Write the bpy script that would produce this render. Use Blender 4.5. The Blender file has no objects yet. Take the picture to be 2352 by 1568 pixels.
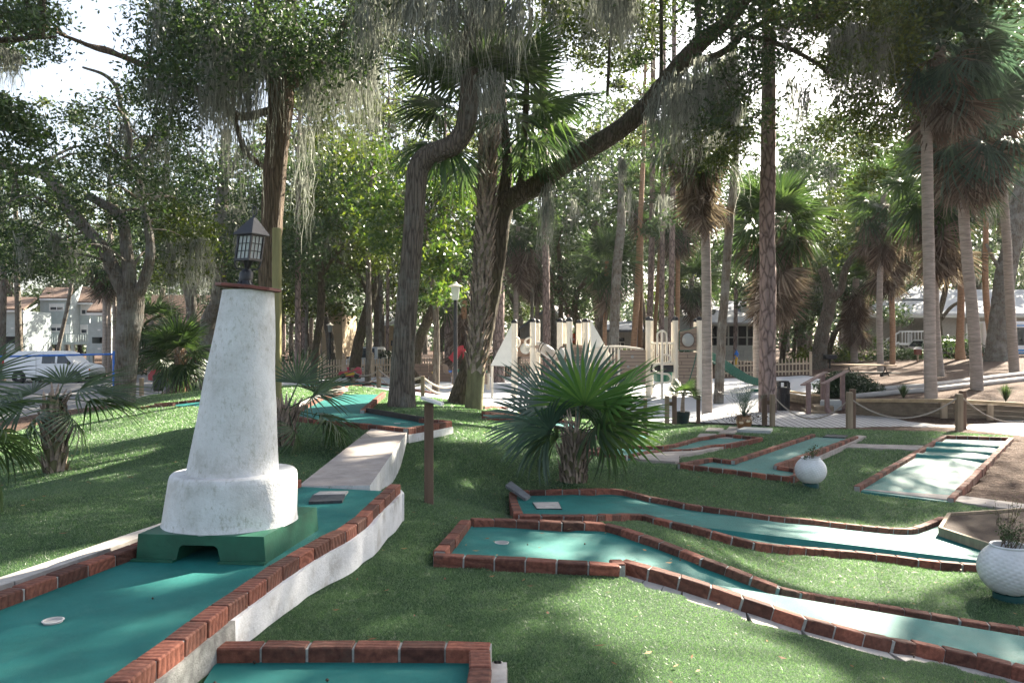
import bpy, bmesh, math, random
import numpy as np
from mathutils import Vector, Matrix, geometry
R = np.random.default_rng(11)
random.seed(5)
sc = bpy.context.scene
C = sc.collection
F, CX, CY, EH = 1829.3, 1176., 784., 1.5
A = np.array
SUN_AZ, SUN_EL = math.radians(40), math.radians(31)
SUN = A([math.sin(SUN_AZ)*math.cos(SUN_EL), math.cos(SUN_AZ)*math.cos(SUN_EL), math.sin(SUN_EL)])

def P(px, py, D):
    return A([(px-CX)*D/F, D, EH-(py-CY)*D/F])

def Pz(px, py, z):
    return P(px, py, F*(EH-z)/(py-CY))

# ------------------------------------------------------------------ terrain
_cp = [Pz(*q) for q in [
 (640,1450,.04),(784,1315,.02),(915,1185,-.02),(1140,1500,.02),(1400,1540,-.02),(1700,1450,-.25),(1700,1560,-.15),(2100,1545,-.5),
 (997,1270,-.08),(1420,1295,-.09),(1568,1322,-.14),(1712,1368,-.3),(1900,1427,-.5),(2318,1518,-.74),
 (1084,1190,-.19),(1391,1198,-.22),(1500,1235,-.29),(1650,1290,-.42),(1812,1352,-.62),(1924,1372,-.68),(2284,1428,-.8),
 (1178,1126,-.46),(1427,1123,-.48),(1568,1155,-.51),(1800,1186,-.7),(2059,1213,-.9),(2190,1184,-.9),
 (1191,1182,-.44),(1478,1180,-.46),(1568,1202,-.49),(1815,1253,-.7),(2067,1277,-.86),(2250,1296,-.9),
 (2318,1376,-.8),(1862,1117,-.6),(1968,1118,-.75),(2183,1143,-.9),(2352,1166,-.95),
 (2165,1000,-.5),(2320,1003,-.52),(1562,1064,-.4),(1815,1095,-.55),(1870,995,-.52),(1965,998,-.52),
 (1355,1030,-.45),(1440,1045,-.45),(1700,995,-.55),(1480,967,-.65),(1750,978,-.65),(2352,1000,-.62),(1315,1105,-.33),
 (985,1157,-.06),(850,1118,.02),(940,1005,.1),(925,938,.12),(1088,952,0),(1060,922,-.05),(1180,945,-.38),(1044,920,-.18),
 (1250,985,-.3),(690,955,.14),(1035,975,.12),(780,885,.1),(310,1240,.2),(0,1345,.22),(400,1150,.2),(250,1100,.1),(0,1140,-.05),
 (130,1020,-.35),(270,932,-.42),(460,900,-.12),(345,908,-.45),(560,950,.12),(1150,875,-.62),(1500,880,-.65),
 (1650,925,-.65),(1820,868,-.6),(1050,910,-.6),(365,898,-1.),(100,880,-1.1),(600,860,-.9),(800,870,-.62),
 (2138,923,-.22),(2243,893,-.05),(2352,865,.1),(2158,863,0),(1990,868,-.08),(2290,825,.4),(2206,827,.35),(1890,842,-.2),
 (1740,960,-.65),(2000,958,-.65),(2352,967,-.65)]]
_cp += [A(q) for q in [(0,-6,.1),(-7,-5,.2),(7,-5,-.7),(-40,90,-.8),(0,90,-.5),(40,90,.4),(-70,140,-.8),(70,140,.3),(0,150,-.5),
        (-9,1,.1),(9,2,-.95),(-60,30,-1.1),(-30,20,-1.1),(45,25,0),(80,60,.4),(-90,80,-1.0)]]
_cp = A(_cp)
def _phi(r2): return .5*r2*np.log(r2+1e-9)
_n = len(_cp)
_q = _cp[:, :2]/20
_K = _phi(((_q[:,None]-_q[None])**2).sum(2)) + np.eye(_n)*.0006
_A = np.zeros((_n+3,_n+3)); _A[:_n,:_n] = _K; _A[:_n,_n] = 1; _A[:_n,_n+1:] = _q; _A[_n,:_n] = 1; _A[_n+1:,:_n] = _q.T
_w = np.linalg.solve(_A, np.r_[_cp[:,2],0,0,0])
def terr(x, y):
    x = np.atleast_1d(np.asarray(x,float)); y = np.atleast_1d(np.asarray(y,float))
    out = np.empty(len(x))
    for s in range(0,len(x),8000):
        q = np.stack([np.clip(x[s:s+8000],-90,90),np.clip(y[s:s+8000],-8,150)],1)/20
        k = _phi(((q[:,None]-_q[None])**2).sum(2))
        out[s:s+8000] = k@_w[:_n]+_w[_n]+q@_w[_n+1:]
    return np.clip(out,-1.3,.7)
def tz(x,y): return float(terr(x,y)[0])
_Ds = np.concatenate([np.arange(2,30,.05),np.arange(30,150,.3)])
def G(px, py, dz=0.):
    z = EH-(py-CY)*_Ds/F
    t = terr((px-CX)*_Ds/F,_Ds)+dz
    i = np.argmax(z<=t)
    if z[i]>t[i]: i = len(_Ds)-1
    if i==0: return P(px,py,_Ds[0])
    a = z[i-1]-t[i-1]; b = z[i]-t[i]
    D = _Ds[i-1]+(_Ds[i]-_Ds[i-1])*(a/(a-b) if a!=b else 0)
    return P(px,py,D)
def B(px, D):                       # ground point in a column of the view at depth D
    x = (px-CX)*D/F
    return A([x,D,tz(x,D)])

# ------------------------------------------------------------------ objects
def org(o):
    v = Vector((0,0,0))
    while o is not None: v = v+o.location; o = o.parent
    return A(v)
def tag(o,label=None,cat=None,group=None,kind=None):
    if label: o['label']=label
    if cat: o['category']=cat
    if group: o['group']=group
    if kind: o['kind']=kind
    return o
def thing(name,label,cat,loc=(0,0,0),group=None):
    o = bpy.data.objects.new(name,None); C.objects.link(o); o.location = Vector(loc); o.empty_display_size=.1
    return tag(o,label,cat,group)
def link(name,me,mats,parent=None,loc=None,smooth=False):
    for m in (mats if isinstance(mats,(list,tuple)) else [mats]): me.materials.append(m)
    o = bpy.data.objects.new(name,me); C.objects.link(o)
    if parent is not None: o.parent = parent
    elif loc is not None: o.location = Vector(loc)
    if smooth: me.polygons.foreach_set('use_smooth',np.ones(len(me.polygons),bool))
    return o
def npmesh(name,V,Q,mats,parent=None,loc=None,smooth=False,T=None,mi=None):
    """V (n,3) world, Q (m,4) quads, T (k,3) triangles"""
    V = np.asarray(V,float).reshape(-1,3)
    base = org(parent) if parent is not None else (A(loc) if loc is not None else np.zeros(3))
    V = V-base
    Q = np.zeros((0,4),int) if Q is None else np.asarray(Q).reshape(-1,4); T = np.zeros((0,3),int) if T is None else np.asarray(T).reshape(-1,3)
    me = bpy.data.meshes.new(name)
    me.vertices.add(len(V)); me.vertices.foreach_set('co',V.astype(np.float32).ravel())
    nl = Q.size+T.size
    me.loops.add(nl); me.loops.foreach_set('vertex_index',np.r_[Q.ravel(),T.ravel()].astype(np.int32))
    me.polygons.add(len(Q)+len(T))
    me.polygons.foreach_set('loop_start',np.r_[np.arange(len(Q))*4,Q.size+np.arange(len(T))*3].astype(np.int32))
    if mi is not None: me.polygons.foreach_set('material_index',np.asarray(mi,np.int32))
    me.update(calc_edges=True); me.validate()
    return link(name,me,mats,parent,loc,smooth)

class MB:
    def __init__(s): s.v=[]; s.f=[]; s.m=[]
    def add(s,V,Fs,mi=0):
        n=len(s.v); s.v += [tuple(map(float,q)) for q in V]; s.f += [tuple(n+i for i in f) for f in Fs]; s.m += [mi]*len(Fs); return s
    def hexa(s,p,mi=0):              # 8 corners: bottom ring ccw, top ring ccw
        return s.add(p,[(3,2,1,0),(4,5,6,7),(0,1,5,4),(1,2,6,5),(2,3,7,6),(3,0,4,7)],mi)
    def box(s,c,d,rz=0,mi=0,M=None,bev=0):
        x,y,z = A(d)/2.
        p = A([(-x,-y,-z),(x,-y,-z),(x,y,-z),(-x,y,-z),(-x,-y,z),(x,-y,z),(x,y,z),(-x,y,z)])
        if bev:
            b=min(bev,x*.9,y*.9,z*.9)
            ring=[(-x+b,-y),(x-b,-y),(x,-y+b),(x,y-b),(x-b,y),(-x+b,y),(-x,y-b),(-x,-y+b)]
            V=[]; 
            for zz,k in ((-z,1-b/max(x,y)),(-z+b,1),(z-b,1),(z,1-b/max(x,y))):
                V+=[(a*k if k==1 else a-np.sign(a)*b*.8,c_*k if k==1 else c_-np.sign(c_)*b*.8,zz) for a,c_ in ring]
            p=A(V); Fs=[tuple(range(7,-1,-1)),tuple(range(24,32))]
            for r in range(3):
                for i in range(8): Fs.append((r*8+i,r*8+(i+1)%8,r*8+8+(i+1)%8,r*8+8+i))
        if M is not None: p = p@A(M).T
        elif rz:
            c_,s_=math.cos(rz),math.sin(rz); p = p@A([[c_,s_,0],[-s_,c_,0],[0,0,1]])
        p = p+A(c)
        if bev: return s.add(p,Fs,mi)
        return s.hexa(p,mi)
    def beam(s,a,b,w,h,mi=0,up=(0,0,1)):   # box from a to b
        a=A(a,float);b=A(b,float);d=b-a;L=np.linalg.norm(d);d=d/L
        u=np.cross(A(up,float),d)
        if np.linalg.norm(u)<1e-4: u=np.cross(A([0.,1,0]),d)
        u/=np.linalg.norm(u); n=np.cross(d,u)
        M=np.stack([d,u,n],1)
        return s.box((a+b)/2,(L,w,h),M=M,mi=mi)
    def tube(s,pts,r,n=8,mi=0,cap=True):
        V,Q=tubearr(pts,r,n); k=len(pts)
        s.add(V,[tuple(q) for q in Q],mi)
        if cap:
            o=len(s.v)-len(V)
            s.f.append(tuple(o+i for i in range(n-1,-1,-1))); s.f.append(tuple(o+(k-1)*n+i for i in range(n))); s.m+=[mi,mi]
        return s
    def lathe(s,prof,c,n=24,mi=0,shear=(0,0),cap=True):
        V=[];a=np.arange(n)*2*math.pi/n
        for r,z in prof:
            V+= [(c[0]+r*math.cos(t)+shear[0]*z,c[1]+r*math.sin(t)+shear[1]*z,c[2]+z) for t in a]
        Fs=[]
        for j in range(len(prof)-1):
            for i in range(n): Fs.append((j*n+i,j*n+(i+1)%n,j*n+n+(i+1)%n,j*n+n+i))
        if cap: Fs+=[tuple(range(n-1,-1,-1)),tuple((len(prof)-1)*n+i for i in range(n))]
        return s.add(V,Fs,mi)
    def prism(s,poly,z0,z1,mi=0,mt=None):      # poly xy ccw
        poly=A(poly,float)[:,:2]
        n=len(poly); z0=np.broadcast_to(z0,n); z1=np.broadcast_to(z1,n)
        if sum(poly[i-1][0]*poly[i][1]-poly[i][0]*poly[i-1][1] for i in range(n))<0: poly=poly[::-1]; z0=z0[::-1]; z1=z1[::-1]
        V=[(*poly[i],z0[i]) for i in range(n)]+[(*poly[i],z1[i]) for i in range(n)]
        s.add(V,[(i,(i+1)%n,n+(i+1)%n,n+i) for i in range(n)],mi)
        tr=geometry.tessellate_polygon([[Vector((*q,0)) for q in poly]])
        o=len(s.v)-2*n
        for t in tr:
            t=list(t)
            a,b,c=[poly[i] for i in t]
            if (b[0]-a[0])*(c[1]-a[1])-(b[1]-a[1])*(c[0]-a[0])<0: t=t[::-1]
            s.f.append(tuple(o+n+i for i in t)); s.m.append(mi if mt is None else mt)
            s.f.append(tuple(o+i for i in t[::-1])); s.m.append(mi)
        return s
    def slab(s,poly,n,t,mi=0):                  # planar polygon in 3D thickened along n
        poly=A(poly,float); n=A(n,float)*t; k=len(poly)
        s.add(np.r_[poly,poly+n],[tuple(range(k-1,-1,-1)),tuple(range(k,2*k))]+[(i,(i+1)%k,k+(i+1)%k,k+i) for i in range(k)],mi)
        return s
    def build(s,name,mats,parent=None,loc=None,smooth=False,fix=True):
        base = org(parent) if parent is not None else (A(loc) if loc is not None else np.zeros(3))
        me=bpy.data.meshes.new(name)
        me.from_pydata([tuple(A(q)-base) for q in s.v],[],s.f)
        me.polygons.foreach_set('material_index',A(s.m,dtype=np.int32))
        if fix:
            bm=bmesh.new(); bm.from_mesh(me); bmesh.ops.recalc_face_normals(bm,faces=bm.faces); bm.to_mesh(me); bm.free()
        me.update()
        o=link(name,me,mats,parent,loc,False)
        if smooth:
            me.polygons.foreach_set('use_smooth',np.ones(len(me.polygons),bool))
            try: me.set_sharp_from_angle(angle=math.radians(40))
            except Exception: pass
        return o

def tubearr(pts,r,n=10,noise=0.,lobes=0,seed=0):
    pts=A(pts,float); k=len(pts); r=np.broadcast_to(r,k).astype(float)
    t=np.gradient(pts,axis=0); t/=np.linalg.norm(t,axis=1)[:,None]+1e-9
    u=np.cross(t[0],[0,1.,0.]) if abs(t[0][1])<.9 else np.cross(t[0],[1.,0,0])
    u/=np.linalg.norm(u); V=[]; a=np.arange(n)*2*math.pi/n
    g=np.random.default_rng(seed)
    ph=g.uniform(0,6.28,8); low=0
    for i in range(k):
        u=u-t[i]*np.dot(u,t[i]); u/=np.linalg.norm(u); w=np.cross(t[i],u)
        rr=np.full(n,r[i])
        if noise:
            rr=rr*(1+noise*(np.sin(3*a+ph[0]+i*.35)*.35+np.sin(5*a+ph[1]-i*.27)*.3+g.normal(0,.35,n)))
        V.append(pts[i]+np.outer(rr*np.cos(a),u)+np.outer(rr*np.sin(a),w))
    V=np.concatenate(V)
    i=np.arange(k-1)[:,None]*n; j=np.arange(n)[None]; j2=(j+1)%n
    Q=np.stack([i+j,i+j2,i+n+j2,i+n+j],2).reshape(-1,4)
    return V,Q
def spline(pts,m=6):
    pts=A(pts,float); q=np.r_[[2*pts[0]-pts[1]],pts,[2*pts[-1]-pts[-2]]]; out=[]
    for i in range(1,len(q)-2):
        for t in np.arange(m)/m:
            a,b,c,d=q[i-1:i+3]
            out.append(.5*(2*b+(c-a)*t+(2*a-5*b+4*c-d)*t*t+(3*b-a-3*c+d)*t**3))
    out.append(pts[-1]); return A(out)
class Acc:                     # accumulates quad arrays
    def __init__(s): s.V=[];s.Q=[];s.n=0
    def add(s,V,Q):
        s.V.append(V); s.Q.append(np.asarray(Q)+s.n); s.n+=len(V)
    def get(s): return np.concatenate(s.V),np.concatenate(s.Q)
    def build(s,name,mat,parent,smooth=False): 
        if s.n==0: return None
        return npmesh(name,*s.get(),mat,parent,smooth=smooth)

def inpoly(x,y,poly):
    x=np.asarray(x);y=np.asarray(y);c=np.zeros(x.shape,bool);n=len(poly)
    for i in range(n):
        x0,y0=poly[i][:2];x1,y1=poly[i-1][:2]
        if y0==y1: continue
        c^=((y0>y)!=(y1>y))&(x<(x1-x0)*(y-y0)/(y1-y0)+x0)
    return c

# ------------------------------------------------------------------ materials
def nmat(name):
    m=bpy.data.materials.new(name); m.use_nodes=True; nt=m.node_tree; b=nt.nodes['Principled BSDF']; return m,nt,b
def N(nt,t,**k):
    n=nt.nodes.new(t)
    for a,v in k.items(): setattr(n,a,v)
    return n
def noise(nt,vec,scale,detail=4,rough=.6):
    n=N(nt,'ShaderNodeTexNoise'); n.inputs['Scale'].default_value=scale; n.inputs['Detail'].default_value=detail; n.inputs['Roughness'].default_value=rough
    nt.links.new(vec,n.inputs['Vector']); return n.outputs['Fac']
def ramp(nt,fac,stops):
    r=N(nt,'ShaderNodeValToRGB'); e=r.color_ramp.elements
    while len(e)<len(stops): e.new(.5)
    for q,(p,c) in zip(e,stops): q.position=p; q.color=(*c,1)
    nt.links.new(fac,r.inputs['Fac']); return r.outputs['Color']
def mix(nt,f,a,b,mode='MIX'):
    n=N(nt,'ShaderNodeMix',data_type='RGBA',blend_type=mode)
    for s,v in ((n.inputs['Factor'],f),(n.inputs['A'],a),(n.inputs['B'],b)):
        if hasattr(v,'is_linked'): nt.links.new(v,s)
        elif isinstance(v,(int,float)): s.default_value=v
        else: s.default_value=(*v,1)
    return n.outputs['Result']
def coord(nt,scale=None,kind='Object',rot=None):
    t=N(nt,'ShaderNodeTexCoord'); o=t.outputs[kind]
    if scale or rot:
        mp=N(nt,'ShaderNodeMapping'); 
        if scale: mp.inputs['Scale'].default_value=scale
        if rot: mp.inputs['Rotation'].default_value=rot
        nt.links.new(o,mp.inputs['Vector']); o=mp.outputs['Vector']
    return o
def bump(nt,h,b,dist=.01,strength=.6):
    n=N(nt,'ShaderNodeBump'); n.inputs['Distance'].default_value=dist; n.inputs['Strength'].default_value=strength
    nt.links.new(h,n.inputs['Height']); nt.links.new(n.outputs['Normal'],b.inputs['Normal'])
def M(name,c,rough=.8,var=.25,scale=6,bscale=40,bdist=.004,spec=.3,metal=0,stops=None,aniso=None,isl=0.):
    m,nt,b=nmat(name); v=coord(nt,aniso)
    c=A(c,float)
    f=noise(nt,v,scale,6,.65)
    col=ramp(nt,f,stops or [(.3,tuple(c*(1-var))),(.7,tuple(np.minimum(c*(1+var),1)))])
    if isl:
        g=N(nt,'ShaderNodeNewGeometry')
        col=mix(nt,1.,col,ramp(nt,g.outputs['Random Per Island'],[(0,(1-isl,)*3),(1,(1,1,1))]),'MULTIPLY')
    nt.links.new(col,b.inputs['Base Color'])
    b.inputs['Roughness'].default_value=rough; b.inputs['Specular IOR Level'].default_value=spec; b.inputs['Metallic'].default_value=metal
    if bdist: bump(nt,noise(nt,v,bscale,5,.7),b,bdist)
    return m
def leafmat(name,c0,c1,c2,trans=.4,rough=.45,spec=.35,tcol=1.6,tb=.55):
    m,nt,b=nmat(name)
    g=N(nt,'ShaderNodeNewGeometry')
    col=ramp(nt,g.outputs['Random Per Island'],[(0,c0),(.55,c1),(1,c2)])
    nt.links.new(col,b.inputs['Base Color']); b.inputs['Roughness'].default_value=rough; b.inputs['Specular IOR Level'].default_value=spec
    t=N(nt,'ShaderNodeBsdfTranslucent')
    tc=mix(nt,1.,col,(tcol,tcol*1.05,tcol*tb),'MULTIPLY'); nt.links.new(tc,t.inputs['Color'])
    x=N(nt,'ShaderNodeMixShader'); x.inputs[0].default_value=trans
    nt.links.new(b.outputs[0],x.inputs[1]); nt.links.new(t.outputs[0],x.inputs[2])
    nt.links.new(x.outputs[0],nt.nodes['Material Output'].inputs['Surface'])
    if name=='turf_blade': b.inputs['IOR'].default_value=1.7
    return m
def barkmat(name,dark,light,lichen=None,sz=22,zs=.22,dist=.03,lich=.55):
    m,nt,b=nmat(name)
    v=coord(nt,(1,1,zs))
    vo=N(nt,'ShaderNodeTexVoronoi',feature='DISTANCE_TO_EDGE'); vo.inputs['Scale'].default_value=sz
    w=N(nt,'ShaderNodeVectorMath',operation='ADD'); nt.links.new(v,w.inputs[0])
    nn=N(nt,'ShaderNodeTexNoise'); nn.inputs['Scale'].default_value=sz*.6; nt.links.new(v,nn.inputs['Vector'])
    sc_=N(nt,'ShaderNodeVectorMath',operation='SCALE'); sc_.inputs['Scale'].default_value=.05; nt.links.new(nn.outputs['Color'],sc_.inputs[0]); nt.links.new(sc_.outputs[0],w.inputs[1])
    nt.links.new(w.outputs[0],vo.inputs['Vector'])
    h=N(nt,'ShaderNodeMath',operation='MULTIPLY',use_clamp=True); h.inputs[1].default_value=3.; nt.links.new(vo.outputs['Distance'],h.inputs[0])
    f2=noise(nt,v,sz*2.5,5,.7)
    hh=N(nt,'ShaderNodeMath',operation='ADD'); nt.links.new(h.outputs[0],hh.inputs[0]); nt.links.new(f2,hh.inputs[1])
    col=ramp(nt,hh.outputs[0],[(.25,dark),(1.,light)])
    if lichen:
        lf=noise(nt,coord(nt),2.2,6,.7)
        lm=ramp(nt,lf,[(lich-.08,(0,0,0)),(lich+.12,(1,1,1))]); 
        fm=N(nt,'ShaderNodeMath',operation='MULTIPLY'); nt.links.new(lm,fm.inputs[0]); fm.inputs[1].default_value=.75
        col=mix(nt,fm.outputs[0],col,lichen)
    nt.links.new(col,b.inputs['Base Color']); b.inputs['Roughness'].default_value=.9; b.inputs['Specular IOR Level'].default_value=.2
    bump(nt,hh.outputs[0],b,dist,.9)
    return m
mt={}
def stucco(name):
    m,nt,b=nmat(name); v=coord(nt)
    f=noise(nt,v,2.6,8,.72); c=ramp(nt,f,[(.3,(.37,.37,.345)),(.45,(.55,.55,.545)),(.6,(.65,.655,.66))])
    s=noise(nt,coord(nt,(1,1,.5)),42,8,.8); msk=ramp(nt,s,[(.52,(0,0,0)),(.66,(.85,.85,.85))])
    g=noise(nt,v,4,4,.6); mm=mix(nt,1.,msk,ramp(nt,g,[(.36,(.12,.12,.12)),(.58,(1,1,1))]),'MULTIPLY'); c=mix(nt,mm,c,(.27,.265,.2))
    fine=noise(nt,v,75,5,.7); c=mix(nt,ramp(nt,fine,[(.66,(0,0,0)),(.74,(.5,.5,.5))]),c,(.4,.4,.38))
    nt.links.new(c,b.inputs['Base Color']); b.inputs['Roughness'].default_value=.75
    a=N(nt,'ShaderNodeMath',operation='MULTIPLY_ADD'); nt.links.new(fine,a.inputs[0]); a.inputs[1].default_value=.5; nt.links.new(noise(nt,v,12,4,.6),a.inputs[2])
    bump(nt,a.outputs[0],b,.012,.7); return m
mt['white_stucco']=stucco('white_stucco')
mt['concrete']=M('concrete',(.4,.37,.34),.85,.3,9,120,.004)
mt['path_concrete']=M('path_concrete',(.33,.29,.265),.85,.25,5,160,.004)
mt['green_paint']=M('green_paint',(.012,.085,.05),.45,.3,5,40,.003,.5)
mt['red_paint']=M('red_paint',(.13,.042,.03),.6,.35,12,40,.002)
mt['black_metal']=M('black_metal',(.009,.01,.014),.45,.4,12,60,.001,.5)
mt['mortar']=M('mortar',(.3,.3,.285),.9,.25,30,150,.002)
mt['cream']=M('cream_paint',(.72,.66,.56),.45,.06,4,30,0,.5)
mt['sail']=M('sail_panel',(.72,.72,.68),.55,.06,3,30,.001)
mt['tan_plastic']=M('tan_plastic',(.3,.225,.175),.5,.08,3,90,.001,.45)
mt['brown_plastic']=M('brown_plastic',(.16,.11,.085),.5,.1,3,60,0)
mt['groove']=M('groove',(.05,.04,.035),.7,.1,3,60,0)
mt['slide_green']=M('slide_green',(.012,.11,.075),.35,.1,3,60,0,.5)
mt['slide_grey']=M('slide_grey',(.3,.29,.28),.4,.08,3,60,0,.5)
mt['red_plastic']=M('red_plastic',(.5,.03,.05),.35,.1,3,60,0,.5)
mt['pink_plastic']=M('pink_plastic',(.5,.045,.09),.4,.1,3,60,0,.5)
mt['yellow']=M('yellow_paint',(.6,.36,.03),.4,.1,3,60,0,.5)
mt['blue']=M('blue_paint',(.02,.14,.5),.4,.1,3,60,0,.5)
mt['wood_post']=M('weathered_wood',(.25,.19,.13),.85,.35,9,40,.006,aniso=(1,1,.12))
mt['brown_wood']=M('brown_wood',(.13,.085,.06),.8,.35,9,40,.006,aniso=(1,1,.12))
mt['dark_wood']=M('dark_wood',(.035,.03,.028),.8,.3,9,40,.004)
mt['green_wood']=M('treated_wood',(.22,.2,.09),.85,.3,9,40,.006,aniso=(1,1,.1))
mt['wall_wood']=M('wall_timber',(.3,.22,.13),.85,.35,7,40,.006,aniso=(.15,1,1))
mt['wall_wood_dark']=M('wall_timber_dark',(.13,.1,.07),.85,.35,7,40,.006,aniso=(.15,1,1))
mt['log']=M('grey_log',(.38,.36,.35),.85,.3,7,40,.006,aniso=(.15,1,1))
mt['grey_board']=M('grey_board',(.36,.37,.36),.75,.3,9,60,.004,aniso=(.2,1,1))
mt['picket']=M('picket_paint',(.5,.4,.3),.75,.15,6,40,.001)
mt['rope']=M('rope',(.3,.26,.22),.9,.25,60,200,.004)
mt['black_plastic']=M('black_plastic',(.012,.012,.016),.45,.3,4,60,.001,.5)
mt['dark_slab']=M('dark_slab',(.14,.145,.15),.8,.3,9,60,.004)
mt['rubber']=M('rubber_mat',(.06,.065,.07),.8,.35,30,200,.003)
mt['pot_green']=M('pot_plastic',(.02,.035,.033),.5,.3,5,60,.001,.4)
mt['pot_brown']=M('glazed_pot',(.2,.1,.04),.35,.45,8,60,.002,.5)
mt['pot_spot']=M('pot_spot',(.55,.45,.3),.4,.15,8,60,0)
mt['ball_white']=M('golfball_paint',(.6,.6,.61),.5,.1,3,60,.001,stops=[(.3,(.5,.5,.49)),(.55,(.66,.66,.67))])
mt['soil']=M('soil',(.042,.026,.019),.95,.5,25,120,.015)
mt['glass_dark']=M('dark_glass',(.015,.02,.025),.08,.2,2,10,0,.6)
mt['white_car']=M('white_car_paint',(.75,.75,.77),.3,.03,2,30,0,.5)
mt['silver_car']=M('silver_car_paint',(.4,.41,.42),.3,.05,2,30,0,.5)
mt['red_car']=M('red_car_paint',(.28,.015,.025),.3,.05,2,30,0,.5)
mt['tyre']=M('tyre_rubber',(.02,.02,.02),.85,.2,10,60,.002)
mt['rim']=M('rim_metal',(.4,.4,.42),.35,.1,3,30,0,.5,.6)
mt['red_light']=M('tail_light',(.5,.02,.02),.25,.1,3,30,0,.5)
mt['orange_light']=M('turn_light',(.7,.2,.02),.3,.1,3,30,0,.5)
mt['stripe_blue']=M('stripe_blue',(.03,.26,.6),.4,.05,2,30,0,.5)
mt['hydrant_blue']=mt['blue']
mt['white_trim']=M('white_trim',(.72,.72,.72),.6,.05,3,30,0)
mt['window_glass']=M('window_glass',(.05,.06,.075),.12,.3,1,30,0,.6)
mt['screen_and_shade']=M('screen_mesh_and_shade',(.018,.018,.02),.7,.15,4,30,0)  # near-black for porch screens and for sheets standing in for shade
mt['tan_wall']=M('tan_wall',(.34,.25,.15),.85,.1,3,30,0)
mt['roof_brown']=M('roof_brown',(.13,.085,.065),.9,.35,9,30,.02)
mt['roof_grey']=M('roof_grey',(.42,.42,.43),.8,.15,6,30,.01)
mt['roof_blue']=M('roof_slate',(.13,.15,.19),.85,.25,6,30,.02)
mt['leafb_bark']=None
def siding(name,c,axis='Z',pitch=.16,depth=.02,rot=None):
    m,nt,b=nmat(name); v=coord(nt,rot=rot)
    w=N(nt,'ShaderNodeTexWave',bands_direction=axis,wave_profile='SAW'); w.inputs['Scale'].default_value=.314/pitch*1.0; nt.links.new(v,w.inputs['Vector'])
    c=A(c); f=noise(nt,v,2.5,5)
    col=ramp(nt,f,[(.3,tuple(c*.88)),(.7,tuple(c*1.1))])
    col=mix(nt,1.,col,ramp(nt,w.outputs['Fac'],[(0,(.6,.6,.6)),(.1,(1,1,1))]),'MULTIPLY')
    nt.links.new(col,b.inputs['Base Color']); b.inputs['Roughness'].default_value=.8
    bump(nt,w.outputs['Fac'],b,depth,.7); return m
mt['siding_blue']=siding('blue_grey_siding',(.42,.48,.49),'Z',.2,.03)
mt['siding_grey']=siding('grey_siding',(.3,.29,.265),'X',.25,.02)
mt['siding_tan']=siding('tan_siding',(.36,.28,.18),'X',.25,.02)
mt['siding_pale']=siding('pale_siding',(.46,.46,.42),'Z',.2,.02)
mt['siding_diag']=siding('diagonal_siding',(.27,.25,.22),'Z',.25,.02,rot=(0,.7,0))
# brick
def brickmat():
    m,nt,b=nmat('red_brick'); v=coord(nt)
    g=N(nt,'ShaderNodeNewGeometry')
    f=noise(nt,v,35,6,.7)
    c=ramp(nt,f,[(.3,(.11,.04,.029)),(.55,(.21,.08,.054)),(.75,(.28,.125,.088))])
    c=mix(nt,1.,c,ramp(nt,g.outputs['Random Per Island'],[(0,(.45,.48,.5)),(.35,(.8,.85,.85)),(.7,(1.05,.98,.95)),(1,(1.4,1.25,1.15))]),'MULTIPLY')
    w=N(nt,'ShaderNodeTexWave',wave_type='RINGS'); w.inputs['Scale'].default_value=9; w.inputs['Distortion'].default_value=5; w.inputs['Detail'].default_value=3; nt.links.new(v,w.inputs['Vector'])
    c=mix(nt,1.,c,ramp(nt,w.outputs['Fac'],[(0,(.7,.68,.68)),(.35,(1,1,1))]),'MULTIPLY')
    st=noise(nt,v,6,6,.75); c=mix(nt,ramp(nt,st,[(.56,(0,0,0)),(.72,(.55,.55,.55))]),c,(.075,.06,.05))
    nt.links.new(c,b.inputs['Base Color']); b.inputs['Roughness'].default_value=.8; b.inputs['Specular IOR Level'].default_value=.3
    hs=N(nt,'ShaderNodeMath',operation='ADD'); nt.links.new(w.outputs['Fac'],hs.inputs[0]); nt.links.new(noise(nt,v,90,5,.7),hs.inputs[1])
    bump(nt,hs.outputs[0],b,.004,.7); return m
mt['brick']=brickmat()
def carpetmat():
    m,nt,b=nmat('teal_carpet'); v=coord(nt)
    f=noise(nt,v,3,6,.6); fine=noise(nt,v,420,3,.8)
    c=ramp(nt,f,[(.3,(.008,.115,.104)),(.7,(.016,.178,.162))])
    c=mix(nt,1.,c,ramp(nt,fine,[(.3,(.62,.62,.62)),(.7,(1.3,1.3,1.3))]),'MULTIPLY')
    c=mix(nt,ramp(nt,noise(nt,v,9,7,.8),[(.5,(0,0,0)),(.7,(.8,.8,.8))]),c,(.03,.16,.145))
    c=mix(nt,ramp(nt,noise(nt,v,1.7,5,.7),[(.5,(0,0,0)),(.7,(.55,.55,.55))]),c,(.004,.1,.1))
    c=mix(nt,ramp(nt,noise(nt,v,95,4,.8),[(.66,(0,0,0)),(.72,(.6,.6,.6))]),c,(.1,.2,.17))
    nt.links.new(c,b.inputs['Base Color']); b.inputs['Roughness'].default_value=.6; b.inputs['Specular IOR Level'].default_value=.22
    bump(nt,fine,b,.004,.8); return m
mt['carpet']=carpetmat()
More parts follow.
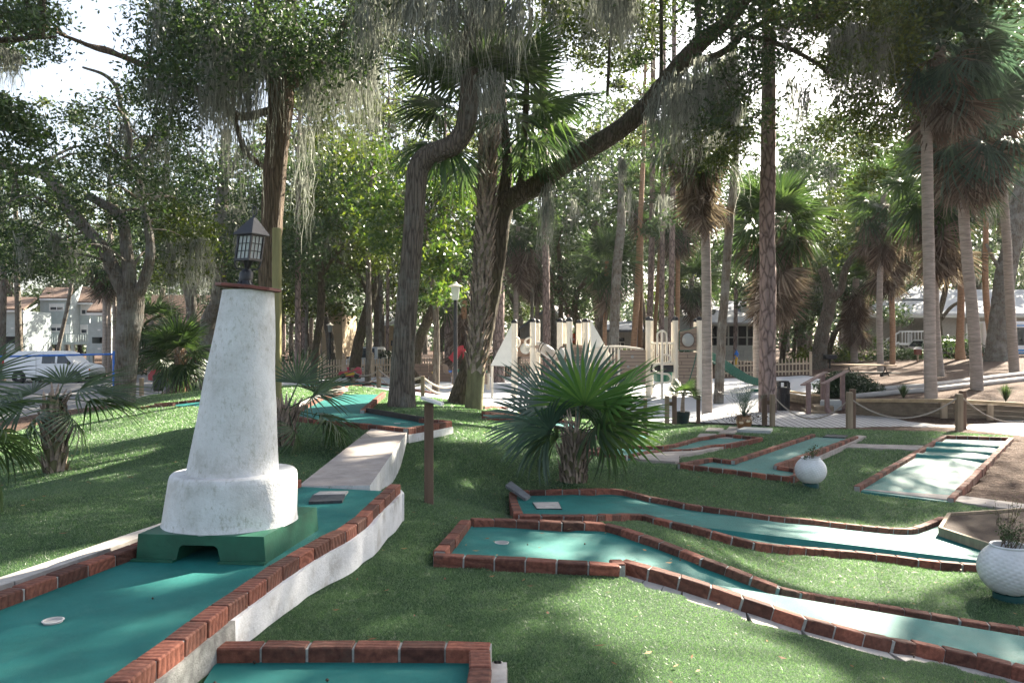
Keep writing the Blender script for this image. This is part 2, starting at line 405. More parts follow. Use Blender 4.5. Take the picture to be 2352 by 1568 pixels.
def turfmat():
    m,nt,b=nmat('turf'); v=coord(nt)
    f=noise(nt,v,.9,6,.65); fine=noise(nt,v,160,4,.85)
    c=ramp(nt,f,[(.3,(.026,.064,.026)),(.7,(.04,.09,.035))])
    c=mix(nt,1.,c,ramp(nt,fine,[(.3,(.5,.5,.5)),(.7,(1.5,1.5,1.4))]),'MULTIPLY')
    nt.links.new(c,b.inputs['Base Color']); b.inputs['Roughness'].default_value=.7; b.inputs['Specular IOR Level'].default_value=.12
    bump(nt,fine,b,.02,.9); return m
mt['turf']=turfmat()
def sandmat(name,c0,c1,c2,fs,bd):
    m,nt,b=nmat(name); v=coord(nt)
    f=noise(nt,v,.5,6,.7); fine=noise(nt,v,fs,6,.8); med=noise(nt,v,3.5,5,.7)
    c=ramp(nt,f,[(.3,c0),(.7,c1)])
    c=mix(nt,ramp(nt,fine,[(.45,(0,0,0)),(.75,(.8,.8,.8))]),c,c2)
    nt.links.new(c,b.inputs['Base Color']); b.inputs['Roughness'].default_value=.95; b.inputs['Specular IOR Level'].default_value=.15
    a=N(nt,'ShaderNodeMath',operation='MULTIPLY_ADD'); nt.links.new(fine,a.inputs[0]); a.inputs[1].default_value=.35; nt.links.new(med,a.inputs[2])
    bump(nt,a.outputs[0],b,bd,.8); return m
mt['sand']=sandmat('white_sand',(.56,.565,.6),(.68,.685,.72),(.42,.41,.42),30,.14)
mt['mulch']=sandmat('pine_straw',(.05,.03,.021),(.105,.064,.047),(.27,.19,.15),14,.2)
mt['road']=sandmat('asphalt',(.16,.16,.165),(.24,.235,.235),(.3,.28,.26),20,.01)
def deckmat():
    m,nt,b=nmat('deck_planks'); v=coord(nt,rot=(0,0,.12))
    w=N(nt,'ShaderNodeTexWave',bands_direction='X',wave_profile='SAW'); w.inputs['Scale'].default_value=.314/.19; nt.links.new(v,w.inputs['Vector'])
    c=ramp(nt,noise(nt,v,2.5,6,.7),[(.3,(.3,.29,.3)),(.7,(.46,.45,.46))])
    c=mix(nt,1.,c,ramp(nt,w.outputs['Fac'],[(0,(.15,.14,.13)),(.14,(.2,.19,.18)),(.2,(1,1,1))]),'MULTIPLY')
    nt.links.new(c,b.inputs['Base Color']); b.inputs['Roughness'].default_value=.7; bump(nt,w.outputs['Fac'],b,.01,.5); return m
mt['deck']=deckmat()
# foliage
mt['leaf_oak']=leafmat('oak_leaf',(.02,.036,.017),(.034,.06,.024),(.06,.09,.03),.36,tb=.65)
mt['leaf_oak2']=leafmat('oak_leaf_olive',(.03,.045,.012),(.055,.08,.018),(.1,.12,.022),.4,tcol=1.3)
mt['leaf_gloss']=leafmat('magnolia_leaf',(.022,.052,.014),(.055,.1,.02),(.14,.18,.03),.4,.3,.6)
mt['leaf_bg']=leafmat('wood_leaf',(.03,.055,.025),(.055,.09,.035),(.09,.12,.05),.3,tcol=1.2,tb=.8)
mt['leaf_bush']=leafmat('hedge_leaf',(.01,.025,.012),(.018,.04,.016),(.03,.06,.022),.25,.35,.5)
mt['needle']=leafmat('pine_needle',(.04,.06,.025),(.065,.09,.035),(.11,.12,.05),.4)
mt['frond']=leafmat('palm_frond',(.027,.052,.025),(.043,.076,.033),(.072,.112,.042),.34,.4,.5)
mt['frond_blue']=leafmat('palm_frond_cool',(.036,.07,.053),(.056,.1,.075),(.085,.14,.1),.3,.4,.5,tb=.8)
mt['frond_lit']=leafmat('palm_frond_sunlit',(.04,.1,.03),(.07,.15,.045),(.12,.21,.06),.42,.38,.6)  # brighter frond copy with sunlight on the fans put into its colour
mt['dead_frond']=leafmat('dead_frond',(.075,.055,.045),(.155,.115,.095),(.3,.24,.205),.25,.8,.1,1.1,.8)
mt['moss']=leafmat('spanish_moss',(.115,.12,.103),(.215,.222,.192),(.37,.365,.32),.42,.95,.05,1.05,1.)
mt['twig']=M('twig',(.1,.075,.055),.9,.3,20,60,.002)
mt['blade']=leafmat('turf_blade',(.032,.068,.026),(.053,.104,.04),(.11,.165,.08),.5,.5,1.,2.5,.8)
mt['dry_leaf']=leafmat('dry_leaf',(.14,.06,.03),(.25,.13,.06),(.4,.28,.14),.2,.7)
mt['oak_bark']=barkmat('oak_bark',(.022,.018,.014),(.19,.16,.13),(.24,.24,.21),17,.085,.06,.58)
mt['oak_bark_lichen']=barkmat('oak_bark_grey',(.03,.025,.02),(.19,.16,.13),(.3,.3,.28),17,.09,.06,.5)  # grey bark with paler lichen blotches
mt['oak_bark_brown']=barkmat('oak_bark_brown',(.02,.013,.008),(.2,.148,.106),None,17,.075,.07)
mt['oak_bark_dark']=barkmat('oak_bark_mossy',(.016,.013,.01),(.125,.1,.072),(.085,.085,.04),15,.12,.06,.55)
mt['pine_bark']=barkmat('pine_bark',(.03,.02,.018),(.31,.235,.215),None,6.5,.35,.07)
mt['palm_bark']=M('palm_bark',(.3,.255,.225),.9,.35,3,24,.01,aniso=(1,1,7))
mt['palm_bark_red']=M('palm_bark_red',(.3,.18,.11),.9,.35,4,24,.01,aniso=(1,1,6))
mt['palm_bark_green']=M('palm_bark_green',(.16,.15,.08),.9,.4,4,24,.02,aniso=(2,2,.5))
mt['boot']=M('palm_boot',(.36,.28,.22),.85,.45,14,50,.006,isl=.55)
# ------------------------------------------------------------------ camera, sun, sky
cam=bpy.data.cameras.new('camera'); co=bpy.data.objects.new('camera',cam); C.objects.link(co)
cam.lens=28; cam.sensor_width=36; cam.clip_start=.05; cam.clip_end=1000
co.location=(0,0,EH); co.rotation_euler=(math.pi/2,0,0); sc.camera=co
sun=bpy.data.lights.new('sun','SUN'); so=bpy.data.objects.new('sun',sun); C.objects.link(so)
sun.energy=5; sun.angle=math.radians(.5); sun.color=(1,.91,.75)
so.rotation_euler=Vector(-SUN).to_track_quat('-Z','Y').to_euler()
wd=bpy.data.worlds.new('World'); sc.world=wd; wd.use_nodes=True
sk=wd.node_tree.nodes.new('ShaderNodeTexSky'); sk.sky_type='NISHITA'; sk.sun_disc=False
sk.sun_elevation=SUN_EL; sk.sun_rotation=SUN_AZ; sk.dust_density=2.5; sk.air_density=1.0
bg=wd.node_tree.nodes['Background']; bg.inputs['Strength'].default_value=.055
hs=wd.node_tree.nodes.new('ShaderNodeHueSaturation'); hs.inputs['Saturation'].default_value=.6
wd.node_tree.links.new(sk.outputs['Color'],hs.inputs['Color']); wd.node_tree.links.new(hs.outputs['Color'],bg.inputs['Color'])
vs=sc.view_settings; vs.view_transform='Standard'; vs.look='None'; vs.gamma=1; vs.use_curve_mapping=False; vs.exposure=2.65
sc.cycles.use_denoising=True
try: sc.cycles.denoiser='OPENIMAGEDENOISE'
except Exception: pass
sc.cycles.max_bounces=8; sc.cycles.diffuse_bounces=4; sc.cycles.transparent_max_bounces=8
sc.cycles.sample_clamp_indirect=6.

# ------------------------------------------------------------------ mini golf lanes
LANES=[]          # (poly xy, plane coefficients) to sink the lawn under
NOGRASS=[]
def bricks(mb,pts,ztop_shift=0,w=.092,h=.13,pitch=.207,start=0.):
    pts=A(pts,float); d=np.linalg.norm(np.diff(pts,axis=0),axis=1); s=np.r_[0,np.cumsum(d)]
    n=max(1,int(round(s[-1]/pitch))); ss=np.linspace(0,s[-1],n+1)
    at=lambda t: A([np.interp(t,s,pts[:,i]) for i in range(3)])
    for i in range(n):
        a,b=at(ss[i]),at(ss[i+1]); dr=(b-a); L=np.linalg.norm(dr); dr/=L
        g=.0055
        j=R.normal(0,.0014,3); a2=a+dr*g+j*[1,1,.7]+[0,0,R.normal(0,.0014)]; b2=b-dr*g+j*[1,1,.7]+[0,0,R.normal(0,.0014)]
        u=np.cross([0,0,1.],dr); u/=np.linalg.norm(u); up=np.cross(dr,u); wv=w*R.uniform(.97,1.03)
        # bevelled brick
        prof=[(-wv/2,-h),(wv/2,-h),(wv/2,-.007),(wv/2-.007,0),(-wv/2+.007,0),(-wv/2,-.007)]
        V=[]
        for p,q in ((a2,0),(a2+dr*.005,1),(b2-dr*.005,1),(b2,0)):
            for x,z in prof: V.append(p+u*(x*(1 if q else .95))+up*(z-(0 if q else .004)))
        Fs=[(5,4,3,2,1,0),tuple(range(18,24))]
        for r_ in range(3):
            for k in range(6): Fs.append((r_*6+k,r_*6+(k+1)%6,r_*6+6+(k+1)%6,r_*6+6+k))
        mb.add(V,Fs,0)
        mb.beam(a-[0,0,h/2+.006],b-[0,0,h/2+.006],w*.85,h-.004,1)
def plane(pts):
    pts=A(pts); X=np.c_[pts[:,:2],np.ones(len(pts))]; return np.linalg.lstsq(X,pts[:,2],rcond=None)[0]
def carpet(name,poly,parent,drop=.065,thick=.0):
    poly=A(poly)-[0,0,drop]
    mb=MB(); mb.prism(poly,poly[:,2]-.05,poly[:,2]); 
    # grid subdivision is not needed: the felt is flat
    return mb.build(name,mt['carpet'],parent,fix=False)
def expand(poly,e):
    poly=A(poly)[:,:2]; n=len(poly); ar=sum(poly[i-1][0]*poly[i][1]-poly[i][0]*poly[i-1][1] for i in range(n))
    out=[]
    for i in range(n):
        a,b,c=poly[i-1],poly[i],poly[(i+1)%n]
        def nr(p,q):
            d=(q-p)/(np.linalg.norm(q-p)+1e-9); return A([d[1],-d[0]])*(1 if ar>0 else -1)
        v=nr(a,b)+nr(b,c); v/=np.linalg.norm(v)+1e-9; out.append(b+v*e)
    return A(out)
from mathutils.bvhtree import BVHTree
def carpet_z(t,x,y):
    o=[c for c in t.children if c.name.startswith('carpet')][0]; b=org(o)
    bt=BVHTree.FromPolygons([Vector(A(v.co)+b) for v in o.data.vertices],[tuple(p.vertices) for p in o.data.polygons])
    h=bt.ray_cast(Vector((x,y,5)),Vector((0,0,-1)))[0]
    return h.z if h is not None else tz(x,y)
def on(t,px,py,d=0.):
    q=G(px,py,.01)
    for k in range(4): q=Pz(px,py,carpet_z(t,q[0],q[1]))
    return q+A([0,0,d])
def hole(parent,px,py,z,r=.054):
    p=Pz(px,py,z) if z is not None else px
    mb=MB(); a=np.arange(28)*2*math.pi/28
    ring=lambda rr,zz:[(p[0]+rr*math.cos(t),p[1]+rr*math.sin(t),p[2]+zz) for t in a]
    V=ring(r+.007,.004)+ring(r,.006)+ring(r*.97,-.02)+ring(r*.9,-.045)
    Fs=[(k*28+i,k*28+(i+1)%28,k*28+28+(i+1)%28,k*28+28+i) for k in range(3) for i in range(28)]+[tuple(84+i for i in range(28))]
    mb.add(V,Fs)
    o=mb.build('cup',M('cup_white',(.5,.48,.46),.6,.1,3,30,0),parent,smooth=False)
    return o
HO='mini golf lanes with brick edging'
def gl(pts,dz=.07): return [G(x,y,dz) for x,y in pts]
def lane(label,rows,poly,dz=.07,name='golf_lane',base=None):
    """rows: list of world polylines at brick-top height; poly: world polygon of the felt"""
    c=A(poly).mean(0); t=thing(name,label,'golf lane',(c[0],c[1],c[2]-.15),HO)
    carpet('carpet',poly,t)
    for r in rows:
        mb=MB(); bricks(mb,r); mb.build('brick_edging',[mt['brick'],mt['mortar']],t)
    LANES.append((expand(poly,.05),None if dz else plane(poly)+A([0,0,-.065])))
    NOGRASS.append(expand(poly,.06))
    return t
def holed_carpet(o,p,r=.054):
    """cut a round opening in a felt so the cup shows"""
    bm=bmesh.new(); bm.from_mesh(o.data); q=Vector(A(p)-org(o))
    tops=[f for f in bm.faces if f.normal.z>.5]
    # split by a square of bisections then remove
    for n_,d_ in (((1,0,0),r),((-1,0,0),r),((0,1,0),r),((0,-1,0),r),((.7071,.7071,0),r),((-.7071,.7071,0),r),((.7071,-.7071,0),r),((-.7071,-.7071,0),r)):
        near=[f for f in bm.faces if f.normal.z>.5]
        geo=set(near)|{e for f in near for e in f.edges}|{v for f in near for v in f.verts}
        bmesh.ops.bisect_plane(bm,geom=list(geo),plane_co=q+Vector(n_)*d_,plane_no=Vector(n_))
    kill=[f for f in bm.faces if f.normal.z>.5 and all(((f.calc_center_median()-q).x*n[0]+(f.calc_center_median()-q).y*n[1])<r for n in ((1,0),(-1,0),(0,1),(0,-1),(.7071,.7071),(-.7071,.7071),(.7071,-.7071),(-.7071,-.7071)))]
    bmesh.ops.delete(bm,geom=kill,context='FACES'); bm.to_mesh(o.data); bm.free()

# lane under the lighthouse
ZT=.285
r1=[(920,1101),(908,1111),(896,1121),(885,1132),(872,1143),(859,1156),(844,1169),(833,1182),(814,1196),(797,1207),(784,1216),(761,1212+14),(735,1240),(709,1254),(682,1270),(652,1288),(622,1307),(589,1331),(551,1356),(506,1386),(461,1420),(405,1463),(334,1514),(262,1569),(150,1660),(0,1790)]
r1w=[Pz(x,y,ZT) for x,y in r1[1:]]
l1w=[Pz(x,y,ZT) for x,y in [(-260,1450),(0,1362),(86,1331),(150,1308),(210,1287),(262,1268),(311,1251)]]
farL=Pz(682,1118,.215); farR=Pz(868,1120,.215)
far_l=A([farL[0],farL[1],ZT]); far_r=A([r1w[0][0],r1w[0][1],ZT])
poly1=[l1w[0],l1w[1],l1w[-1],far_l,far_r]+r1w[1:]+[A([l1w[0][0],r1w[-1][1]-.2,ZT])]
H1=lane('lane of teal felt running beneath the white lighthouse, brick rows on both sides',[r1w,l1w+[far_l]],poly1,0)
# concrete body of that lane: stuccoed side wall and curb
mb=MB()
off=lambda pts,e:[A(p)+A([e,0,0]) for p in pts]
ow=expand([*r1w,*[p-A([.3,0,0]) for p in r1w[::-1]]],0)[:len(r1w)]
wall=[]
for i,p in enumerate(r1w):
    q=r1w[min(i+1,len(r1w)-1)]-r1w[max(i-1,0)]; q/=np.linalg.norm(q); n_=A([-q[1],q[0],0]); n_=n_ if n_[0]>0 else -n_
    wall.append((p+n_*.065,p-n_*.03))
prev=None; mbc=MB()
for i,(a,b) in enumerate(wall):
    if i+1==len(wall): break
    a2,b2=wall[i+1]; zt=ZT-.075
    wob=lambda p:.006*math.sin(p[1]*9)+.004*math.sin(p[1]*23)
    (mb if r1[i+1][0]>525 else mbc).hexa([(b[0],b[1],-.35),(b2[0],b2[1],-.35),(a2[0]+.015+wob(a2),a2[1],-.35),(a[0]+.015+wob(a),a[1],-.35),
             (b[0],b[1],zt),(b2[0],b2[1],zt),(a2[0]+wob(a2),a2[1],zt),(a[0]+wob(a),a[1],zt)])
mbc.build('side_wall',M('bare_concrete',(.24,.235,.22),.9,.5,11,70,.02),H1)
# rounded end
e=wall[0][0]; mb.box((e[0]-.05,e[1]+.03,-.05),(.11,.09,.56),bev=.03)
mb.build('side_wall',M('stucco_wall',(.6,.6,.6),.8,0,4,50,.012,stops=[(.28,(.34,.32,.3)),(.45,(.56,.56,.57)),(.65,(.68,.68,.7))]),H1,smooth=False)
NOGRASS.append([w[0][:2]+A([.02,0]) for w in wall]+[w[1][:2] for w in wall[::-1]])
mb=MB()
lp=[Pz(x,y,.225) for x,y in [(-260,1420),(0,1341),(150,1290),(311,1233)]]+[farL+A([-.1,.02,.01])]
for a,b in zip(lp[:-1],lp[1:]):
    d=(b-a)/np.linalg.norm(b-a); n_=A([-d[1],d[0],0])
    mb.hexa([(*(a+n_*.08)[:2],-.1),(*(a-n_*.1)[:2],-.1),(*(b-n_*.1)[:2],-.1),(*(b+n_*.08)[:2],-.1),(*(a+n_*.08)[:2],.235),(*(a-n_*.1)[:2],.25),(*(b-n_*.1)[:2],.25),(*(b+n_*.08)[:2],.235)])
mb.build('curb',mt['concrete'],H1)
LANES.append((expand([*[p for p in lp],*[p for p in r1w]],.02),A([0,0,.15])))
NOGRASS.append(expand([*[p+A([-.08,0,0]) for p in lp],*[p for p in r1w]],.05))
hp=Pz(122,1425,ZT-.06); 
holed_carpet([c for c in H1.children if c.name.startswith('carpet')][0],hp-A([0,0,.002]),.04); hole(H1,hp,None,None,.04)
mb=MB(); a=Pz(122,1425,ZT-.06); mb.lathe([(.0395,-.012),(.0395,-.006)],a,24)
mb.build('cup_insert',M('cup_insert',(.5,.47,.43),.6,.1,3,30,0),H1)
def pad(name,label,cat,px,z,thick,mat,lift=0,group=None):
    pts=[Pz(x,y,z)+A([0,0,lift]) for x,y in px] if z is not None else [G(x,y)+A([0,0,lift]) for x,y in px]
    mb=MB(); mb.prism(pts,[p[2]-.002 for p in pts],[p[2]+thick for p in pts]); 
    return tag(mb.build(name,mat,loc=A(pts).mean(0)),label,cat,group)
zc=ZT-.065
t=thing('tee_mat','grey rubber tee mat with a pale back strip on the felt behind the lighthouse','tee mat',Pz(756,1143,zc))
mb=MB(); q=[Pz(x,y,zc) for x,y in [(709,1158),(786,1155),(793,1140),(718,1142)]]; mb.prism(q,zc+.001,zc+.022); mb.build('mat',mt['rubber'],t)
mb=MB(); q=[Pz(x,y,zc) for x,y in [(718,1141),(793,1139),(800,1131),(735,1132)]]; mb.prism(q,zc+.001,zc+.016); mb.build('strip',mt['concrete'],t)

# bottom lane nearest the camera
zb=.15
h2b=[Pz(x,y,zb) for x,y in [(500,1479),(593,1478),(700,1478),(808,1478),(916,1478),(1020,1478),(1128,1480)]]
h2r=[h2b[-1]+A([-.05,-.05,0]),Pz(1103,1530,zb),Pz(1085,1640,zb),Pz(1070,1760,zb)]
h2l=Pz(440,1640,zb)
H2=lane('teal lane nearest the camera, one straight brick row across its top',[h2b,h2r],[h2b[0],h2b[-1],h2r[1],h2r[3],Pz(300,1800,zb)],0)
mb=MB()
a=h2r[1]+A([.075,.12,0]); b=h2r[3]+A([.08,0,0])
mb.beam(a+A([0,0,-.1]),b+A([0,0,-.1]),.07,.14); mb.box((a[0]-.005,a[1],a[2]-.1),(.085,.08,.14),bev=.03)
mb.build('curb',mt['concrete'],H2)

# lane with the round cup, running down to the right
back3=gl([(1084,1190),(1136,1191),(1185,1193),(1238,1195),(1288,1197),(1339,1198),(1391,1201),(1442,1215),(1498,1235),(1549,1253),(1602,1275),(1650,1292),(1703,1313),(1755,1334),(1812,1354),(1868,1362),(1924,1373),(1980,1380),(2040,1391),(2097,1400),(2157,1411),(2220,1423),(2284,1432),(2352,1442),(2480,1462)])
front3=gl([(997,1272),(1050,1275),(1114,1278),(1178,1281),(1240,1284),(1302,1288),(1365,1292),(1424,1297)])
front3b=gl([(1430,1284),(1485,1299),(1528,1311),(1568,1323),(1647,1348),(1712,1371),(1772,1390),(1836,1412),(1900,1429),(1965,1446),(2033,1463),(2100,1472),(2168,1486),(2243,1502),(2318,1521),(2400,1545),(2500,1575)])
left3=[back3[0]+A([-.05,-.05,0]),front3[0]+A([.03,.1,0])]
jog=[G(1413,1282,.07),G(1423,1296,.07)]
H3=lane('lane with a round cup at its wide left end, narrowing down to the right',[back3,front3,left3,front3b,jog],back3+front3b[::-1]+[jog[0]]+front3[::-1])
cu=G(1152,1246,.0); cz=cu[2]+.0
q=on(H3,1152,1246,.0)
hl=hole(H3,q,None,None)
holed_carpet([c for c in H3.children if c.name.startswith('carpet')][0],q)
mb=MB()
e=[p+A([.0,-.03,0]) for p in front3[3:]]+[p for p in front3b]
for i in range(len(front3b)-1):
    a,b=front3b[i],front3b[i+1]; d=(b-a)/np.linalg.norm(b-a); n_=A([d[1],-d[0],0]); n_=n_ if n_[1]<0 else -n_
    w=.21
    lo=lambda p:(p[0],p[1],p[2]-.4)
    top=lambda p,k:A(p)+n_*k-A([0,0,.085+(k>.1)*.012])
    mb.hexa([lo(a),lo(a+n_*w),lo(b+n_*w),lo(b),top(a,0),top(a,w),top(b,w),top(b,0)])
a,b=front3[3],front3[-1]
mb.hexa([(a[0],a[1],a[2]-.4),(a[0],a[1]-.06,a[2]-.4),(b[0]+.02,b[1]-.13,b[2]-.4),(b[0]+.02,b[1],b[2]-.4),(a[0],a[1],a[2]-.1),(a[0],a[1]-.06,a[2]-.1),(b[0]+.02,b[1]-.13,b[2]-.095),(b[0]+.02,b[1],b[2]-.085)])
mb.build('curb',mt['concrete'],H3)
LANES.append((A([p[:2] for p in front3b]+[p[:2]+A([.0,-.19]) for p in front3b[::-1]]),None))
NOGRASS.append(A([p[:2] for p in front3b]+[p[:2]+A([.0,-.18]) for p in front3b[::-1]]))

# long lane behind it, bending right round a timber flower bed
back4=gl([(1178,1127),(1204,1126),(1242,1125),(1279,1124),(1317,1123),(1354,1122),(1392,1121),(1427,1123),(1463,1132),(1497,1141),(1534,1147),(1568,1155),(1639,1165),(1711,1175),(1782,1185),(1849,1190),(1919,1199),(1992,1207),(2059,1213),(2095,1213),(2123,1203),(2164,1187),(2190,1184),(2224,1184),(2262,1184),(2352,1184),(2460,1184)])
front4=gl([(1191,1181),(1230,1182),(1271,1182),(1315,1182),(1358,1181),(1399,1180),(1440,1179),(1478,1180),(1523,1193),(1568,1202),(1606,1210),(1649,1223),(1692,1234),(1733,1244),(1774,1249),(1815,1253),(1857,1257),(1900,1260),(1941,1263),(1980,1266),(2022,1272),(2067,1277),(2104,1282),(2145,1287),(2183,1290),(2224,1294),(2262,1296),(2380,1300),(2500,1302)])
left4=[back4[0]+A([0,-.06,0]),G(1178,1145,.07),front4[0]+A([0,.07,0])]
H4=lane('long teal lane with a square inset plate, bending right round the timber flower bed',[back4,front4,left4],back4+front4[::-1])
p4=plane(back4+front4)
def on4(x,y,d=0):
    for k in range(3):
        q=G(x,y,.0)
    return on(H4,x,y,d)
zi=(min(back4,key=lambda p:abs(p[0]-G(1255,1162)[0]))[2]+min(front4,key=lambda p:abs(p[0]-G(1255,1162)[0]))[2])/2-.065+.008
q=[on(H4,x,y) for x,y in [(1234,1170),(1289,1170),(1282,1155),(1224,1156)]]
mb=MB(); mb.prism(q,[p[2]-.03 for p in q],[p[2]+.016 for p in q]); mb.build('inset_plate',mt['concrete'],H4)
mb=MB(); q2=[A([*p,carpet_z(H4,*p)]) for p in expand(q,.012)]; mb.prism(q2,[p[2]-.02 for p in q2],[p[2]+.01 for p in q2]); mb.build('inset_rim',mt['black_plastic'],H4)
mb=MB(); q=[G(x,y,.075) for x,y in [(1161,1130),(1207,1151),(1218,1144),(1174,1121)]]
zs=[q[0][2]+.055,q[1][2]+.0,q[2][2]+.0,q[3][2]+.06]
mb.prism(q,A(zs)+.002,A(zs)+.035)
tag(mb.build('loose_slab',mt['dark_slab'],loc=A(q).mean(0)),'loose grey slab lying tilted on a brick corner beside the square inset plate','slab')

# lane with three humps
z5=lambda x,y:G(x,y,.07)
A5,B5,C5,D5=z5(1968,1116),z5(2170,999),z5(2323,1004),z5(2183,1143)
H5=lane('straight teal lane with three low humps across it, open at its near end',[[A5,B5],[B5,C5],[C5,D5]],[A5,B5,C5,D5])
p5=plane([A5,B5,C5,D5])
for f0,f1 in ((.57,.045),(.70,.04),(.83,.035)):
    a=A5+(B5-A5)*f0; b=D5+(C5-D5)*f0; d=(B5-A5)/np.linalg.norm(B5-A5)
    mb=MB(); V=[]
    for k in range(9):
        t_=-1+k/4.; hgt=.075*(math.cos(t_*math.pi)+1)/2
        for p in (a+(b-a)*.04,b-(b-a)*.04):
            V.append(p+d*t_*.17+A([0,0,-.066+hgt]))
    mb.add(V,[(2*k,2*k+1,2*k+3,2*k+2) for k in range(8)]); mb.build('hump',mt['carpet'],H5,smooth=True)
q=[A5+(B5-A5)*u+(D5-A5)*v for u,v in ((.03,.44),(.03,.68),(.17,.66),(.17,.42))]
mb=MB(); mb.prism(q,[p[2]-.063 for p in q],[p[2]-.052 for p in q]); tag(mb.build('tee_mat',M('felt_mat',(.05,.22,.2),.7,.1,4,200,.003),loc=A(q).mean(0)),'pale green felt square at the near end of the three hump lane','tee mat')
mb=MB(); q=[G(x,y) for x,y in [(1975,1126),(2190,1152),(2215,1158),(2352,1176),(2440,1185),(2440,1168),(2352,1160),(2260,1148),(2200,1140),(2183,1136),(1985,1112)]]
mb.prism(q,[p[2]-.2 for p in q],[p[2]+.025 for p in q])
tag(mb.build('concrete_path',mt['path_concrete']),kind='structure'); NOGRASS.append(A(q)[:,:2])
LANES.append((A(q)[:,:2],plane(q)+A([0,0,-.02])))
# zigzag lane
r6=gl([(1562,1064),(1634,1050),(1680,1057),(1868,996)]); r6b=gl([(1967,1001),(1778,1068),(1829,1075),(1829,1090)]); r6c=gl([(1562,1064),(1815,1095),(1829,1090)])
H6=lane('zigzag teal lane with squared brick corners beside the farther golf ball planter',[r6,r6b,r6c],r6+r6b+[r6c[1]])
cu=on(H6,1800,1080); hole(H6,cu,None,None)
q=[G(x,y,.012) for x,y in [(1890,1004),(1940,1006),(1948,1001),(1900,999)]]
mb=MB(); mb.prism(q,[p[2]-.01 for p in q],[p[2]+.02 for p in q]); tag(mb.build('tee_mat',mt['rubber'],loc=A(q).mean(0)),'dark tee mat at the far end of the zigzag lane','tee mat')
mb=MB(); q=[G(x,y) for x,y in [(1786,1069),(1830,1075),(1990,1003),(1969,1001)]]; mb.prism(q,[p[2]-.2 for p in q],[p[2]+.02 for p in q]); mb.build('curb',mt['path_concrete'],H6)
NOGRASS.append(expand(q,.02)); LANES.append((expand(q,.02),plane(q)+A([0,0,-.03])))
# sinuous lane
t7=[(1346,1033),(1407,1022),(1430,1021),(1470,1023),(1515,1024),(1545,1020),(1570,1014),(1600,1005),(1664,996),(1748,1004)]
b7=[(1346,1033),(1395,1040),(1440,1046)]; c7=[(1449,1043),(1480,1037),(1515,1032),(1550,1031),(1583,1031),(1610,1027),(1633,1021),(1667,1020),(1748,1004)]
t7,b7,c7=gl(t7),gl(b7),gl(c7)
H7=lane('sinuous teal lane with wavy brick edges to the right of the fan palm',[t7,b7,c7],t7+c7[::-1]+b7[::-1][:-1])
mb=MB(); q=[G(x,y) for x,y in [(1440,1050),(1500,1042),(1640,1026),(1740,1008),(1650,1032),(1560,1050),(1560,1062),(1550,1064),(1470,1058)]]
mb.prism(q,[p[2]-.2 for p in q],[p[2]+.03 for p in q]); tag(mb.build('walkway',mt['path_concrete']),kind='structure'); NOGRASS.append(expand(q,.03)); LANES.append((expand(q,.03),plane(q)+A([0,0,-.03])))
q=[G(x,y) for x,y in [(1915,1026),(2110,1034),(2135,1030),(2125,1024),(1930,1019)]]
mb=MB(); mb.prism(q,[p[2]-.2 for p in q],[p[2]+.012 for p in q]); tag(mb.build('path',mt['path_concrete']),kind='structure'); NOGRASS.append(expand(q,.03)); LANES.append((expand(q,.02),plane(q)+A([0,0,-.03])))
# upper left lane on the mound (level)
z8=.26
k8=lambda L:[Pz(x,y,z8) for x,y in L]
n8=k8([(672,952),(690,957),(735,965),(780,968),(826,971),(880,977),(932,983)]); n8b=k8([(932,983),(985,975),(1033,966)]); n8c=k8([(1033,966),(1000,963),(965,961)])
rr8=k8([(832,941),(850,926),(866,912),(881,900)]); ll8=k8([(672,952),(690,935),(735,913),(785,899)])
H8=lane('L-shaped teal lane on the mound at the top of the concrete path',[n8,n8b,n8c,rr8,ll8],n8+n8b[1:]+n8c[1:]+k8([(843,938)])+rr8+ll8[::-1][:-1],0)
mb=MB(); a,b=Pz(843,937,z8+.02),Pz(972,958,z8+.02); mb.beam(a-A([0,0,.07]),b-A([0,0,.07]),.04,.15); mb.build('back_board',mt['dark_wood'],H8)
mb=MB()
for p,q in ((n8[-1],n8b[1]),(n8b[1],n8b[2])):
    d=(q-p)/np.linalg.norm(q-p); n_=A([d[1],-d[0],0]); n_=n_ if n_[1]<0 else -n_
    mb.hexa([(*(p-n_*.05)[:2],-.3),(*(p+n_*.075)[:2],-.3),(*(q+n_*.075)[:2],-.3),(*(q-n_*.05)[:2],-.3),(*(p-n_*.05)[:2],z8-.09),(*(p+n_*.06)[:2],z8-.09),(*(q+n_*.06)[:2],z8-.09),(*(q-n_*.05)[:2],z8-.09)])
mb.build('side_wall',mt['white_stucco'],H8)
LANES.append((expand([p[:2] for p in n8+n8b[1:]],.08),A([0,0,.1])))
hole(H8,Pz(912,972,z8-.062),None,None,.05)
# curb of concrete round the mound lane's left end
mb=MB(); q=[Pz(x,y,z8-.05) for x,y in [(672,960),(655,950),(690,925),(735,903),(790,888),(800,893),(742,910),(697,933),(672,949)]]
mb.prism(q,-.1,z8-.045); mb.build('curb',mt['concrete'],H8); NOGRASS.append(expand(q,.02))
# raised path
mb=MB(); q=[Pz(684,1116,.21),Pz(850,1114,.21),Pz(938,987,.205),Pz(852,984,.205)]
mb.prism(q,-.35,[p[2] for p in q],mi=1,mt=0)
tag(mb.build('concrete_walk',[mt['path_concrete'],mt['white_stucco']]),kind='structure'); NOGRASS.append(expand(q,.0)); LANES.append((expand(q,-.05),A([0,0,.1])))
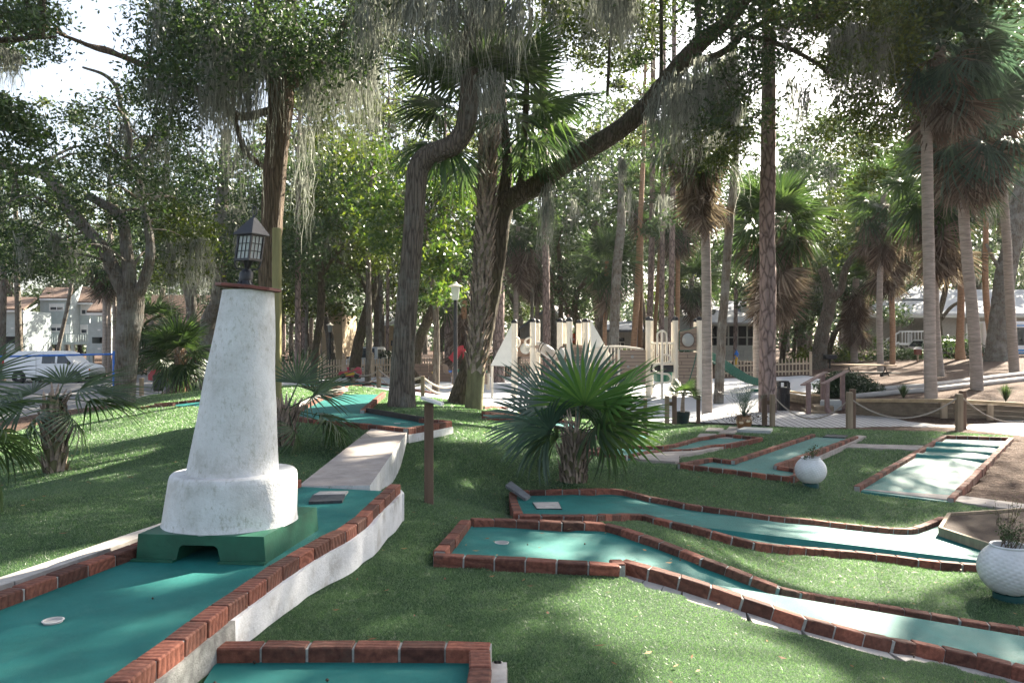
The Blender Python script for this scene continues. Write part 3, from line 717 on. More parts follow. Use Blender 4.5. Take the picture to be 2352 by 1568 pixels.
# crest lane, palm lane, small lanes
t10=gl([(700,876),(745,878),(800,876),(850,875),(897,883),(950,893),(1010,903)],.06); c10=gl([(700,886),(745,888),(790,886),(830,882),(862,884)],.06)
H10=lane('narrow teal lane along the crest beside the playground sand',[t10,c10],t10[:5]+c10[::-1])
t9=gl([(1110,934),(1130,931),(1150,932),(1165,936)],.06); c9=gl([(1110,944),(1150,946),(1200,948),(1260,958),(1330,970)],.06); d9=gl([(1110,955),(1160,960),(1230,968),(1320,984)],.06)
H9=lane('low teal lane half hidden behind the palm trunk with a curled brick end',[t9,c9,d9],c9+d9[::-1])
t12=gl([(1352,986),(1420,982),(1448,988),(1490,993)],.06); c12=gl([(1345,1000),(1400,1003),(1460,1005)],.06)
H12=lane('short teal lane under the right hand fronds of the fan palm',[t12,c12],t12+c12[::-1])
r11=gl([(322,934),(357,929),(400,926)],.07); s11=gl([(357,926),(417,921),(470,915)],.07)
H11=lane('small brick edged lane at the foot of the left slope',[r11,s11],[r11[0],r11[1],s11[1],s11[2],G(470,924,.07)+A([0,-.2,0]),r11[2]])
# stepping stones
for i,(x,y) in enumerate([(1640,987),(1672,992),(1690,984),(1622,1000),(1718,990),(1665,1003)]):
    q=[G(x+a,y+b) for a,b in ((-22,4),(16,5),(24,-3),(-14,-4))]
    mb=MB(); mb.prism(q,[p[2]-.03 for p in q],[p[2]+.015 for p in q]); tag(mb.build('stepping_stone',mt['path_concrete'],loc=A(q).mean(0)),'flat paving stone set in the turf in front of the potted palms','stepping stone','paving stones in the turf')
    NOGRASS.append(expand(q,.0))
pad('slab','thick grey slab lying on the turf below the brown glazed pot','slab',[(1692,994),(1770,996),(1775,990),(1710,986)],None,.07,mt['grey_board'])

# ------------------------------------------------------------------ ground sheets
lawn=[(-14,-6),(9,-6)]
Lp=lambda pts:[G(x,y)[:2] for x,y in pts]
lawn_poly=Lp([(-1200,1500),(-500,1250),(-250,1110),(-60,1020),(60,985),(160,955),(270,934),(345,908),(420,888),(500,879)])
lawn_poly+= [P(700,0,28)[:2],P(790,0,26.5)[:2]]+Lp([(897,897),(950,908),(1044,921),(1104,931),(1180,946),(1300,958),(1400,962),(1480,968),(1560,972),(1750,979),(2000,988),(2352,1001),(2480,1010)])
mul_in=Lp([(2325,1005),(2190,1142),(2240,1150),(2352,1166),(2480,1180)])
lawn_poly=lawn_poly[:-2]+[G(2325,1002)[:2]]+mul_in[1:]+[A([9,-6.]),A([-16,-6.])]
lawn_poly=A(lawn_poly)
sand_poly=A(Lp([(400,893),(500,879)])+[P(700,0,28)[:2],P(790,0,26.5)[:2]]+Lp([(897,897),(950,908),(1044,921),(1104,931),(1180,946),(1300,958),(1400,962),(1480,968),(1560,972),(1750,979),(1790,950),(1800,925),(1880,900),(1900,875),(1868,864)])+[P(1850,0,47.5)[:2],P(1200,0,48.5)[:2],P(740,0,47)[:2],P(560,0,44)[:2]])
road_poly=A(Lp([(-1500,1090),(-300,1020),(0,965),(150,942),(260,928),(345,912),(400,893)])+[P(560,0,44)[:2],P(600,0,49)[:2],P(750,0,58)[:2],P(-300,0,66)[:2],A([-90,40])])
xs=np.r_[-150,-110,-80,-60,-45,-35,-28,np.arange(-22,-9,.5),np.arange(-9,8.5,.085),np.arange(8.5,24,.4),28,34,42,52,65,90,120,160]
ys=np.r_[-12,-6,-3,-1,0,1,np.arange(1.8,14,.085),np.arange(14,22,.16),np.arange(22,52,.5),55,60,66,74,84,96,110,130,160,200,260,360]
Xg,Yg=np.meshgrid(xs,ys); nx,ny=len(xs),len(ys)
Zg=terr(Xg.ravel(),Yg.ravel()).reshape(Xg.shape)
Zg=np.where(Yg>60,Zg,Zg+.006*np.sin(Xg*3.1+1)*np.cos(Yg*2.7)+.004*np.sin(Xg*7.3+Yg*5.1))
for poly,pl in LANES:
    m_=inpoly(Xg,Yg,poly); Zg=np.where(m_,Zg-.09 if pl is None else np.minimum(Zg,pl[0]*Xg+pl[1]*Yg+pl[2]-.035),Zg)
cx_=(Xg[:-1,:-1]+Xg[1:,1:])/2; cy_=(Yg[:-1,:-1]+Yg[1:,1:])/2
cls=np.full(cx_.shape,3); 
cls[inpoly(cx_,cy_,road_poly)]=2; cls[inpoly(cx_,cy_,sand_poly)]=1; cls[inpoly(cx_,cy_,lawn_poly)]=0
VX,VY=Xg.copy(),Yg.copy()
pad_=np.pad(cls,1,mode='edge'); a_=[pad_[:-1,:-1],pad_[:-1,1:],pad_[1:,:-1],pad_[1:,1:]]
bd=(a_[0]!=a_[1])|(a_[0]!=a_[2])|(a_[0]!=a_[3])
segs=[]
for pg in (lawn_poly,sand_poly,road_poly):
    segs+=[(pg[i-1],pg[i]) for i in range(len(pg))]
S0=A([s[0] for s in segs]);S1=A([s[1] for s in segs])
for i,j in zip(*np.nonzero(bd)):
    p=A([Xg[i,j],Yg[i,j]]); d=S1-S0; t_=np.clip(((p-S0)*d).sum(1)/((d*d).sum(1)+1e-9),0,1); q=S0+d*t_[:,None]
    k=np.argmin(((q-p)**2).sum(1)); cell=max(xs[min(j+1,nx-1)]-xs[max(j-1,0)],ys[min(i+1,ny-1)]-ys[max(i-1,0)])/2
    if np.linalg.norm(q[k]-p)<cell*.75: VX[i,j],VY[i,j]=q[k]
idx=np.arange(nx*ny).reshape(ny,nx)
Vt=np.stack([VX.ravel(),VY.ravel(),Zg.ravel()],1)
for k,(nm,mm) in enumerate((('lawn','turf'),('sand','sand'),('road','road'),('ground','mulch'))):
    i,j=np.nonzero(cls==k); Q=np.stack([idx[i,j],idx[i,j+1],idx[i+1,j+1],idx[i+1,j]],1)
    u,inv=np.unique(Q,return_inverse=True)
    tag(npmesh(nm,Vt[u],inv.reshape(-1,4),mt[mm],smooth=True),kind='structure')
# boardwalk
bw=[G(x,y) for x,y in [(1560,972),(1650,975),(1750,979),(2000,988),(2352,1001),(2480,1010)]]; bk=[G(x,y) for x,y in [(2480,972),(2352,966),(2192,958),(1947,955),(1850,950),(1780,943),(1640,950)]]
mb=MB(); pl_=bw+bk; mb.prism(pl_,-1.,[-.60]*len(pl_),mi=1,mt=0)
tag(mb.build('boardwalk',[mt['deck'],mt['dark_wood']]),kind='structure')
DECK=-.60

# ------------------------------------------------------------------ turf blades and litter
def visible(x,y): return (np.abs(x)<y*.66+.3)
def scatter(n,y0,y1):
    # denser near the camera
    y=y0*np.exp(R.uniform(0,1,n)*math.log(y1/y0)); x=(R.uniform(-.66,.66,n))*y
    m_=inpoly(x,y,lawn_poly)
    for pg in NOGRASS: m_&=~inpoly(x,y,pg)
    return x[m_],y[m_]
def ground_z(x,y):
    i=np.clip(np.searchsorted(ys,y)-1,0,ny-2); j=np.clip(np.searchsorted(xs,x)-1,0,nx-2)
    u=(x-xs[j])/(xs[j+1]-xs[j]); v=(y-ys[i])/(ys[i+1]-ys[i])
    return Zg[i,j]*(1-u)*(1-v)+Zg[i,j+1]*u*(1-v)+Zg[i+1,j]*(1-u)*v+Zg[i+1,j+1]*u*v
bx,by=scatter(1150000,2.8,30)
bz=ground_z(bx,by); nb=len(bx)
h=R.uniform(.006,.012,nb)*np.clip(by/5,.9,3.); w=R.uniform(.001,.0019,nb)*np.clip(by/3.0,1,8)
th=R.uniform(0,6.283,nb); ln=R.normal(0,.95,(nb,2))*h[:,None]
tp=np.stack([bx+ln[:,0],by+ln[:,1],bz+h],1); dx,dy=np.cos(th)*w,np.sin(th)*w
V=np.stack([np.stack([bx-dx,by-dy,bz-.003],1),np.stack([bx+dx,by+dy,bz-.003],1),tp],1).reshape(-1,3)
tag(npmesh('grass',V,None,mt['blade'],T=np.arange(nb*3).reshape(-1,3)),kind='stuff')
def litter(name,n,region,size,mat,lift,keep=None):
    y=R.uniform(2.9,13,n)**1.0; x=R.uniform(-.66,.66,n)*y
    z=terr(x,y)+.02
    for pg,pl in LANES:
        m_=inpoly(x,y,pg); z=np.where(m_,terr(x,y)+.013 if pl is None else np.maximum(pl[0]*x+pl[1]*y+pl[2]+.004,-9),z)
    a=R.uniform(0,6.28,n); s=size*R.uniform(.5,1.3,n); wd_=s*R.uniform(.18,.4,n)
    d=np.stack([np.cos(a),np.sin(a)],1); e_=np.stack([-d[:,1],d[:,0]],1); c_=np.stack([x,y],1)
    cu=R.uniform(0,.3,n)*s
    q=[np.c_[c_-d*s[:,None],z+cu],np.c_[c_-e_*wd_[:,None],z],np.c_[c_+d*s[:,None],z+cu*.6],np.c_[c_+e_*wd_[:,None],z+.004]]
    V=np.stack(q,1).reshape(-1,3)
    tag(npmesh(name,V,np.arange(4*n).reshape(-1,4),mat),kind='stuff')
litter('fallen_leaves',420,None,.026,mt['dry_leaf'],0)
def acorns(n):
    V=[];Q=[]
    for k in range(n):
        pg,pl=LANES[int(R.integers(len(LANES)))] if k%3 else LANES[int(R.choice([8,9,10,11]))]
        lo,hi=pg.min(0),pg.max(0); p=R.uniform(lo,hi); 
        if not inpoly(p[0],p[1],pg): continue
        z=tz(p[0],p[1])+.008 if pl is None else pl[0]*p[0]+pl[1]*p[1]+pl[2]+.004
        if len(V)==0 or True:
            r=R.uniform(.006,.012)
            o=A([p[0],p[1],z+r*.7]); b_=len(V)
            V+= [o+A(q)*r for q in ((1,0,0),(0,1,0),(-1,0,0),(0,-1,0),(0,0,1),(0,0,-1))]
            Q+= [(b_+a,b_+c_,b_+e_) for a,c_,e_ in ((0,1,4),(1,2,4),(2,3,4),(3,0,4),(1,0,5),(2,1,5),(3,2,5),(0,3,5))]
    tag(npmesh('acorns',V,None,M('acorn',(.05,.03,.02),.6,.3,30,60,0),T=Q),kind='stuff')
acorns(420)
# ------------------------------------------------------------------ foliage helpers
def frame(d,roll=0.):
    d=A(d,float); d=d/np.linalg.norm(d); r=np.cross(d,[0,0,1.]); 
    if np.linalg.norm(r)<1e-3: r=A([1.,0,0])
    r/=np.linalg.norm(r); u=np.cross(r,d)
    c,s=math.cos(roll),math.sin(roll)
    return np.stack([d,-(r*c+u*s),-r*s+u*c],1)      # columns X=dir, Y=left, Z=up
LIT=[]
def litpoly(px): LIT.append(expand([G(x,y)[:2] for x,y in px],.13))
def keep_lit(c,p=.006):
    """drop foliage that would shade the clearings of the canopy"""
    m_=np.zeros(len(c),bool); z0=np.full(len(c),-.3)
    for k in range(4):
        g=c-SUN*((c[:,2]-z0)/SUN[2])[:,None]; z0=.5*z0+.5*ground_z(g[:,0],g[:,1]) if k<2 else ground_z(g[:,0],g[:,1])
    for q in LIT: m_|=inpoly(g[:,0],g[:,1],q)
    return ~m_|(R.uniform(0,1,len(c))<p)
def leafquads(c,size,asp=.42,up=.35):
    n=len(c); d=R.normal(0,1,(n,3)); d[:,2]-=.25; d/=np.linalg.norm(d,axis=1)[:,None]
    w=R.normal(0,1,(n,3)); w[:,2]*=.5; w=np.cross(d,w); w/=np.linalg.norm(w,axis=1)[:,None]+1e-9
    s=(size*R.uniform(.6,1.35,n))[:,None]
    V=np.stack([c-d*s*.5,c+w*s*asp*.5+d*s*.05,c+d*s*.5,c-w*s*asp*.5+d*s*.05],1).reshape(-1,3)
    return V,np.arange(4*n).reshape(-1,4)
def blobs(cen,rad,per,flat=.6):
    cen=A(cen); n=len(cen); rad=np.broadcast_to(rad,n)
    k=np.repeat(np.arange(n),per); d=R.normal(0,.52,(len(k),3))*[1,1,flat]
    return cen[k]+d*rad[k][:,None]*R.uniform(.7,1.25,(n,1))[k]
def twigs(acc,start,tips,r0,seed=0,jit=.25):
    tips=A(tips); tips=tips[keep_lit(tips,.1)]
    g=np.random.default_rng(seed)
    for t in tips:
        if ((start-t)**2).sum(1).min()>14 and len(tips)!=9: continue
        s=start[np.argmin(((start-t)**2).sum(1)+g.uniform(0,2,len(start)))]
        L=np.linalg.norm(t-s); m_=(s+t)/2+g.normal(0,jit,3)*L*.25+A([0,0,.12*L])
        q=spline([s,m_,t],4); acc.add(*tubearr(q,np.linspace(min(r0,.012+.014*L),.005,len(q)),5))
def moss_add(acc,p,length,width,n,sw=.012):
    p=A(p,float); k=6
    if not keep_lit(p[None]-A([0,0,length*.4]),.15)[0]: return
    for _ in range(int(n)):
        o=p+A([R.normal(0,width*.33),R.normal(0,width*.3),R.uniform(-.05,.12)*length])
        L=length*abs(R.normal(.58,.27))+.1; a=R.uniform(0,3.14); sd=A([math.cos(a),math.sin(a),0])
        wl=np.cumsum(R.normal(0,.05,(k,3))*L**.6*[1,1,.1],0); ww=sw*R.uniform(.5,1.5)*np.linspace(1.,.15,k)*(1+.5*R.uniform(-1,1,k))
        c=o+wl-np.outer(np.linspace(0,1,k),[0,0,L])
        V=np.stack([c-np.outer(ww,sd),c+np.outer(ww,sd)],1).reshape(-1,3)
        i=np.arange(k-1)*2; acc.add(V,np.stack([i,i+1,i+3,i+2],1))
def poly_sample(px,n):
    px=A(px,float); lo,hi=px.min(0),px.max(0); out=np.zeros((0,2))
    while len(out)<n:
        q=R.uniform(lo,hi,(n*2,2)); out=np.r_[out,q[inpoly(q[:,0],q[:,1],px)]]
    return out[:n]
def region(px,D0,D1,n):
    q=poly_sample(px,n); D=R.uniform(D0,D1,n); return np.stack([(q[:,0]-CX)*D/F,D,EH-(q[:,1]-CY)*D/F],1)
def fan(L,pet,nseg=34,spread=260,droop=.35,segw=.026,curl=.25,split=.45,rng=R,bend=0.):
    """costapalmate leaf, petiole along +X from the origin, blade normal +Z"""
    acc=Acc()
    n=6; x=np.linspace(0,pet,n); pz=-bend*(x/max(pet,1e-6))**2*pet
    w=np.linspace(.017,.009,n)
    V=np.stack([np.c_[x,-w,pz],np.c_[x,0*w,pz-.008],np.c_[x,w,pz],np.c_[x,0*w,pz+.005]],1).reshape(-1,3)
    Q=[]
    for i in range(n-1):
        for k in range(4): Q.append((i*4+k,i*4+(k+1)%4,i*4+4+(k+1)%4,i*4+4+k))
    acc.add(V,A(Q))
    an=np.radians(np.linspace(-spread/2,spread/2,nseg)); da=math.radians(spread)/nseg
    st=A([.0,.18,.42,.62,.82,1.])
    for a in an:
        l=L*(.62+.38*math.cos(a*.55))*rng.uniform(.93,1.05)
        r=st*l; hw=np.minimum(np.tan(da/2)*r*1.03,segw*1.0); hw=np.where(st>split,hw*np.clip((1-st)/(1-split),0,1)**.7,hw); hw[0]=.004
        dirx,diry=math.cos(a),math.sin(a)
        dz=-droop*l*(st**2.4)*(.7+.5*abs(math.sin(a/2)))*rng.uniform(.6,1.4)
        cup=curl*abs(math.sin(a/2))**2*r*.6
        sidew=rng.normal(0,.02)*l*st**2
        base=np.c_[pet+r*dirx-diry*sidew,r*diry+dirx*sidew,dz+cup-bend*pet]
        nrm=A([-diry,dirx,0])
        fold=hw*.55
        V=np.stack([base-nrm*hw[:,None]+np.c_[0*hw,0*hw,fold],base,base+nrm*hw[:,None]+np.c_[0*hw,0*hw,fold]],1).reshape(-1,3)
        k=len(st); i=np.arange(k-1)*3
        acc.add(V,np.r_[np.stack([i,i+1,i+4,i+3],1),np.stack([i+1,i+2,i+5,i+4],1)])
    return acc.get()
def put(acc,VQ,o,d,roll=0.,s=1.):
    V,Q=VQ; acc.add((V*s)@frame(d,roll).T+A(o),Q)
def boots(mb_or_acc,pts,rad,n,length=.34,width=.13,seed=0,out=.35,shrink=1.):
    """old leaf bases spiralling round a palm trunk"""
    g=np.random.default_rng(seed); pts=A(pts); s=np.r_[0,np.cumsum(np.linalg.norm(np.diff(pts,axis=0),axis=1))]
    for i in range(n):
        f=(i+.5)/n; t=f*s[-1]; c=A([np.interp(t,s,pts[:,k]) for k in range(3)]); r=np.interp(t,s,rad)
        az=i*2.39996; ax=A([np.interp(min(t+.1,s[-1]),s,pts[:,k])-np.interp(max(t-.1,0),s,pts[:,k]) for k in range(3)]); ax/=np.linalg.norm(ax)
        o=np.cross(ax,[math.sin(az),-math.cos(az),.01]); o/=np.linalg.norm(o); u=np.cross(ax,o)
        lean=math.radians(g.uniform(8,24))*out/.35
        up=ax*math.cos(lean)+o*math.sin(lean); th=.02*shrink
        side=(g.uniform(-.35,.35))*u; up=up+side*.6; up/=np.linalg.norm(up)
        w=width*g.uniform(.8,1.2); L=length*g.uniform(.6,1.25)
        for sgn in (-1,1):      # split base: two prongs of a V
            b=c+o*(r*.8); e=b+up*L+u*sgn*w*g.uniform(.25,.55)+o*.02
            m_=b+up*L*.45+u*sgn*w*.3+o*.02
            V=[b+u*sgn*w*.5-ax*.05,b-u*sgn*w*.08-ax*.02,m_-u*sgn*w*.16,m_+u*sgn*w*.2,e-u*sgn*w*.03,e+u*sgn*w*.07]
            V=A(V); V2=V+o*th*A([1.6,1.6,1.2,1.,.5,.5])[:,None]
            mb_or_acc.add(np.r_[V,V2],A([(6,7,8,9),(9,8,10,11),(0,3,9,6),(3,5,11,9),(1,7,8,2),(2,8,10,4),(0,6,7,1),(4,10,11,5),(0,1,2,3),(3,2,4,5)]))

# ------------------------------------------------------------------ clearings that let the sun through
for q in ([(1330,1390),(1400,1335),(1470,1320),(1570,1375),(1680,1440),(1640,1510),(1480,1500),(1390,1450)],
          [(1620,1490),(1760,1460),(1900,1540),(1800,1580),(1640,1580)],[(1500,1500),(1600,1520),(1580,1580),(1500,1575)],
          [(1480,1210),(1700,1235),(1950,1275),(2150,1295),(2250,1310),(2050,1370),(1850,1350),(1700,1290),(1560,1240)],
          [(1640,1330),(1800,1385),(2000,1440),(2000,1475),(1850,1440),(1700,1385)],[(1500,1330),(1650,1375),(1850,1450),(1700,1420),(1560,1365)],
          [(1700,1185),(1900,1200),(2080,1215),(2170,1230),(2200,1290),(1900,1262),(1720,1240)],
          [(1660,1125),(1740,1115),(1830,1155),(1760,1170)],[(1985,1110),(2050,1080),(2150,1085),(2170,1130),(2060,1125)],
          [(1230,1215),(1340,1200),(1320,1240),(1245,1240)],[(1400,1255),(1480,1270),(1500,1300),(1440,1285)],[(1380,1130),(1450,1135),(1500,1165),(1420,1160)],
          [(1200,1245),(1290,1248),(1270,1266),(1210,1262)],
          [(1100,955),(1240,965),(1210,1000),(1120,1010),(1030,1010),(1050,985)],[(800,895),(900,900),(890,930),(800,950),(760,930)],
          [(840,1005),(930,990),(900,1030),(830,1035)],[(770,1075),(850,1060),(830,1100),(770,1100)],
          [(60,1040),(330,990),(480,935),(480,1050),(260,1095),(20,1125)],[(250,1085),(440,1045),(440,1065),(260,1108)],
          [(150,1275),(260,1250),(150,1290),(0,1335),(0,1318)],[(270,1390),(430,1345),(480,1350),(300,1408)],
          [(1440,900),(1500,890),(1850,880),(1880,900),(1800,960),(1560,970),(1450,945)],[(880,870),(1040,880),(1080,910),(950,905)],[(1140,885),(1420,890),(1440,930),(1180,935)],
          [(1560,945),(1900,950),(2352,975),(2352,995),(1750,975)],[(1900,850),(2130,850),(2130,900),(1950,905)],[(2150,880),(2352,850),(2352,880),(2150,910)],
          [(1640,1000),(1740,1000),(1700,1010),(1640,1010)],[(1790,1020),(1870,1005),(1850,1045),(1770,1060)],[(1040,1130),(1080,1105),(1100,1130),(1050,1150)]):
    litpoly(q)

# ------------------------------------------------------------------ trees
def tree(name,label,limbs,bark,D,leafsets=(),moss=(),cat='tree',group=None,noise=.06,leafm='leaf_oak',seed=0,branch=0,sides=14,base=None,flare=1.,moss_n=45,carve=True):
    """limbs: list of (pixel points with optional depth, pixel widths); leafsets: (centres,radius,per,size,material)"""
    acc=Acc(); allp=[]
    for li,(pts,wd) in enumerate(limbs):
        W=[P(p[0],p[1],p[2] if len(p)>2 else D) for p in pts]; rr=[w*D/F/2 for w in wd]
        if li==0:
            b=B(pts[0][0],D) if base is None else base
            if abs(b[2]-W[0][2])>.15 and b[2]<W[0][2]: W=[b]+W; rr=[rr[0]*1.1]+rr
            else: W[0]=b
            W[0]=W[0]-A([0,0,.15]); loc=b
            # root flare
            W=[W[0],W[0]*.93+W[1]*.07]+[W[0]*.82+W[1]*.18]+W[1:]; rr=[rr[0]*1.75*flare,rr[0]*1.3*flare,rr[0]*1.08]+rr[1:]
        S=spline(W,7); r=np.interp(np.linspace(0,len(W)-1,len(S)),np.arange(len(W)),rr)
        acc.add(*tubearr(S,r,sides if li<3 else 8,noise,seed=seed+li)); allp.append(S if li else S[len(S)//3:])
    t=thing(name,label,cat,loc,group)
    allp=np.concatenate(allp)
    if branch and leafsets:
        cs=np.concatenate([A(s[0]) for s in leafsets]); k=min(branch,len(cs)); tips=cs[R.choice(len(cs),k,replace=False)]
        twigs(acc,allp,tips,.07*D/20+.02,seed)
    acc.build('trunk',mt[bark],t,smooth=True)
    groups={}
    for cen,rad,per,size,m_ in leafsets:
        L=blobs(cen,rad,per); 
        if carve: L=L[keep_lit(L)]
        groups.setdefault(m_,[]).append((L,size))
    for m_,ls in groups.items():
        a=Acc()
        for L,size in ls:
            if len(L): a.add(*leafquads(L,size))
        a.build('crown',mt[m_],t)
    if len(moss):
        a=Acc()
        for p,ln,wd in moss: moss_add(a,p,ln,wd,moss_n,sw=.005+.00028*D)
        a.build('moss',mt['moss'],t)
    return t
def mpx(poly,D0,D1,n,l0,l1,w=26):
    c=region(poly,D0,D1,n); return [(c[i],R.uniform(l0,l1)*c[i][1]/F,w*c[i][1]/F) for i in range(n)]
def mlist(L,D,w=24): return [(P(x,y,D+R.uniform(-.6,.6)),l*D/F,(q if q else w)*D/F) for x,y,l,q in L]

# added oak, trunk out of view; crown shaped to shade the lanes
def shade(n,x0,x1,y0,y1,h0,h1):
    g=np.stack([R.uniform(x0,x1,n),R.uniform(y0,y1,n),np.zeros(n)],1); h=R.uniform(h0,h1,n)
    return g+SUN*(h/SUN[2])[:,None]
sh=shade(2100,-7,11,1.5,17.5,9.5,14.5)
front=(EH-(sh[:,2]-EH))  # placeholder to keep arrays aligned
pyy=CY-(sh[:,2]-EH)*F/sh[:,1]
pxx=CX+sh[:,0]*F/sh[:,1]; sh=sh[(pyy<35)|((pxx>2010)&(pyy<150))]
tx=A([19.,17.,tz(19,17)])
acc=Acc(); W=[tx-A([0,0,.2]),tx+A([-.3,.2,3]),tx+A([-1.2,.6,6.5]),tx+A([-2.5,1,9]),tx+A([-5,1.5,11])]
S=spline(W,6); acc.add(*tubearr(S,np.linspace(.55,.2,len(S)),14,.06))
t=thing('live_oak','added live oak with unseen trunk, high crown shaped to shade the lanes','tree',tx)
tips=sh[keep_lit(sh,0)]; tips=tips[R.choice(len(tips),9,replace=False)]; twigs(acc,S[len(S)//2:],tips,.035,3)
acc.build('trunk',mt['oak_bark'],t,smooth=True)
L=blobs(sh,.75,46,.7); L=L[keep_lit(L,.0)]; a=Acc(); a.add(*leafquads(L,.2)); a.build('crown',mt['leaf_oak'],t)

T=[]
# tall oak behind the lighthouse
D=21.
T.append(tree('live_oak','tall brown ridged oak standing straight behind the lighthouse lantern, forked near its top',
 [([(612,930),(613,800),(616,690),(621,560),(630,420),(640,300),(645,230),(641,165)],[54,46,46,48,50,54,58,64]),
  ([(640,185),(622,115),(600,30),(590,-120)],[40,34,30,24]),([(652,185),(668,90),(662,-80)],[40,30,24]),
  ([(655,200),(690,180),(712,160),(740,138),(790,60),(850,-80)],[34,26,24,20,16,12]),
  ([(632,250),(560,268),(520,250),(475,225),(430,195),(390,178),(330,150),(270,126),(222,112),(180,95),(140,80)],[18,20,20,22,20,18,15,12,11,9,7]),
  ([(628,395),(600,380),(560,340),(540,270),(530,180)],[12,13,13,10,8])],
 'oak_bark_brown',D,
 [(region([(350,0),(900,0),(900,120),(760,190),(600,150),(450,200),(360,170),(340,90)],D-4,D+4,115),.85,190,.13,'leaf_oak'),
  (region([(380,-330),(950,-330),(950,0),(400,0)],D-5,D+4,70),1.2,150,.16,'leaf_oak'),
  (region([(330,150),(420,190),(470,240),(480,330),(400,330),(320,260)],D-2,D+3,22),.6,170,.12,'leaf_oak'),
  (region([(690,170),(860,120),(850,330),(720,420)],D+1,D+6,26),.7,150,.13,'leaf_oak2'),
  (region([(0,0),(110,0),(160,70),(140,110),(60,140),(0,140)],D-3,D+2,14),.65,190,.12,'leaf_oak')],
 mpx([(440,40),(640,40),(620,150),(470,180)],D-3,D+2,42,130,300,30)+mpx([(680,40),(880,20),(860,160),(700,190)],D-2,D+4,34,120,280,26)+
 mlist([(365,0,170,40),(372,-20,150,30),(356,30,130,18),(490,0,40,14),(505,215,210,34),(520,250,190,24),(575,230,160,20),(698,300,190,30),(700,420,180,26),(380,180,90,20),(405,200,100,18),(345,185,60,20),(560,330,160,26),(480,120,190,40),(460,90,200,40)],D-1.5),
 branch=60,seed=1,sides=20,noise=.045))
# forked oak at the left
D=24.
T.append(tree('live_oak','wide forked oak with three limbs on the left beside the grey apartments',
 [([(283,928),(287,880),(292,800),(297,750),(300,700),(300,665)],[48,46,50,55,58,56]),
  ([(298,690),(270,640),(240,575),(211,541),(175,500),(150,470),(134,432),(98,401),(60,392),(35,387),(0,373),(-60,350)],[34,32,28,26,26,24,24,24,22,22,20,16]),
  ([(300,680),(296,620),(290,570),(285,520),(270,490),(230,465),(200,450)],[32,30,26,24,22,20,16]),
  ([(308,690),(325,660),(340,615),(346,570),(340,525),(332,490),(327,457),(316,397),(292,369),(299,316),(278,246),(267,200),(239,172),(190,155)],[32,28,24,22,20,18,15,14,14,12,11,10,8,5]),
  ([(292,369),(330,350),(360,300),(400,290)],[10,8,6,4])],
 'oak_bark_lichen',D,
 [(region([(130,260),(230,215),(290,160),(340,240),(430,290),(470,420),(400,560),(250,520),(150,460),(110,350)],D-2.5,D+4,64),.75,170,.13,'leaf_oak'),
  (region([(0,400),(120,420),(190,540),(190,600),(120,630),(20,650),(-40,620)],D-3,D+3,40),.65,150,.13,'leaf_oak'),
  (region([(350,470),(480,450),(500,640),(380,640)],D+1,D+6,26),.7,150,.14,'leaf_oak2')],
 mpx([(20,540),(200,540),(180,600),(30,600)],D-2,D+3,14,50,100,20)+mpx([(380,560),(500,540),(480,610),(390,620)],D+1,D+4,16,60,150,18)+mpx([(220,260),(420,280),(400,420),(230,400)],D-1,D+3,16,60,130,18),
 branch=50,seed=2,sides=18))
# off-frame oak at the left edge
D=12.5
T.append(tree('live_oak','dark leaved oak reaching in over the top left corner',
 [([(-420,1100),(-410,800),(-380,500),(-330,250),(-200,50)],[70,60,55,50,40]),([(-380,400),(-200,300),(-80,290),(40,300)],[30,22,16,8]),([(-300,180),(-120,110),(40,90),(130,85)],[26,18,12,6]),([(-300,180),(-180,0),(-60,-150)],[30,22,14])],
 'oak_bark',D,
 [(region([(-250,-60),(80,-60),(120,40),(165,95),(140,125),(40,150),(-250,160)],D-1.5,D+2,36),.42,300,.085,'leaf_oak'),
  (region([(-250,215),(30,225),(90,290),(120,380),(70,420),(-250,400)],D-1.5,D+2,30),.42,300,.085,'leaf_oak'),
  (region([(-500,-500),(60,-500),(60,-60),(-400,-60)],D-3,D+3,30),.8,150,.11,'leaf_oak')],
 mlist([(20,120,90,20),(42,130,80,14),(-10,110,120,30)],D),branch=40,seed=3))
# leaning mossy oak between
D=40.
T.append(tree('live_oak','grey lichened oak leaning right, left of the lighthouse tower',
 [([(477,860),(476,800),(474,757),(486,720),(500,690),(506,600),(508,490),(514,400),(520,300)],[40,36,34,34,33,32,29,26,22]),([(512,420),(560,350),(620,330)],[16,12,8])],
 'oak_bark_lichen',D,[(region([(380,350),(620,330),(620,560),(560,640),(420,620)],D-4,D+6,62),1.3,140,.24,'leaf_oak'),(region([(660,330),(760,330),(760,600),(660,640)],D-4,D+6,30),1.2,120,.24,'leaf_bg')],
 mpx([(420,440),(600,420),(590,560),(430,560)],D-3,D+3,24,60,160,20),branch=30,seed=4))
T.append(tree('live_oak','pale crooked oak with a dark hollow behind the fan palm',
 [([(440,860),(440,760),(438,690),(428,655),(410,615),(402,570),(408,500),(400,430)],[22,22,24,24,20,16,14,12]),([(436,700),(452,650),(470,600)],[12,9,6])],
 'oak_bark_lichen',46.,[(region([(330,420),(480,400),(480,560),(340,580)],42,52,40),1.4,130,.28,'leaf_bg')],mpx([(370,500),(470,500),(470,590),(380,590)],42,50,14,60,150,20),branch=20,seed=5))

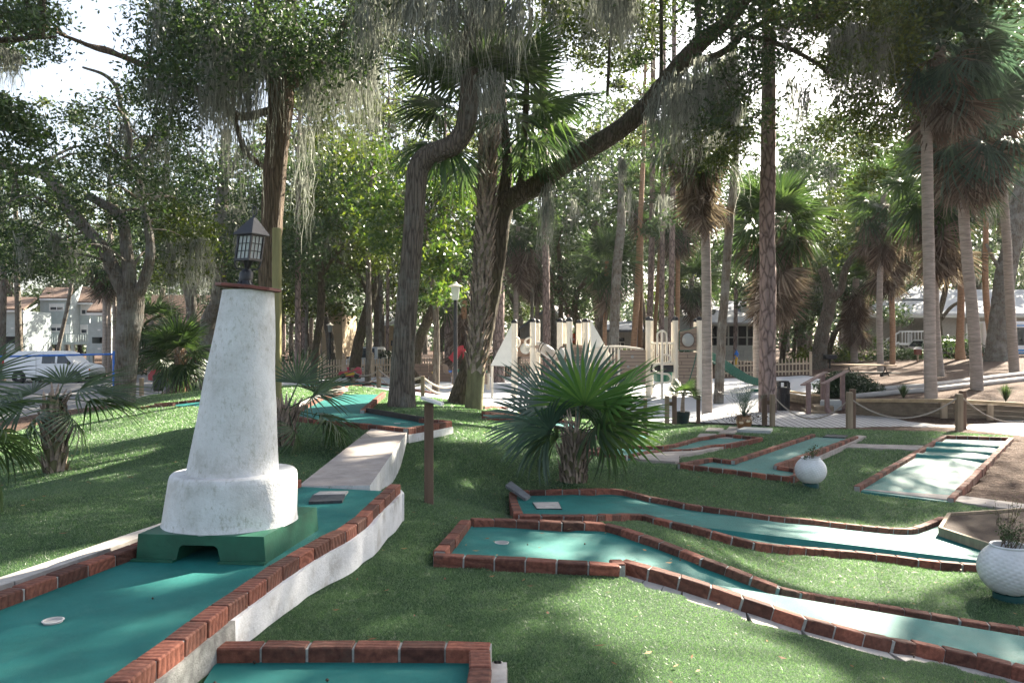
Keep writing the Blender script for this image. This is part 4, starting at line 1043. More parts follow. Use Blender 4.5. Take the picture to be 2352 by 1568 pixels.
# oak with a dog-leg trunk
D=16.8
T.append(tree('live_oak','thick grey oak with a dog-leg bend in its trunk beside the mound lane',
 [([(922,938),(924,860),(930,760),(940,640),(950,520),(955,440),(962,385),(985,358),(1015,345),(1045,330),(1068,295),(1077,230),(1080,150),(1086,60),(1100,-60),(1110,-200)],[62,55,51,48,47,48,50,50,48,47,47,45,43,40,36,32])],
 'oak_bark',D,[(region([(760,-420),(1350,-420),(1350,-60),(1150,10),(760,0)],D-3,D+3,75),.9,150,.14,'leaf_oak2'),(region([(860,30),(1000,0),(1080,40),(1000,100),(880,120)],D+1,D+3,12),.6,150,.12,'leaf_oak')],
 mlist([(830,-20,150,50),(870,-20,120,50),(905,-40,170,40),(960,-30,110,40),(990,-20,140,40),(1030,-20,200,44),(1050,20,160,30),(1150,0,120,34),(1170,20,130,24),(1200,-20,140,34),(1130,-40,160,30),(1120,170,150,34),(1140,180,140,34),(1105,190,110,26),(860,60,150,26),(1060,90,170,30),(930,-10,130,50)],D-1.2)+
 mpx([(820,-60),(1230,-60),(1200,30),(830,40)],D-3,D+1,26,90,220,34),branch=45,seed=6,sides=26,noise=.03,moss_n=46))
# oak with the long diagonal limb
D=19.5
limb=[(1150,470),(1190,448),(1230,428),(1280,388),(1330,355),(1390,320),(1440,285),(1490,240),(1530,190),(1570,140),(1620,90),(1680,40),(1740,-40)]
T.append(tree('live_oak','dark mossy oak sending one long diagonal limb up to the right behind the palm',
 [([(1062,918),(1080,860),(1105,780),(1122,700),(1138,600),(1148,520),(1156,480),(1160,430),(1165,380),(1160,300),(1150,200)],[70,56,50,46,46,46,44,30,24,20,16]),
  (limb,[48,47,46,45,44,44,44,45,44,42,36,30,26]),([(1188,448),(1199,400),(1204,330),(1208,250),(1212,150),(1220,20)],[20,16,15,14,12,10]),
  ([(1560,150),(1600,140),(1660,120),(1720,70),(1790,40),(1850,45)],[22,18,16,15,13,10]),([(1700,80),(1770,95),(1830,120),(1880,150),(1905,175)],[12,12,11,9,7]),
  ([(1600,110),(1605,40),(1590,-60)],[18,14,12]),([(1518,210),(1519,100),(1518,-60)],[11,9,8]),([(1395,220),(1400,120),(1410,0)],[8,7,6])],
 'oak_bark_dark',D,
 [(region([(1520,150),(1560,60),(1640,0),(1760,0),(1850,40),(1780,130),(1760,260),(1650,320),(1560,260)],D-2,D+3,48),.7,190,.12,'leaf_oak'),
  (region([(1690,0),(2100,0),(2110,110),(2060,190),(1980,220),(1900,190),(1850,80),(1750,60)],D-2,D+3,42),.65,180,.12,'leaf_oak2'),
  (region([(1900,180),(1990,200),(2060,260),(2080,300),(1990,310),(1910,250)],D-1,D+2,16),.5,170,.11,'leaf_oak2'),
  (region([(1400,-380),(2300,-380),(2300,-60),(1400,-40)],D-4,D+4,90),1.2,150,.16,'leaf_oak'),
  (region([(1600,240),(1720,230),(1700,370),(1640,400),(1590,330)],D-1,D+2,18),.55,180,.12,'leaf_oak2'),
  (region([(1230,0),(1540,0),(1500,130),(1430,190),(1340,150),(1230,110)],D+2,D+8,60),.8,130,.14,'leaf_oak2'),
  (region([(1780,0),(2120,0),(2110,140),(2000,210),(1860,130)],D+2,D+6,44),.75,150,.13,'leaf_oak2'),(region([(1860,200),(2000,200),(2080,330),(2000,420),(1900,330)],D+3,D+8,22),.6,130,.13,'leaf_oak2'),(region([(1430,120),(1520,180),(1500,120)],D,D+2,6),.5,120,.12,'leaf_oak')],
 mlist([(1520,210,190,40),(1545,180,170,34),(1575,180,190,34),(1600,200,160,34),(1500,240,120,20),(1910,160,150,34),(1925,150,130,22),(1640,140,80,24),(1255,470,150,14),(1430,370,70,14),(1255,430,180,12),(1800,60,70,20),(1960,60,90,26),(1400,0,110,26),(1418,10,140,14),(1620,310,110,30),(1690,240,110,26),(1850,210,110,20)],D-.6)+mpx([(1880,60),(2040,60),(2000,150),(1900,140)],D-1,D+2,22,60,160,22)+mpx([(1230,-40),(1560,-40),(1540,60),(1240,40)],D-1,D+5,30,70,200,26)+mpx([(1530,150),(1720,120),(1700,260),(1560,260)],D-1,D+2,26,90,190,30),
 branch=70,seed=7,sides=20,noise=.05,moss_n=60))

# poles: tall pines and pale oaks, straight from the photograph's columns
def pole(label,name,pts,wd,D,bark,crown=None,extra=(),cat='pine',sides=14,mossl=(),group=None,leafm='needle',forks=(),flare=.75):
    top=pts[-1]; topw=P(top[0],top[1],D)
    sets=[]
    if crown:
        h0,h1,rad,n,per,size=crown
        c=A([topw+A([R.normal(0,rad),R.normal(0,rad),R.uniform(h0,h1)]) for _ in range(n)]); sets.append((c,.75,per,size,leafm))
        lim=list(pts)+[(top[0]+R.uniform(-8,8),top[1]-(h1)*F/D)]; w2=list(wd)+[wd[-1]*.4]
    else: lim,w2=list(pts),list(wd)
    return tree(name,label,[(lim,w2)]+list(forks),bark,D,sets+list(extra),mossl,cat=cat,group=group,sides=sides,branch=18 if sets else 0,flare=flare,seed=int(pts[0][0]))
D=float(G(1763,952)[1])
pole('thick rust brown pine with plated bark standing at the boardwalk bin','pine_tree',[(1763,950),(1762,800),(1764,640),(1762,500),(1764,330),(1766,180),(1764,40),(1762,-60)],[38,37,36,34,33,31,29,26],D,'pine_bark',(1,9,2.2,46,150,.2),
     [(region([(1640,300),(1700,250),(1830,270),(1850,350),(1700,330)],D-1,D+1.5,12),.5,150,.12,'leaf_oak2')],sides=20,mossl=mlist([(1820,190,130,26),(1835,210,120,20),(1690,300,60,20)],D+1))
D=float(G(1145,877)[1])
pole('stout pine with purple brown bark just right of the palm trunk','pine_tree',[(1145,877),(1146,700),(1150,500),(1152,300),(1152,100),(1152,-60)],[26,25,23,21,19,17],D,'pine_bark',(1,8,2.6,34,120,.3))
D=float(G(1649,926)[1])
pole('grey trunk blotched with lichen, second from the pine at the bin','live_oak',[(1650,926),(1654,840),(1659,740),(1664,690),(1672,560),(1684,430),(1690,330),(1684,240)],[22,21,21,19,19,18,16,14],D,'oak_bark_lichen',(0,5,2,26,140,.15),cat='tree',leafm='leaf_oak',sides=14,mossl=mlist([(1660,700,60,16),(1690,380,100,16)],D))
for lab,px,wd,D,bark in [
 ('dark pine trunk behind the tube slide',[(1256,870),(1255,700),(1252,500),(1250,250),(1248,-40)],[18,17,15,13,11],46.,'pine_bark'),
 ('thin pale trunk behind the twin posts of the play ship',[(1221,870),(1222,700),(1224,500)],[9,8,7],52.,'oak_bark_lichen'),
 ('big grey forked trunk rising behind the right sail',[(1407,880),(1410,780),(1413,700),(1418,600),(1427,506)],[24,23,22,22,20],44.,'oak_bark_lichen'),
 ('leaning tan trunk right of the forked grey trunk',[(1450,880),(1456,780),(1463,680),(1470,520),(1478,330)],[15,14,14,12,10],48.,'palm_bark_red'),
 ('very dark pine left of the climbing pole',[(1488,880),(1491,760),(1496,600),(1499,400),(1500,100),(1500,-40)],[15,15,14,13,11,10],50.,'pine_bark'),
 ('slim reddish trunk touching the dark pine',[(1500,870),(1504,760),(1512,640),(1518,520)],[9,9,9,8],54.,'palm_bark_red'),
 ('brown pine between the climbing pole and the tower panel',[(1517,880),(1519,760),(1521,600),(1524,380),(1524,-40)],[13,13,12,11,10],49.,'pine_bark'),
 ('nearly black pine just left of the tower panel',[(1540,880),(1541,760),(1543,600),(1546,400),(1548,-40)],[14,14,13,12,10],47.,'pine_bark'),
 ('slender pine passing behind the hydrant fence',[(1688,860),(1690,700),(1690,500),(1688,200),(1688,-40)],[9,9,8,7,6],60.,'pine_bark'),
 ('dark trunk behind the square wooden pole',[(683,860),(684,760),(684,640),(686,400)],[15,14,13,11],42.,'pine_bark'),
 ('twin slim trunk at the tan house corner',[(873,860),(874,760),(876,600),(880,330)],[8,8,7,6],55.,'oak_bark_lichen'),
 ('dark slim trunk beside the tan house corner',[(889,860),(890,760),(891,600),(893,330)],[8,8,7,6],55.,'pine_bark'),
 ('thin brown trunk just above the silver car',[(847,850),(848,760),(850,660)],[11,10,9],56.,'pine_bark'),
 ('slim grey trunk between square pole and dark oak',[(703,860),(704,760),(705,560)],[9,8,7],56.,'oak_bark_lichen'),
 ('dark trunk behind the lamp post',[(1031,860),(1030,760),(1026,640),(1020,500)],[20,19,17,14],47.,'pine_bark'),
 ('grey trunk at the left edge behind the van',[(5,880),(6,780),(8,640),(6,520)],[15,14,14,12],52.,'oak_bark'),
 ('dark brown trunk in front of the apartment wing',[(45,830),(43,770),(41,700),(38,600),(36,470)],[18,15,13,12,10],64.,'oak_bark'),
 ('pale trunk leaning right across the apartment windows',[(131,822),(134,800),(146,745),(158,690),(170,600)],[10,9,9,8,7],66.,'oak_bark_lichen'),
 ('straight pale trunk at the right end of the apartments',[(249,850),(250,760),(251,660),(252,500)],[11,10,10,9],58.,'palm_bark'),
 ('slim second trunk at the right end of the apartments',[(262,850),(263,760),(262,680)],[10,9,9],60.,'palm_bark'),
 ('dark leaning trunk left of the bushy oak',[(1797,822),(1802,780),(1810,740),(1822,680)],[14,13,12,10],62.,'oak_bark_dark'),
 ('thin stem right of the dark leaning trunk',[(1822,825),(1826,780),(1832,720),(1838,640)],[9,9,8,7],62.,'oak_bark_dark'),
 ('bent trunk behind the picnic table oak',[(1900,835),(1906,800),(1918,765),(1934,735),(1940,690)],[13,13,12,10,9],58.,'oak_bark_dark'),
 ('salmon barked trunk between the two pale palms',[(2206,830),(2205,780),(2207,700),(2208,600),(2206,450)],[21,17,15,14,12],50.,'palm_bark_red'),
 ('reddish trunk leaning behind the big right hand oak',[(2278,835),(2273,760),(2266,700),(2263,620),(2264,540)],[14,14,14,13,12],52.,'palm_bark_red'),
 ('dark oak trunk in front of the bright roof',[(2166,840),(2160,780),(2156,730),(2166,690),(2176,640),(2180,560)],[14,14,13,12,11,9],56.,'oak_bark_dark'),
 ]:
    fk=[]
    if 'forked grey' in lab and 'big' in lab: fk=[([(1425,515),(1412,460),(1406,422),(1412,385),(1417,352),(1412,280)],[16,14,14,13,12,9]),([(1427,510),(1448,455),(1470,411),(1492,360),(1512,316),(1540,260)],[15,14,13,13,11,8])]
    if 'dark oak trunk' in lab: fk=[([(2160,735),(2185,705),(2215,690),(2240,690)],[9,8,7,5])]
    oak='oak' in bark
    extra=[]
    tp=P(*px[-1][:2],D)
    cr=(1,7,2.4,26,110,.3) if not oak else (-1.5,3.5,2.4,26,110,.3)
    pole(lab,'live_oak' if oak else 'pine_tree',px,wd,D,bark,cr,forks=fk,cat='tree' if oak else 'pine',sides=10,leafm='leaf_bg' if oak else 'needle',
         mossl=[(tp+A([R.normal(0,1.6),R.normal(0,1),R.uniform(0,2)]),R.uniform(1,2.6),.5) for _ in range(7)] if oak else ())
# darker oaks with character
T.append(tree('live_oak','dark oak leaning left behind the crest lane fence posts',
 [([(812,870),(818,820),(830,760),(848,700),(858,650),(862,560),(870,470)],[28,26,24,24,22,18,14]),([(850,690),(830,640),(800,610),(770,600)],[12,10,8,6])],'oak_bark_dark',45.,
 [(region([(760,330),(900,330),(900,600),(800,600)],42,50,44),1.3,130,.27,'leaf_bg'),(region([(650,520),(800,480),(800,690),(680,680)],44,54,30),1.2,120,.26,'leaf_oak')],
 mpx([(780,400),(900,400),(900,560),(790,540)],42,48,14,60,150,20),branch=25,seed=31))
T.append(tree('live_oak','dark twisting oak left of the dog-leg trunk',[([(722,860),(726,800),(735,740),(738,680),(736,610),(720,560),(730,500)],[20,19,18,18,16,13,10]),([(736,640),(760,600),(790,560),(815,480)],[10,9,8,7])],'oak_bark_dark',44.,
 [(region([(660,440),(800,420),(820,560),(680,580)],42,50,40),1.2,130,.26,'leaf_oak2')],mpx([(680,480),(800,470),(790,560),(690,560)],42,48,12,60,160,20),branch=22,seed=32))
T.append(tree('live_oak','slanting dark oak right of the dog-leg trunk',[([(952,850),(956,812),(968,770),(985,730),(1002,695),(1030,660),(1060,640)],[26,25,24,22,20,16,12])],'oak_bark_dark',40.,
 [(region([(985,560),(1120,560),(1120,680),(1000,690)],38,46,24),1.,120,.24,'leaf_oak')],branch=14,seed=33))
T.append(tree('live_oak','black trunked oak with curling limbs behind the play ship',[([(1330,875),(1330,800),(1326,745),(1320,700),(1330,665),(1350,640),(1372,625)],[16,15,14,13,12,10,7]),([(1322,740),(1300,700),(1275,660),(1262,610)],[10,9,8,6]),([(1290,870),(1288,760),(1288,640),(1282,560)],[13,12,11,9])],'oak_bark_dark',52.,
 [(region([(1240,470),(1400,520),(1410,690),(1330,740),(1250,640)],50,60,56),1.2,130,.28,'leaf_bg')],branch=24,seed=34))
T.append(tree('live_oak','leaning oak with mossy green fork above the picnic table',[([(1880,842),(1884,800),(1890,757),(1902,715),(1906,680),(1898,645),(1888,615)],[34,32,30,29,27,22,20]),([(1906,690),(1930,668),(1938,630),(1948,606),(1975,570),(2010,535),(2040,510),(2090,480)],[17,16,16,15,13,12,10,8])],'oak_bark',52.,
 [(region([(1860,440),(2100,420),(2060,560),(1960,600),(1870,620)],50,62,44),1.3,120,.3,'leaf_oak2'),(region([(1770,600),(1890,560),(1900,740),(1790,790),(1740,740)],58,66,40),1.3,120,.3,'leaf_bg')],
 mpx([(1960,440),(2100,420),(2090,560),(1980,560)],52,60,16,60,150,20),branch=30,seed=35))
D=47.
T.append(tree('live_oak','massive flared oak with whitish lichen in front of the bus',[([(2290,828),(2292,800),(2297,740),(2303,680),(2312,620),(2325,557),(2336,490),(2352,420),(2372,330)],[56,50,46,44,42,40,38,34,30]),([(2330,530),(2380,470),(2420,380)],[22,18,14]),([(2310,640),(2285,600),(2265,560)],[10,8,6])],'oak_bark_lichen',D,
 [(region([(2200,-60),(2480,-60),(2480,420),(2300,400),(2240,200)],D-3,D+6,40),1.5,120,.3,'leaf_oak2')],mpx([(2250,380),(2400,380),(2390,480),(2260,480)],D,D+4,10,60,140,20),branch=22,seed=36,sides=20))
T.append(tree('magnolia','glossy broadleaf tree catching the light between the oak and the lamp post',[([(1000,900),(1003,800),(1000,700),(985,600),(975,500)],[16,14,13,11,8])],'oak_bark',31.,
 [(region([(960,560),(1010,545),(1050,600),(1030,690),(985,690),(955,640)],29,32,18),.6,120,.24,'leaf_gloss'),(region([(830,450),(930,420),(910,560),(850,580)],30,34,20),.7,110,.24,'leaf_gloss'),(region([(970,400),(1090,400),(1090,560),(990,560)],31,36,30),.8,110,.25,'leaf_gloss')],branch=22,seed=37))
T.append(tree('magnolia','yellow green leafy tree behind the dog-leg trunk',[([(845,870),(848,760),(846,600),(850,450),(856,320)],[15,14,12,9,6])],'oak_bark',38.,
 [(region([(790,330),(920,330),(920,430),(900,500),(800,520)],34,42,46),1.,130,.25,'leaf_gloss'),(region([(800,500),(900,480),(890,620),(810,620)],36,42,24),1.,110,.24,'leaf_oak2')],branch=22,seed=38))
# ------------------------------------------------------------------ palms
def crown_dirs(n,lo,hi,rng):
    out=[]
    for i in range(n):
        f=(i+.5)/n; el=math.radians(hi+(lo-hi)*f**.9+rng.normal(0,5)); az=i*2.39996+rng.normal(0,.15)
        out.append((az,el))
    return out
def palm(label,pts,wd,D,n=26,L=.85,pet=.9,dead=26,mat='palm_bark',dmat='dead_frond',fm='frond',boot=0,lo=-45,hi=80,seed=0,group=None,base=None,segs=30,nm='palm_tree',skirt=1.,bootlen=.34,split=False,top=None,moss=()):
    g=np.random.default_rng(seed+100)
    W=[P(p[0],p[1],D) for p in pts]; rr=[w*D/F/2 for w in wd]
    b=B(pts[0][0],D) if base is None else base
    if b[2]<W[0][2]-.1: W=[b]+W; rr=[rr[0]]+rr
    else: W[0]=b
    W[0]=W[0]-A([0,0,.12]); S=spline(W,8); r=np.interp(np.linspace(0,len(W)-1,len(S)),np.arange(len(W)),rr)
    t=thing(nm,label,'palm',b,group)
    tv=tubearr(S,r,16,.03,seed=seed); npmesh('trunk',*tv,mt[mat],t,smooth=True)
    if boot:
        a=Acc(); boots(a,S,r,boot,bootlen,seed=seed,width=.12); a.build('leaf_bases',mt['boot'],t)
    c=S[-1]; a=Acc()
    for i,(az,el) in enumerate(crown_dirs(n,lo,hi,g)):
        d=[math.cos(az)*math.cos(el),math.sin(az)*math.cos(el),math.sin(el)]
        f=fan(L*g.uniform(.85,1.15),pet*g.uniform(.7,1.2),segs,g.uniform(200,290),.25+.45*max(0,.6-el),.03*L/.85,.3,rng=g,bend=.12+.2*max(0,.7-el))
        o=c+A([0,0,-.25*(i/n)*(1 if dead else .4)])
        if split:
            q=Acc(); put(q,f,o,d,g.normal(0,.35)); q.build('frond',mt[fm],t)
        else: put(a,f,o,d,g.normal(0,.35))
    if not split: a.build('crown',mt[fm],t)
    if dead:
        a=Acc()
        for i in range(dead):
            az=i*2.39996+g.normal(0,.2); el=math.radians(g.uniform(-88,-58) if g.uniform()>.22 else g.uniform(-55,-25)); d=[math.cos(az)*math.cos(el),math.sin(az)*math.cos(el),math.sin(el)]
            f=fan(L*g.uniform(.7,1.05),pet*g.uniform(.35,1.),20,g.uniform(70,150),.5,.028*L/.85,.9,rng=g,bend=.25)
            put(a,f,c-A([0,0,g.uniform(.15,1.3*skirt)]),d,g.normal(0,.8))
        a.build('dead_skirt',mt[dmat],t)
    if len(moss):
        a=Acc()
        for p,ln,w_ in moss: moss_add(a,p,ln,w_,60,.012)
        a.build('moss',mt['moss'],t)
    return t
# the palm with the boot covered trunk
D=18.2
pt=[(1088,951),(1090,900),(1093,860),(1096,800),(1103,700),(1110,600),(1114,520),(1118,440),(1120,370),(1122,310),(1124,255)]
wd=[42,41,40,38,37,36,34,34,34,34,32]
b3=B(1088,D)
t=palm('palm with a criss-cross boot covered trunk in front of the diagonal limb',pt,wd,D,n=30,L=1.22,pet=1.4,dead=0,mat='palm_bark_green',boot=0,lo=-28,hi=80,seed=3,segs=34,moss=mlist([(1110,230,150,40),(1130,240,140,34)],D-.4))
S=spline([P(x,y,D) for x,y in pt[2:]],8); rr_=np.interp(np.linspace(0,8,len(S)),np.arange(9),[w*D/F/2 for w in wd[2:]])
a=Acc(); boots(a,S,rr_*.85,200,.32,.2,seed=4,out=.42,shrink=1.3); a.build('leaf_bases',mt['boot'],t)
# big fan palm in the foreground
bf=G(1316,1106); D=bf[1]; t=thing('fan_palm','young fan palm with wide green fans and a shaggy boot trunk on the front lawn','palm',bf)
hub=P(1326,985,D)
S=spline([bf-A([0,0,.1]),P(1316,1090,D),P(1318,1050,D),P(1322,1010,D),hub],6); rt=np.interp(np.linspace(0,4,len(S)),np.arange(5),A([58,56,58,48,26])*D/F/2)
npmesh('trunk',*tubearr(S,rt*.85,16,.06),mt['palm_bark_green'],t,smooth=True)
a=Acc(); boots(a,S[:-5],rt[:-5]*.95,46,.17,.085,seed=8,out=.42,shrink=.8); boots(a,S[8:],rt[8:]*.8,16,.34,.06,seed=9,out=.55,shrink=.7); a.build('leaf_bases',mt['boot'],t)
def frond_to(parent,o,tip,L,spread,roll,segs=36,droop=.2,mat='frond',bend=.1,rng=R,curl=.25,segw=.03,split=.45):
    o=A(o);tip=A(tip);d=tip-o;pet=np.linalg.norm(d); q=Acc()
    put(q,fan(L,pet,segs,spread,droop,segw,curl,split,rng,bend),o,d,roll); return q.build('frond',mt[mat],parent)
fr=[ # hub px,py,dD, blade length, spread, roll, droop
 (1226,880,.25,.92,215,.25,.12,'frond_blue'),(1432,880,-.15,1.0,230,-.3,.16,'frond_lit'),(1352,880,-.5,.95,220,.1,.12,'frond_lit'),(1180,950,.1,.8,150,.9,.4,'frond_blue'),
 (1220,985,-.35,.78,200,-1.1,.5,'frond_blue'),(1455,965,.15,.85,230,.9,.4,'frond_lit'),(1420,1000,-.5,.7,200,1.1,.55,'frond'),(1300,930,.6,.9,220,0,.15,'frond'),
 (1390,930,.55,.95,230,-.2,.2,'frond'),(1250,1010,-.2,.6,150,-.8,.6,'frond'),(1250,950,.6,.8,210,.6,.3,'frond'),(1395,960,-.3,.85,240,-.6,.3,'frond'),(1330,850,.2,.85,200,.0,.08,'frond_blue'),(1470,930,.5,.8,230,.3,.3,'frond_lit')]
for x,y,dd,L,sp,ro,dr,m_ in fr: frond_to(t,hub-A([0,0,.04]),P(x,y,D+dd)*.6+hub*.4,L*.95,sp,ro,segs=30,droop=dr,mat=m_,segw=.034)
# palms round the lighthouse
def bushpalm(label,pts,wd,D,fr,L0=.8,mat='frond',base=None,nm='fan_palm'):
    b=B(pts[0][0],D) if base is None else base; W=[b-A([0,0,.1])]+[P(x,y,D) for x,y in pts[1:]]
    S=spline(W,6); rt=np.interp(np.linspace(0,len(W)-1,len(S)),np.arange(len(W)),A(wd)*D/F/2)
    t=thing(nm,label,'palm',b); npmesh('trunk',*tubearr(S,rt*.85,14,.06),mt['palm_bark_green'],t,smooth=True)
    a=Acc(); boots(a,S,rt*.9,36,.2,.09,seed=int(pts[0][0])+3,out=.4,shrink=.8); a.build('leaf_bases',mt['boot'],t)
    for x,y,dd,L,sp,ro,dr in fr: frond_to(t,S[-1],P(x,y,D+dd)*.7+S[-1]*.3,L*L0,sp,ro,segs=24,droop=dr,mat=mat,segw=.017,split=.3)
    return t
bushpalm('fan palm right behind the lighthouse, fronds arching out on both sides of the tower',[(652,1024),(652,1000),(655,965),(660,940)],[36,38,36,26],float(B(652,10.6)[1]),
 [(735,890,-.2,1.0,190,-.5,.25),(770,950,.2,.95,190,-.1,.4),(790,975,-.1,.8,180,.6,.8),(690,850,.3,.85,180,-.1,.15),(540,920,.1,1.0,170,.4,.3),(520,970,-.1,1.0,160,.8,.5),(690,1000,-.5,.65,160,.9,.8),(755,880,.5,.85,190,-.4,.25)],.78,base=B(652,10.6))
bl=A([(128-CX)*9.6/F,9.6,tz((128-CX)*9.6/F,9.6)])
bushpalm('bushy fan palm on the left slope in front of the white van',[(128,1000),(126,975),(122,940),(130,915)],[44,46,42,30],9.6,
 [(50,890,.2,.9,160,.4,.35),(200,880,.0,.9,160,-.4,.3),(235,915,.3,1.05,170,.2,.4),(20,930,-.2,.95,160,.5,.5),(150,860,.4,.75,150,0,.15),(190,965,-.5,.7,160,.8,.8),(60,975,-.4,.75,160,-.8,.8),(265,885,.5,.95,160,-.3,.35)],.8,base=bl)
D=6.2; bb=A([(-150-CX)*D/F,D,tz((-150-CX)*D/F,D)])
t=thing('fan_palm','dark fan palm whose drooping fronds enter at the left edge above the lighthouse lane','palm',bb)
S=spline([bb-A([0,0,.1]),bb+A([0,0,.35]),bb+A([.03,0,.75])],6); npmesh('trunk',*tubearr(S,.12,14,.08),mt['palm_bark_green'],t,smooth=True)
a=Acc(); boots(a,S,np.full(len(S),.12),34,.2,.09,seed=5); a.build('leaf_bases',mt['boot'],t)
for x,y,dd,L,sp,ro,dr in [(-10,985,.0,.5,170,.7,.45),(-30,930,.3,.55,190,.2,.3),(-20,1060,-.1,.42,150,.9,.6),(-80,880,.2,.6,200,0,.2),(-40,1000,.5,.5,180,.3,.4)]:
    frond_to(t,S[-1],P(x,y,D+dd),L,sp,ro,segs=34,droop=dr,segw=.016)
# palm in front of the red car
palm('small palm with shaggy trunk in front of the dark red car',[(413,900),(414,860),(416,830),(413,800)],[24,24,26,20],28.,n=24,L=.95,pet=.6,dead=6,mat='palm_bark_red',boot=40,lo=-40,hi=75,seed=21,segs=28,nm='palm_tree',bootlen=.3)
# tall palms on the right
D=float(G(2139,924)[1])
palm('tall pale palm trunk nearest the boardwalk rope, crown under the top right corner',[(2139,924),(2136,800),(2134,650),(2131,480),(2129,330),(2128,262),(2150,160),(2165,95)],[28,26,25,25,24,23,24,22],D,n=34,L=1.25,pet=1.1,dead=46,fm='frond_blue',lo=-50,hi=80,seed=41,segs=36,skirt=.75)
D=float(G(2243,894)[1])
palm('pale palm trunk curving left below a huge brown skirt, right of the tallest palm',[(2244,893),(2240,800),(2232,700),(2222,600),(2214,500),(2214,420),(2225,350),(2240,270)],[28,26,25,24,23,22,22,20],D,n=34,L=1.4,pet=1.2,dead=64,fm='frond_blue',lo=-50,hi=80,seed=42,segs=34,skirt=.7)
D=float(G(2159,864)[1])
palm('slim palm just behind the tallest palm trunk, crown hanging at mid height',[(2160,864),(2152,780),(2148,680),(2146,560),(2150,440),(2155,400)],[20,17,16,16,15,14],D,n=30,L=1.5,pet=1.3,dead=56,lo=-50,hi=80,seed=43,segs=30,skirt=2.)
D=36.
palm('palm in the top right corner with drooping cool green fans',[(2330,860),(2320,700),(2310,520),(2290,300),(2278,170)],[22,20,19,18,17],D,n=32,L=1.5,pet=1.4,dead=40,fm='frond_blue',lo=-50,hi=80,seed=44,segs=30,skirt=1.6)
palm('tan palm with a brown skirt standing left of the tall pale palms',[(2050,835),(2050,760),(2048,680),(2046,610),(2040,520)],[12,12,12,12,11],50.,n=30,L=1.7,pet=1.3,dead=44,mat='palm_bark_red',lo=-50,hi=80,seed=45,segs=26,skirt=1.8)
palm('leafy palm with heavy brown skirt right of the mossy oak fork',[(2022,840),(2020,700),(2024,560),(2030,440)],[14,13,13,12],44.,n=28,L=1.5,pet=1.2,dead=50,lo=-50,hi=75,seed=46,segs=26,skirt=2.)
D=34.
palm('broad palm with a wide brown skirt behind the plated pine',[(1738,830),(1738,780),(1742,700),(1760,590),(1782,505)],[17,17,17,18,17],D,n=36,L=1.55,pet=1.25,dead=70,mat='palm_bark',fm='frond',lo=-35,hi=80,seed=47,segs=32,skirt=2.1)
D=float(G(1623,953)[1])
palm('ringed palm trunk rising straight from the sand, first left of the lichen trunk',[(1624,952),(1624,850),(1623,700),(1621,560),(1616,430),(1612,370),(1606,270)],[25,23,22,21,20,20,20],D,n=26,L=1.,pet=.9,dead=46,lo=-60,hi=70,seed=48,segs=28,skirt=1.6,mat='palm_bark',moss=mlist([(1590,330,80,30),(1630,330,100,30),(1560,300,100,30)],D))
palm('palm with a pale trunk behind the arched bridge',[(1388,875),(1389,760),(1391,680),(1394,600)],[11,10,9,9],46.,n=26,L=1.4,pet=1.,dead=10,lo=-45,hi=80,seed=49,segs=24,mat='palm_bark_red')
palm('drooping palm of dead fronds beside the bright roof',[(1962,830),(1962,780),(1964,700),(1966,640)],[16,16,16,14],56.,n=14,L=1.4,pet=1.,dead=60,lo=-20,hi=80,seed=50,segs=22,skirt=2.6)
palm('palm with rusty skirt left of the ringed palm, behind the play ship',[(1555,880),(1556,760),(1557,600),(1555,480)],[10,10,10,9],50.,n=28,L=1.7,pet=1.2,dead=30,lo=-45,hi=80,seed=51,segs=24,mat='palm_bark_red')
palm('short palm with dark skirt behind the tower panel',[(1590,850),(1590,760),(1590,700),(1588,640)],[11,11,11,10],54.,n=26,L=1.4,pet=1.,dead=16,lo=-45,hi=80,seed=52,segs=22)
palm('palm with brown skirt behind the left sail',[(1185,870),(1185,760),(1186,640),(1190,520)],[11,11,11,10],50.,n=28,L=1.5,pet=1.1,dead=44,lo=-45,hi=80,seed=53,segs=24,skirt=2.)
palm('palm with long brown skirt above the twin posts',[(1232,870),(1233,760),(1234,640),(1236,560)],[9,9,9,9],56.,n=24,L=1.5,pet=1.,dead=44,lo=-40,hi=80,seed=54,segs=22,skirt=2.)
palm('reddish palm trunk leaning beside the lamp post',[(1056,860),(1060,800),(1064,740),(1066,690)],[14,14,14,13],44.,n=10,L=1.3,pet=1.,dead=44,mat='palm_bark_red',lo=-10,hi=70,seed=55,segs=20,skirt=2.)
palm('palm with brown skirt behind the left apartments fork',[(240,850),(241,760),(242,660),(244,600)],[11,11,11,10],56.,n=22,L=1.4,pet=1.,dead=30,lo=-45,hi=70,seed=56,segs=22)
palm('palm of bright fans behind the red car palm',[(345,860),(346,790),(348,735)],[12,12,11],54.,n=26,L=1.5,pet=1.,dead=6,lo=-45,hi=75,seed=57,segs=22)
palm('palm with tan trunk left of the leaning oak by the bright roof',[(1470,880),(1471,700),(1472,560),(1474,440)],[11,11,11,10],58.,n=28,L=1.7,pet=1.2,dead=20,lo=-45,hi=80,seed=58,segs=22,mat='palm_bark_red')
palm('palm crown glowing yellow green at the right edge',[(2318,840),(2316,700),(2314,560),(2320,440)],[13,12,12,11],56.,n=28,L=1.7,pet=1.3,dead=20,lo=-45,hi=80,seed=59,segs=22)

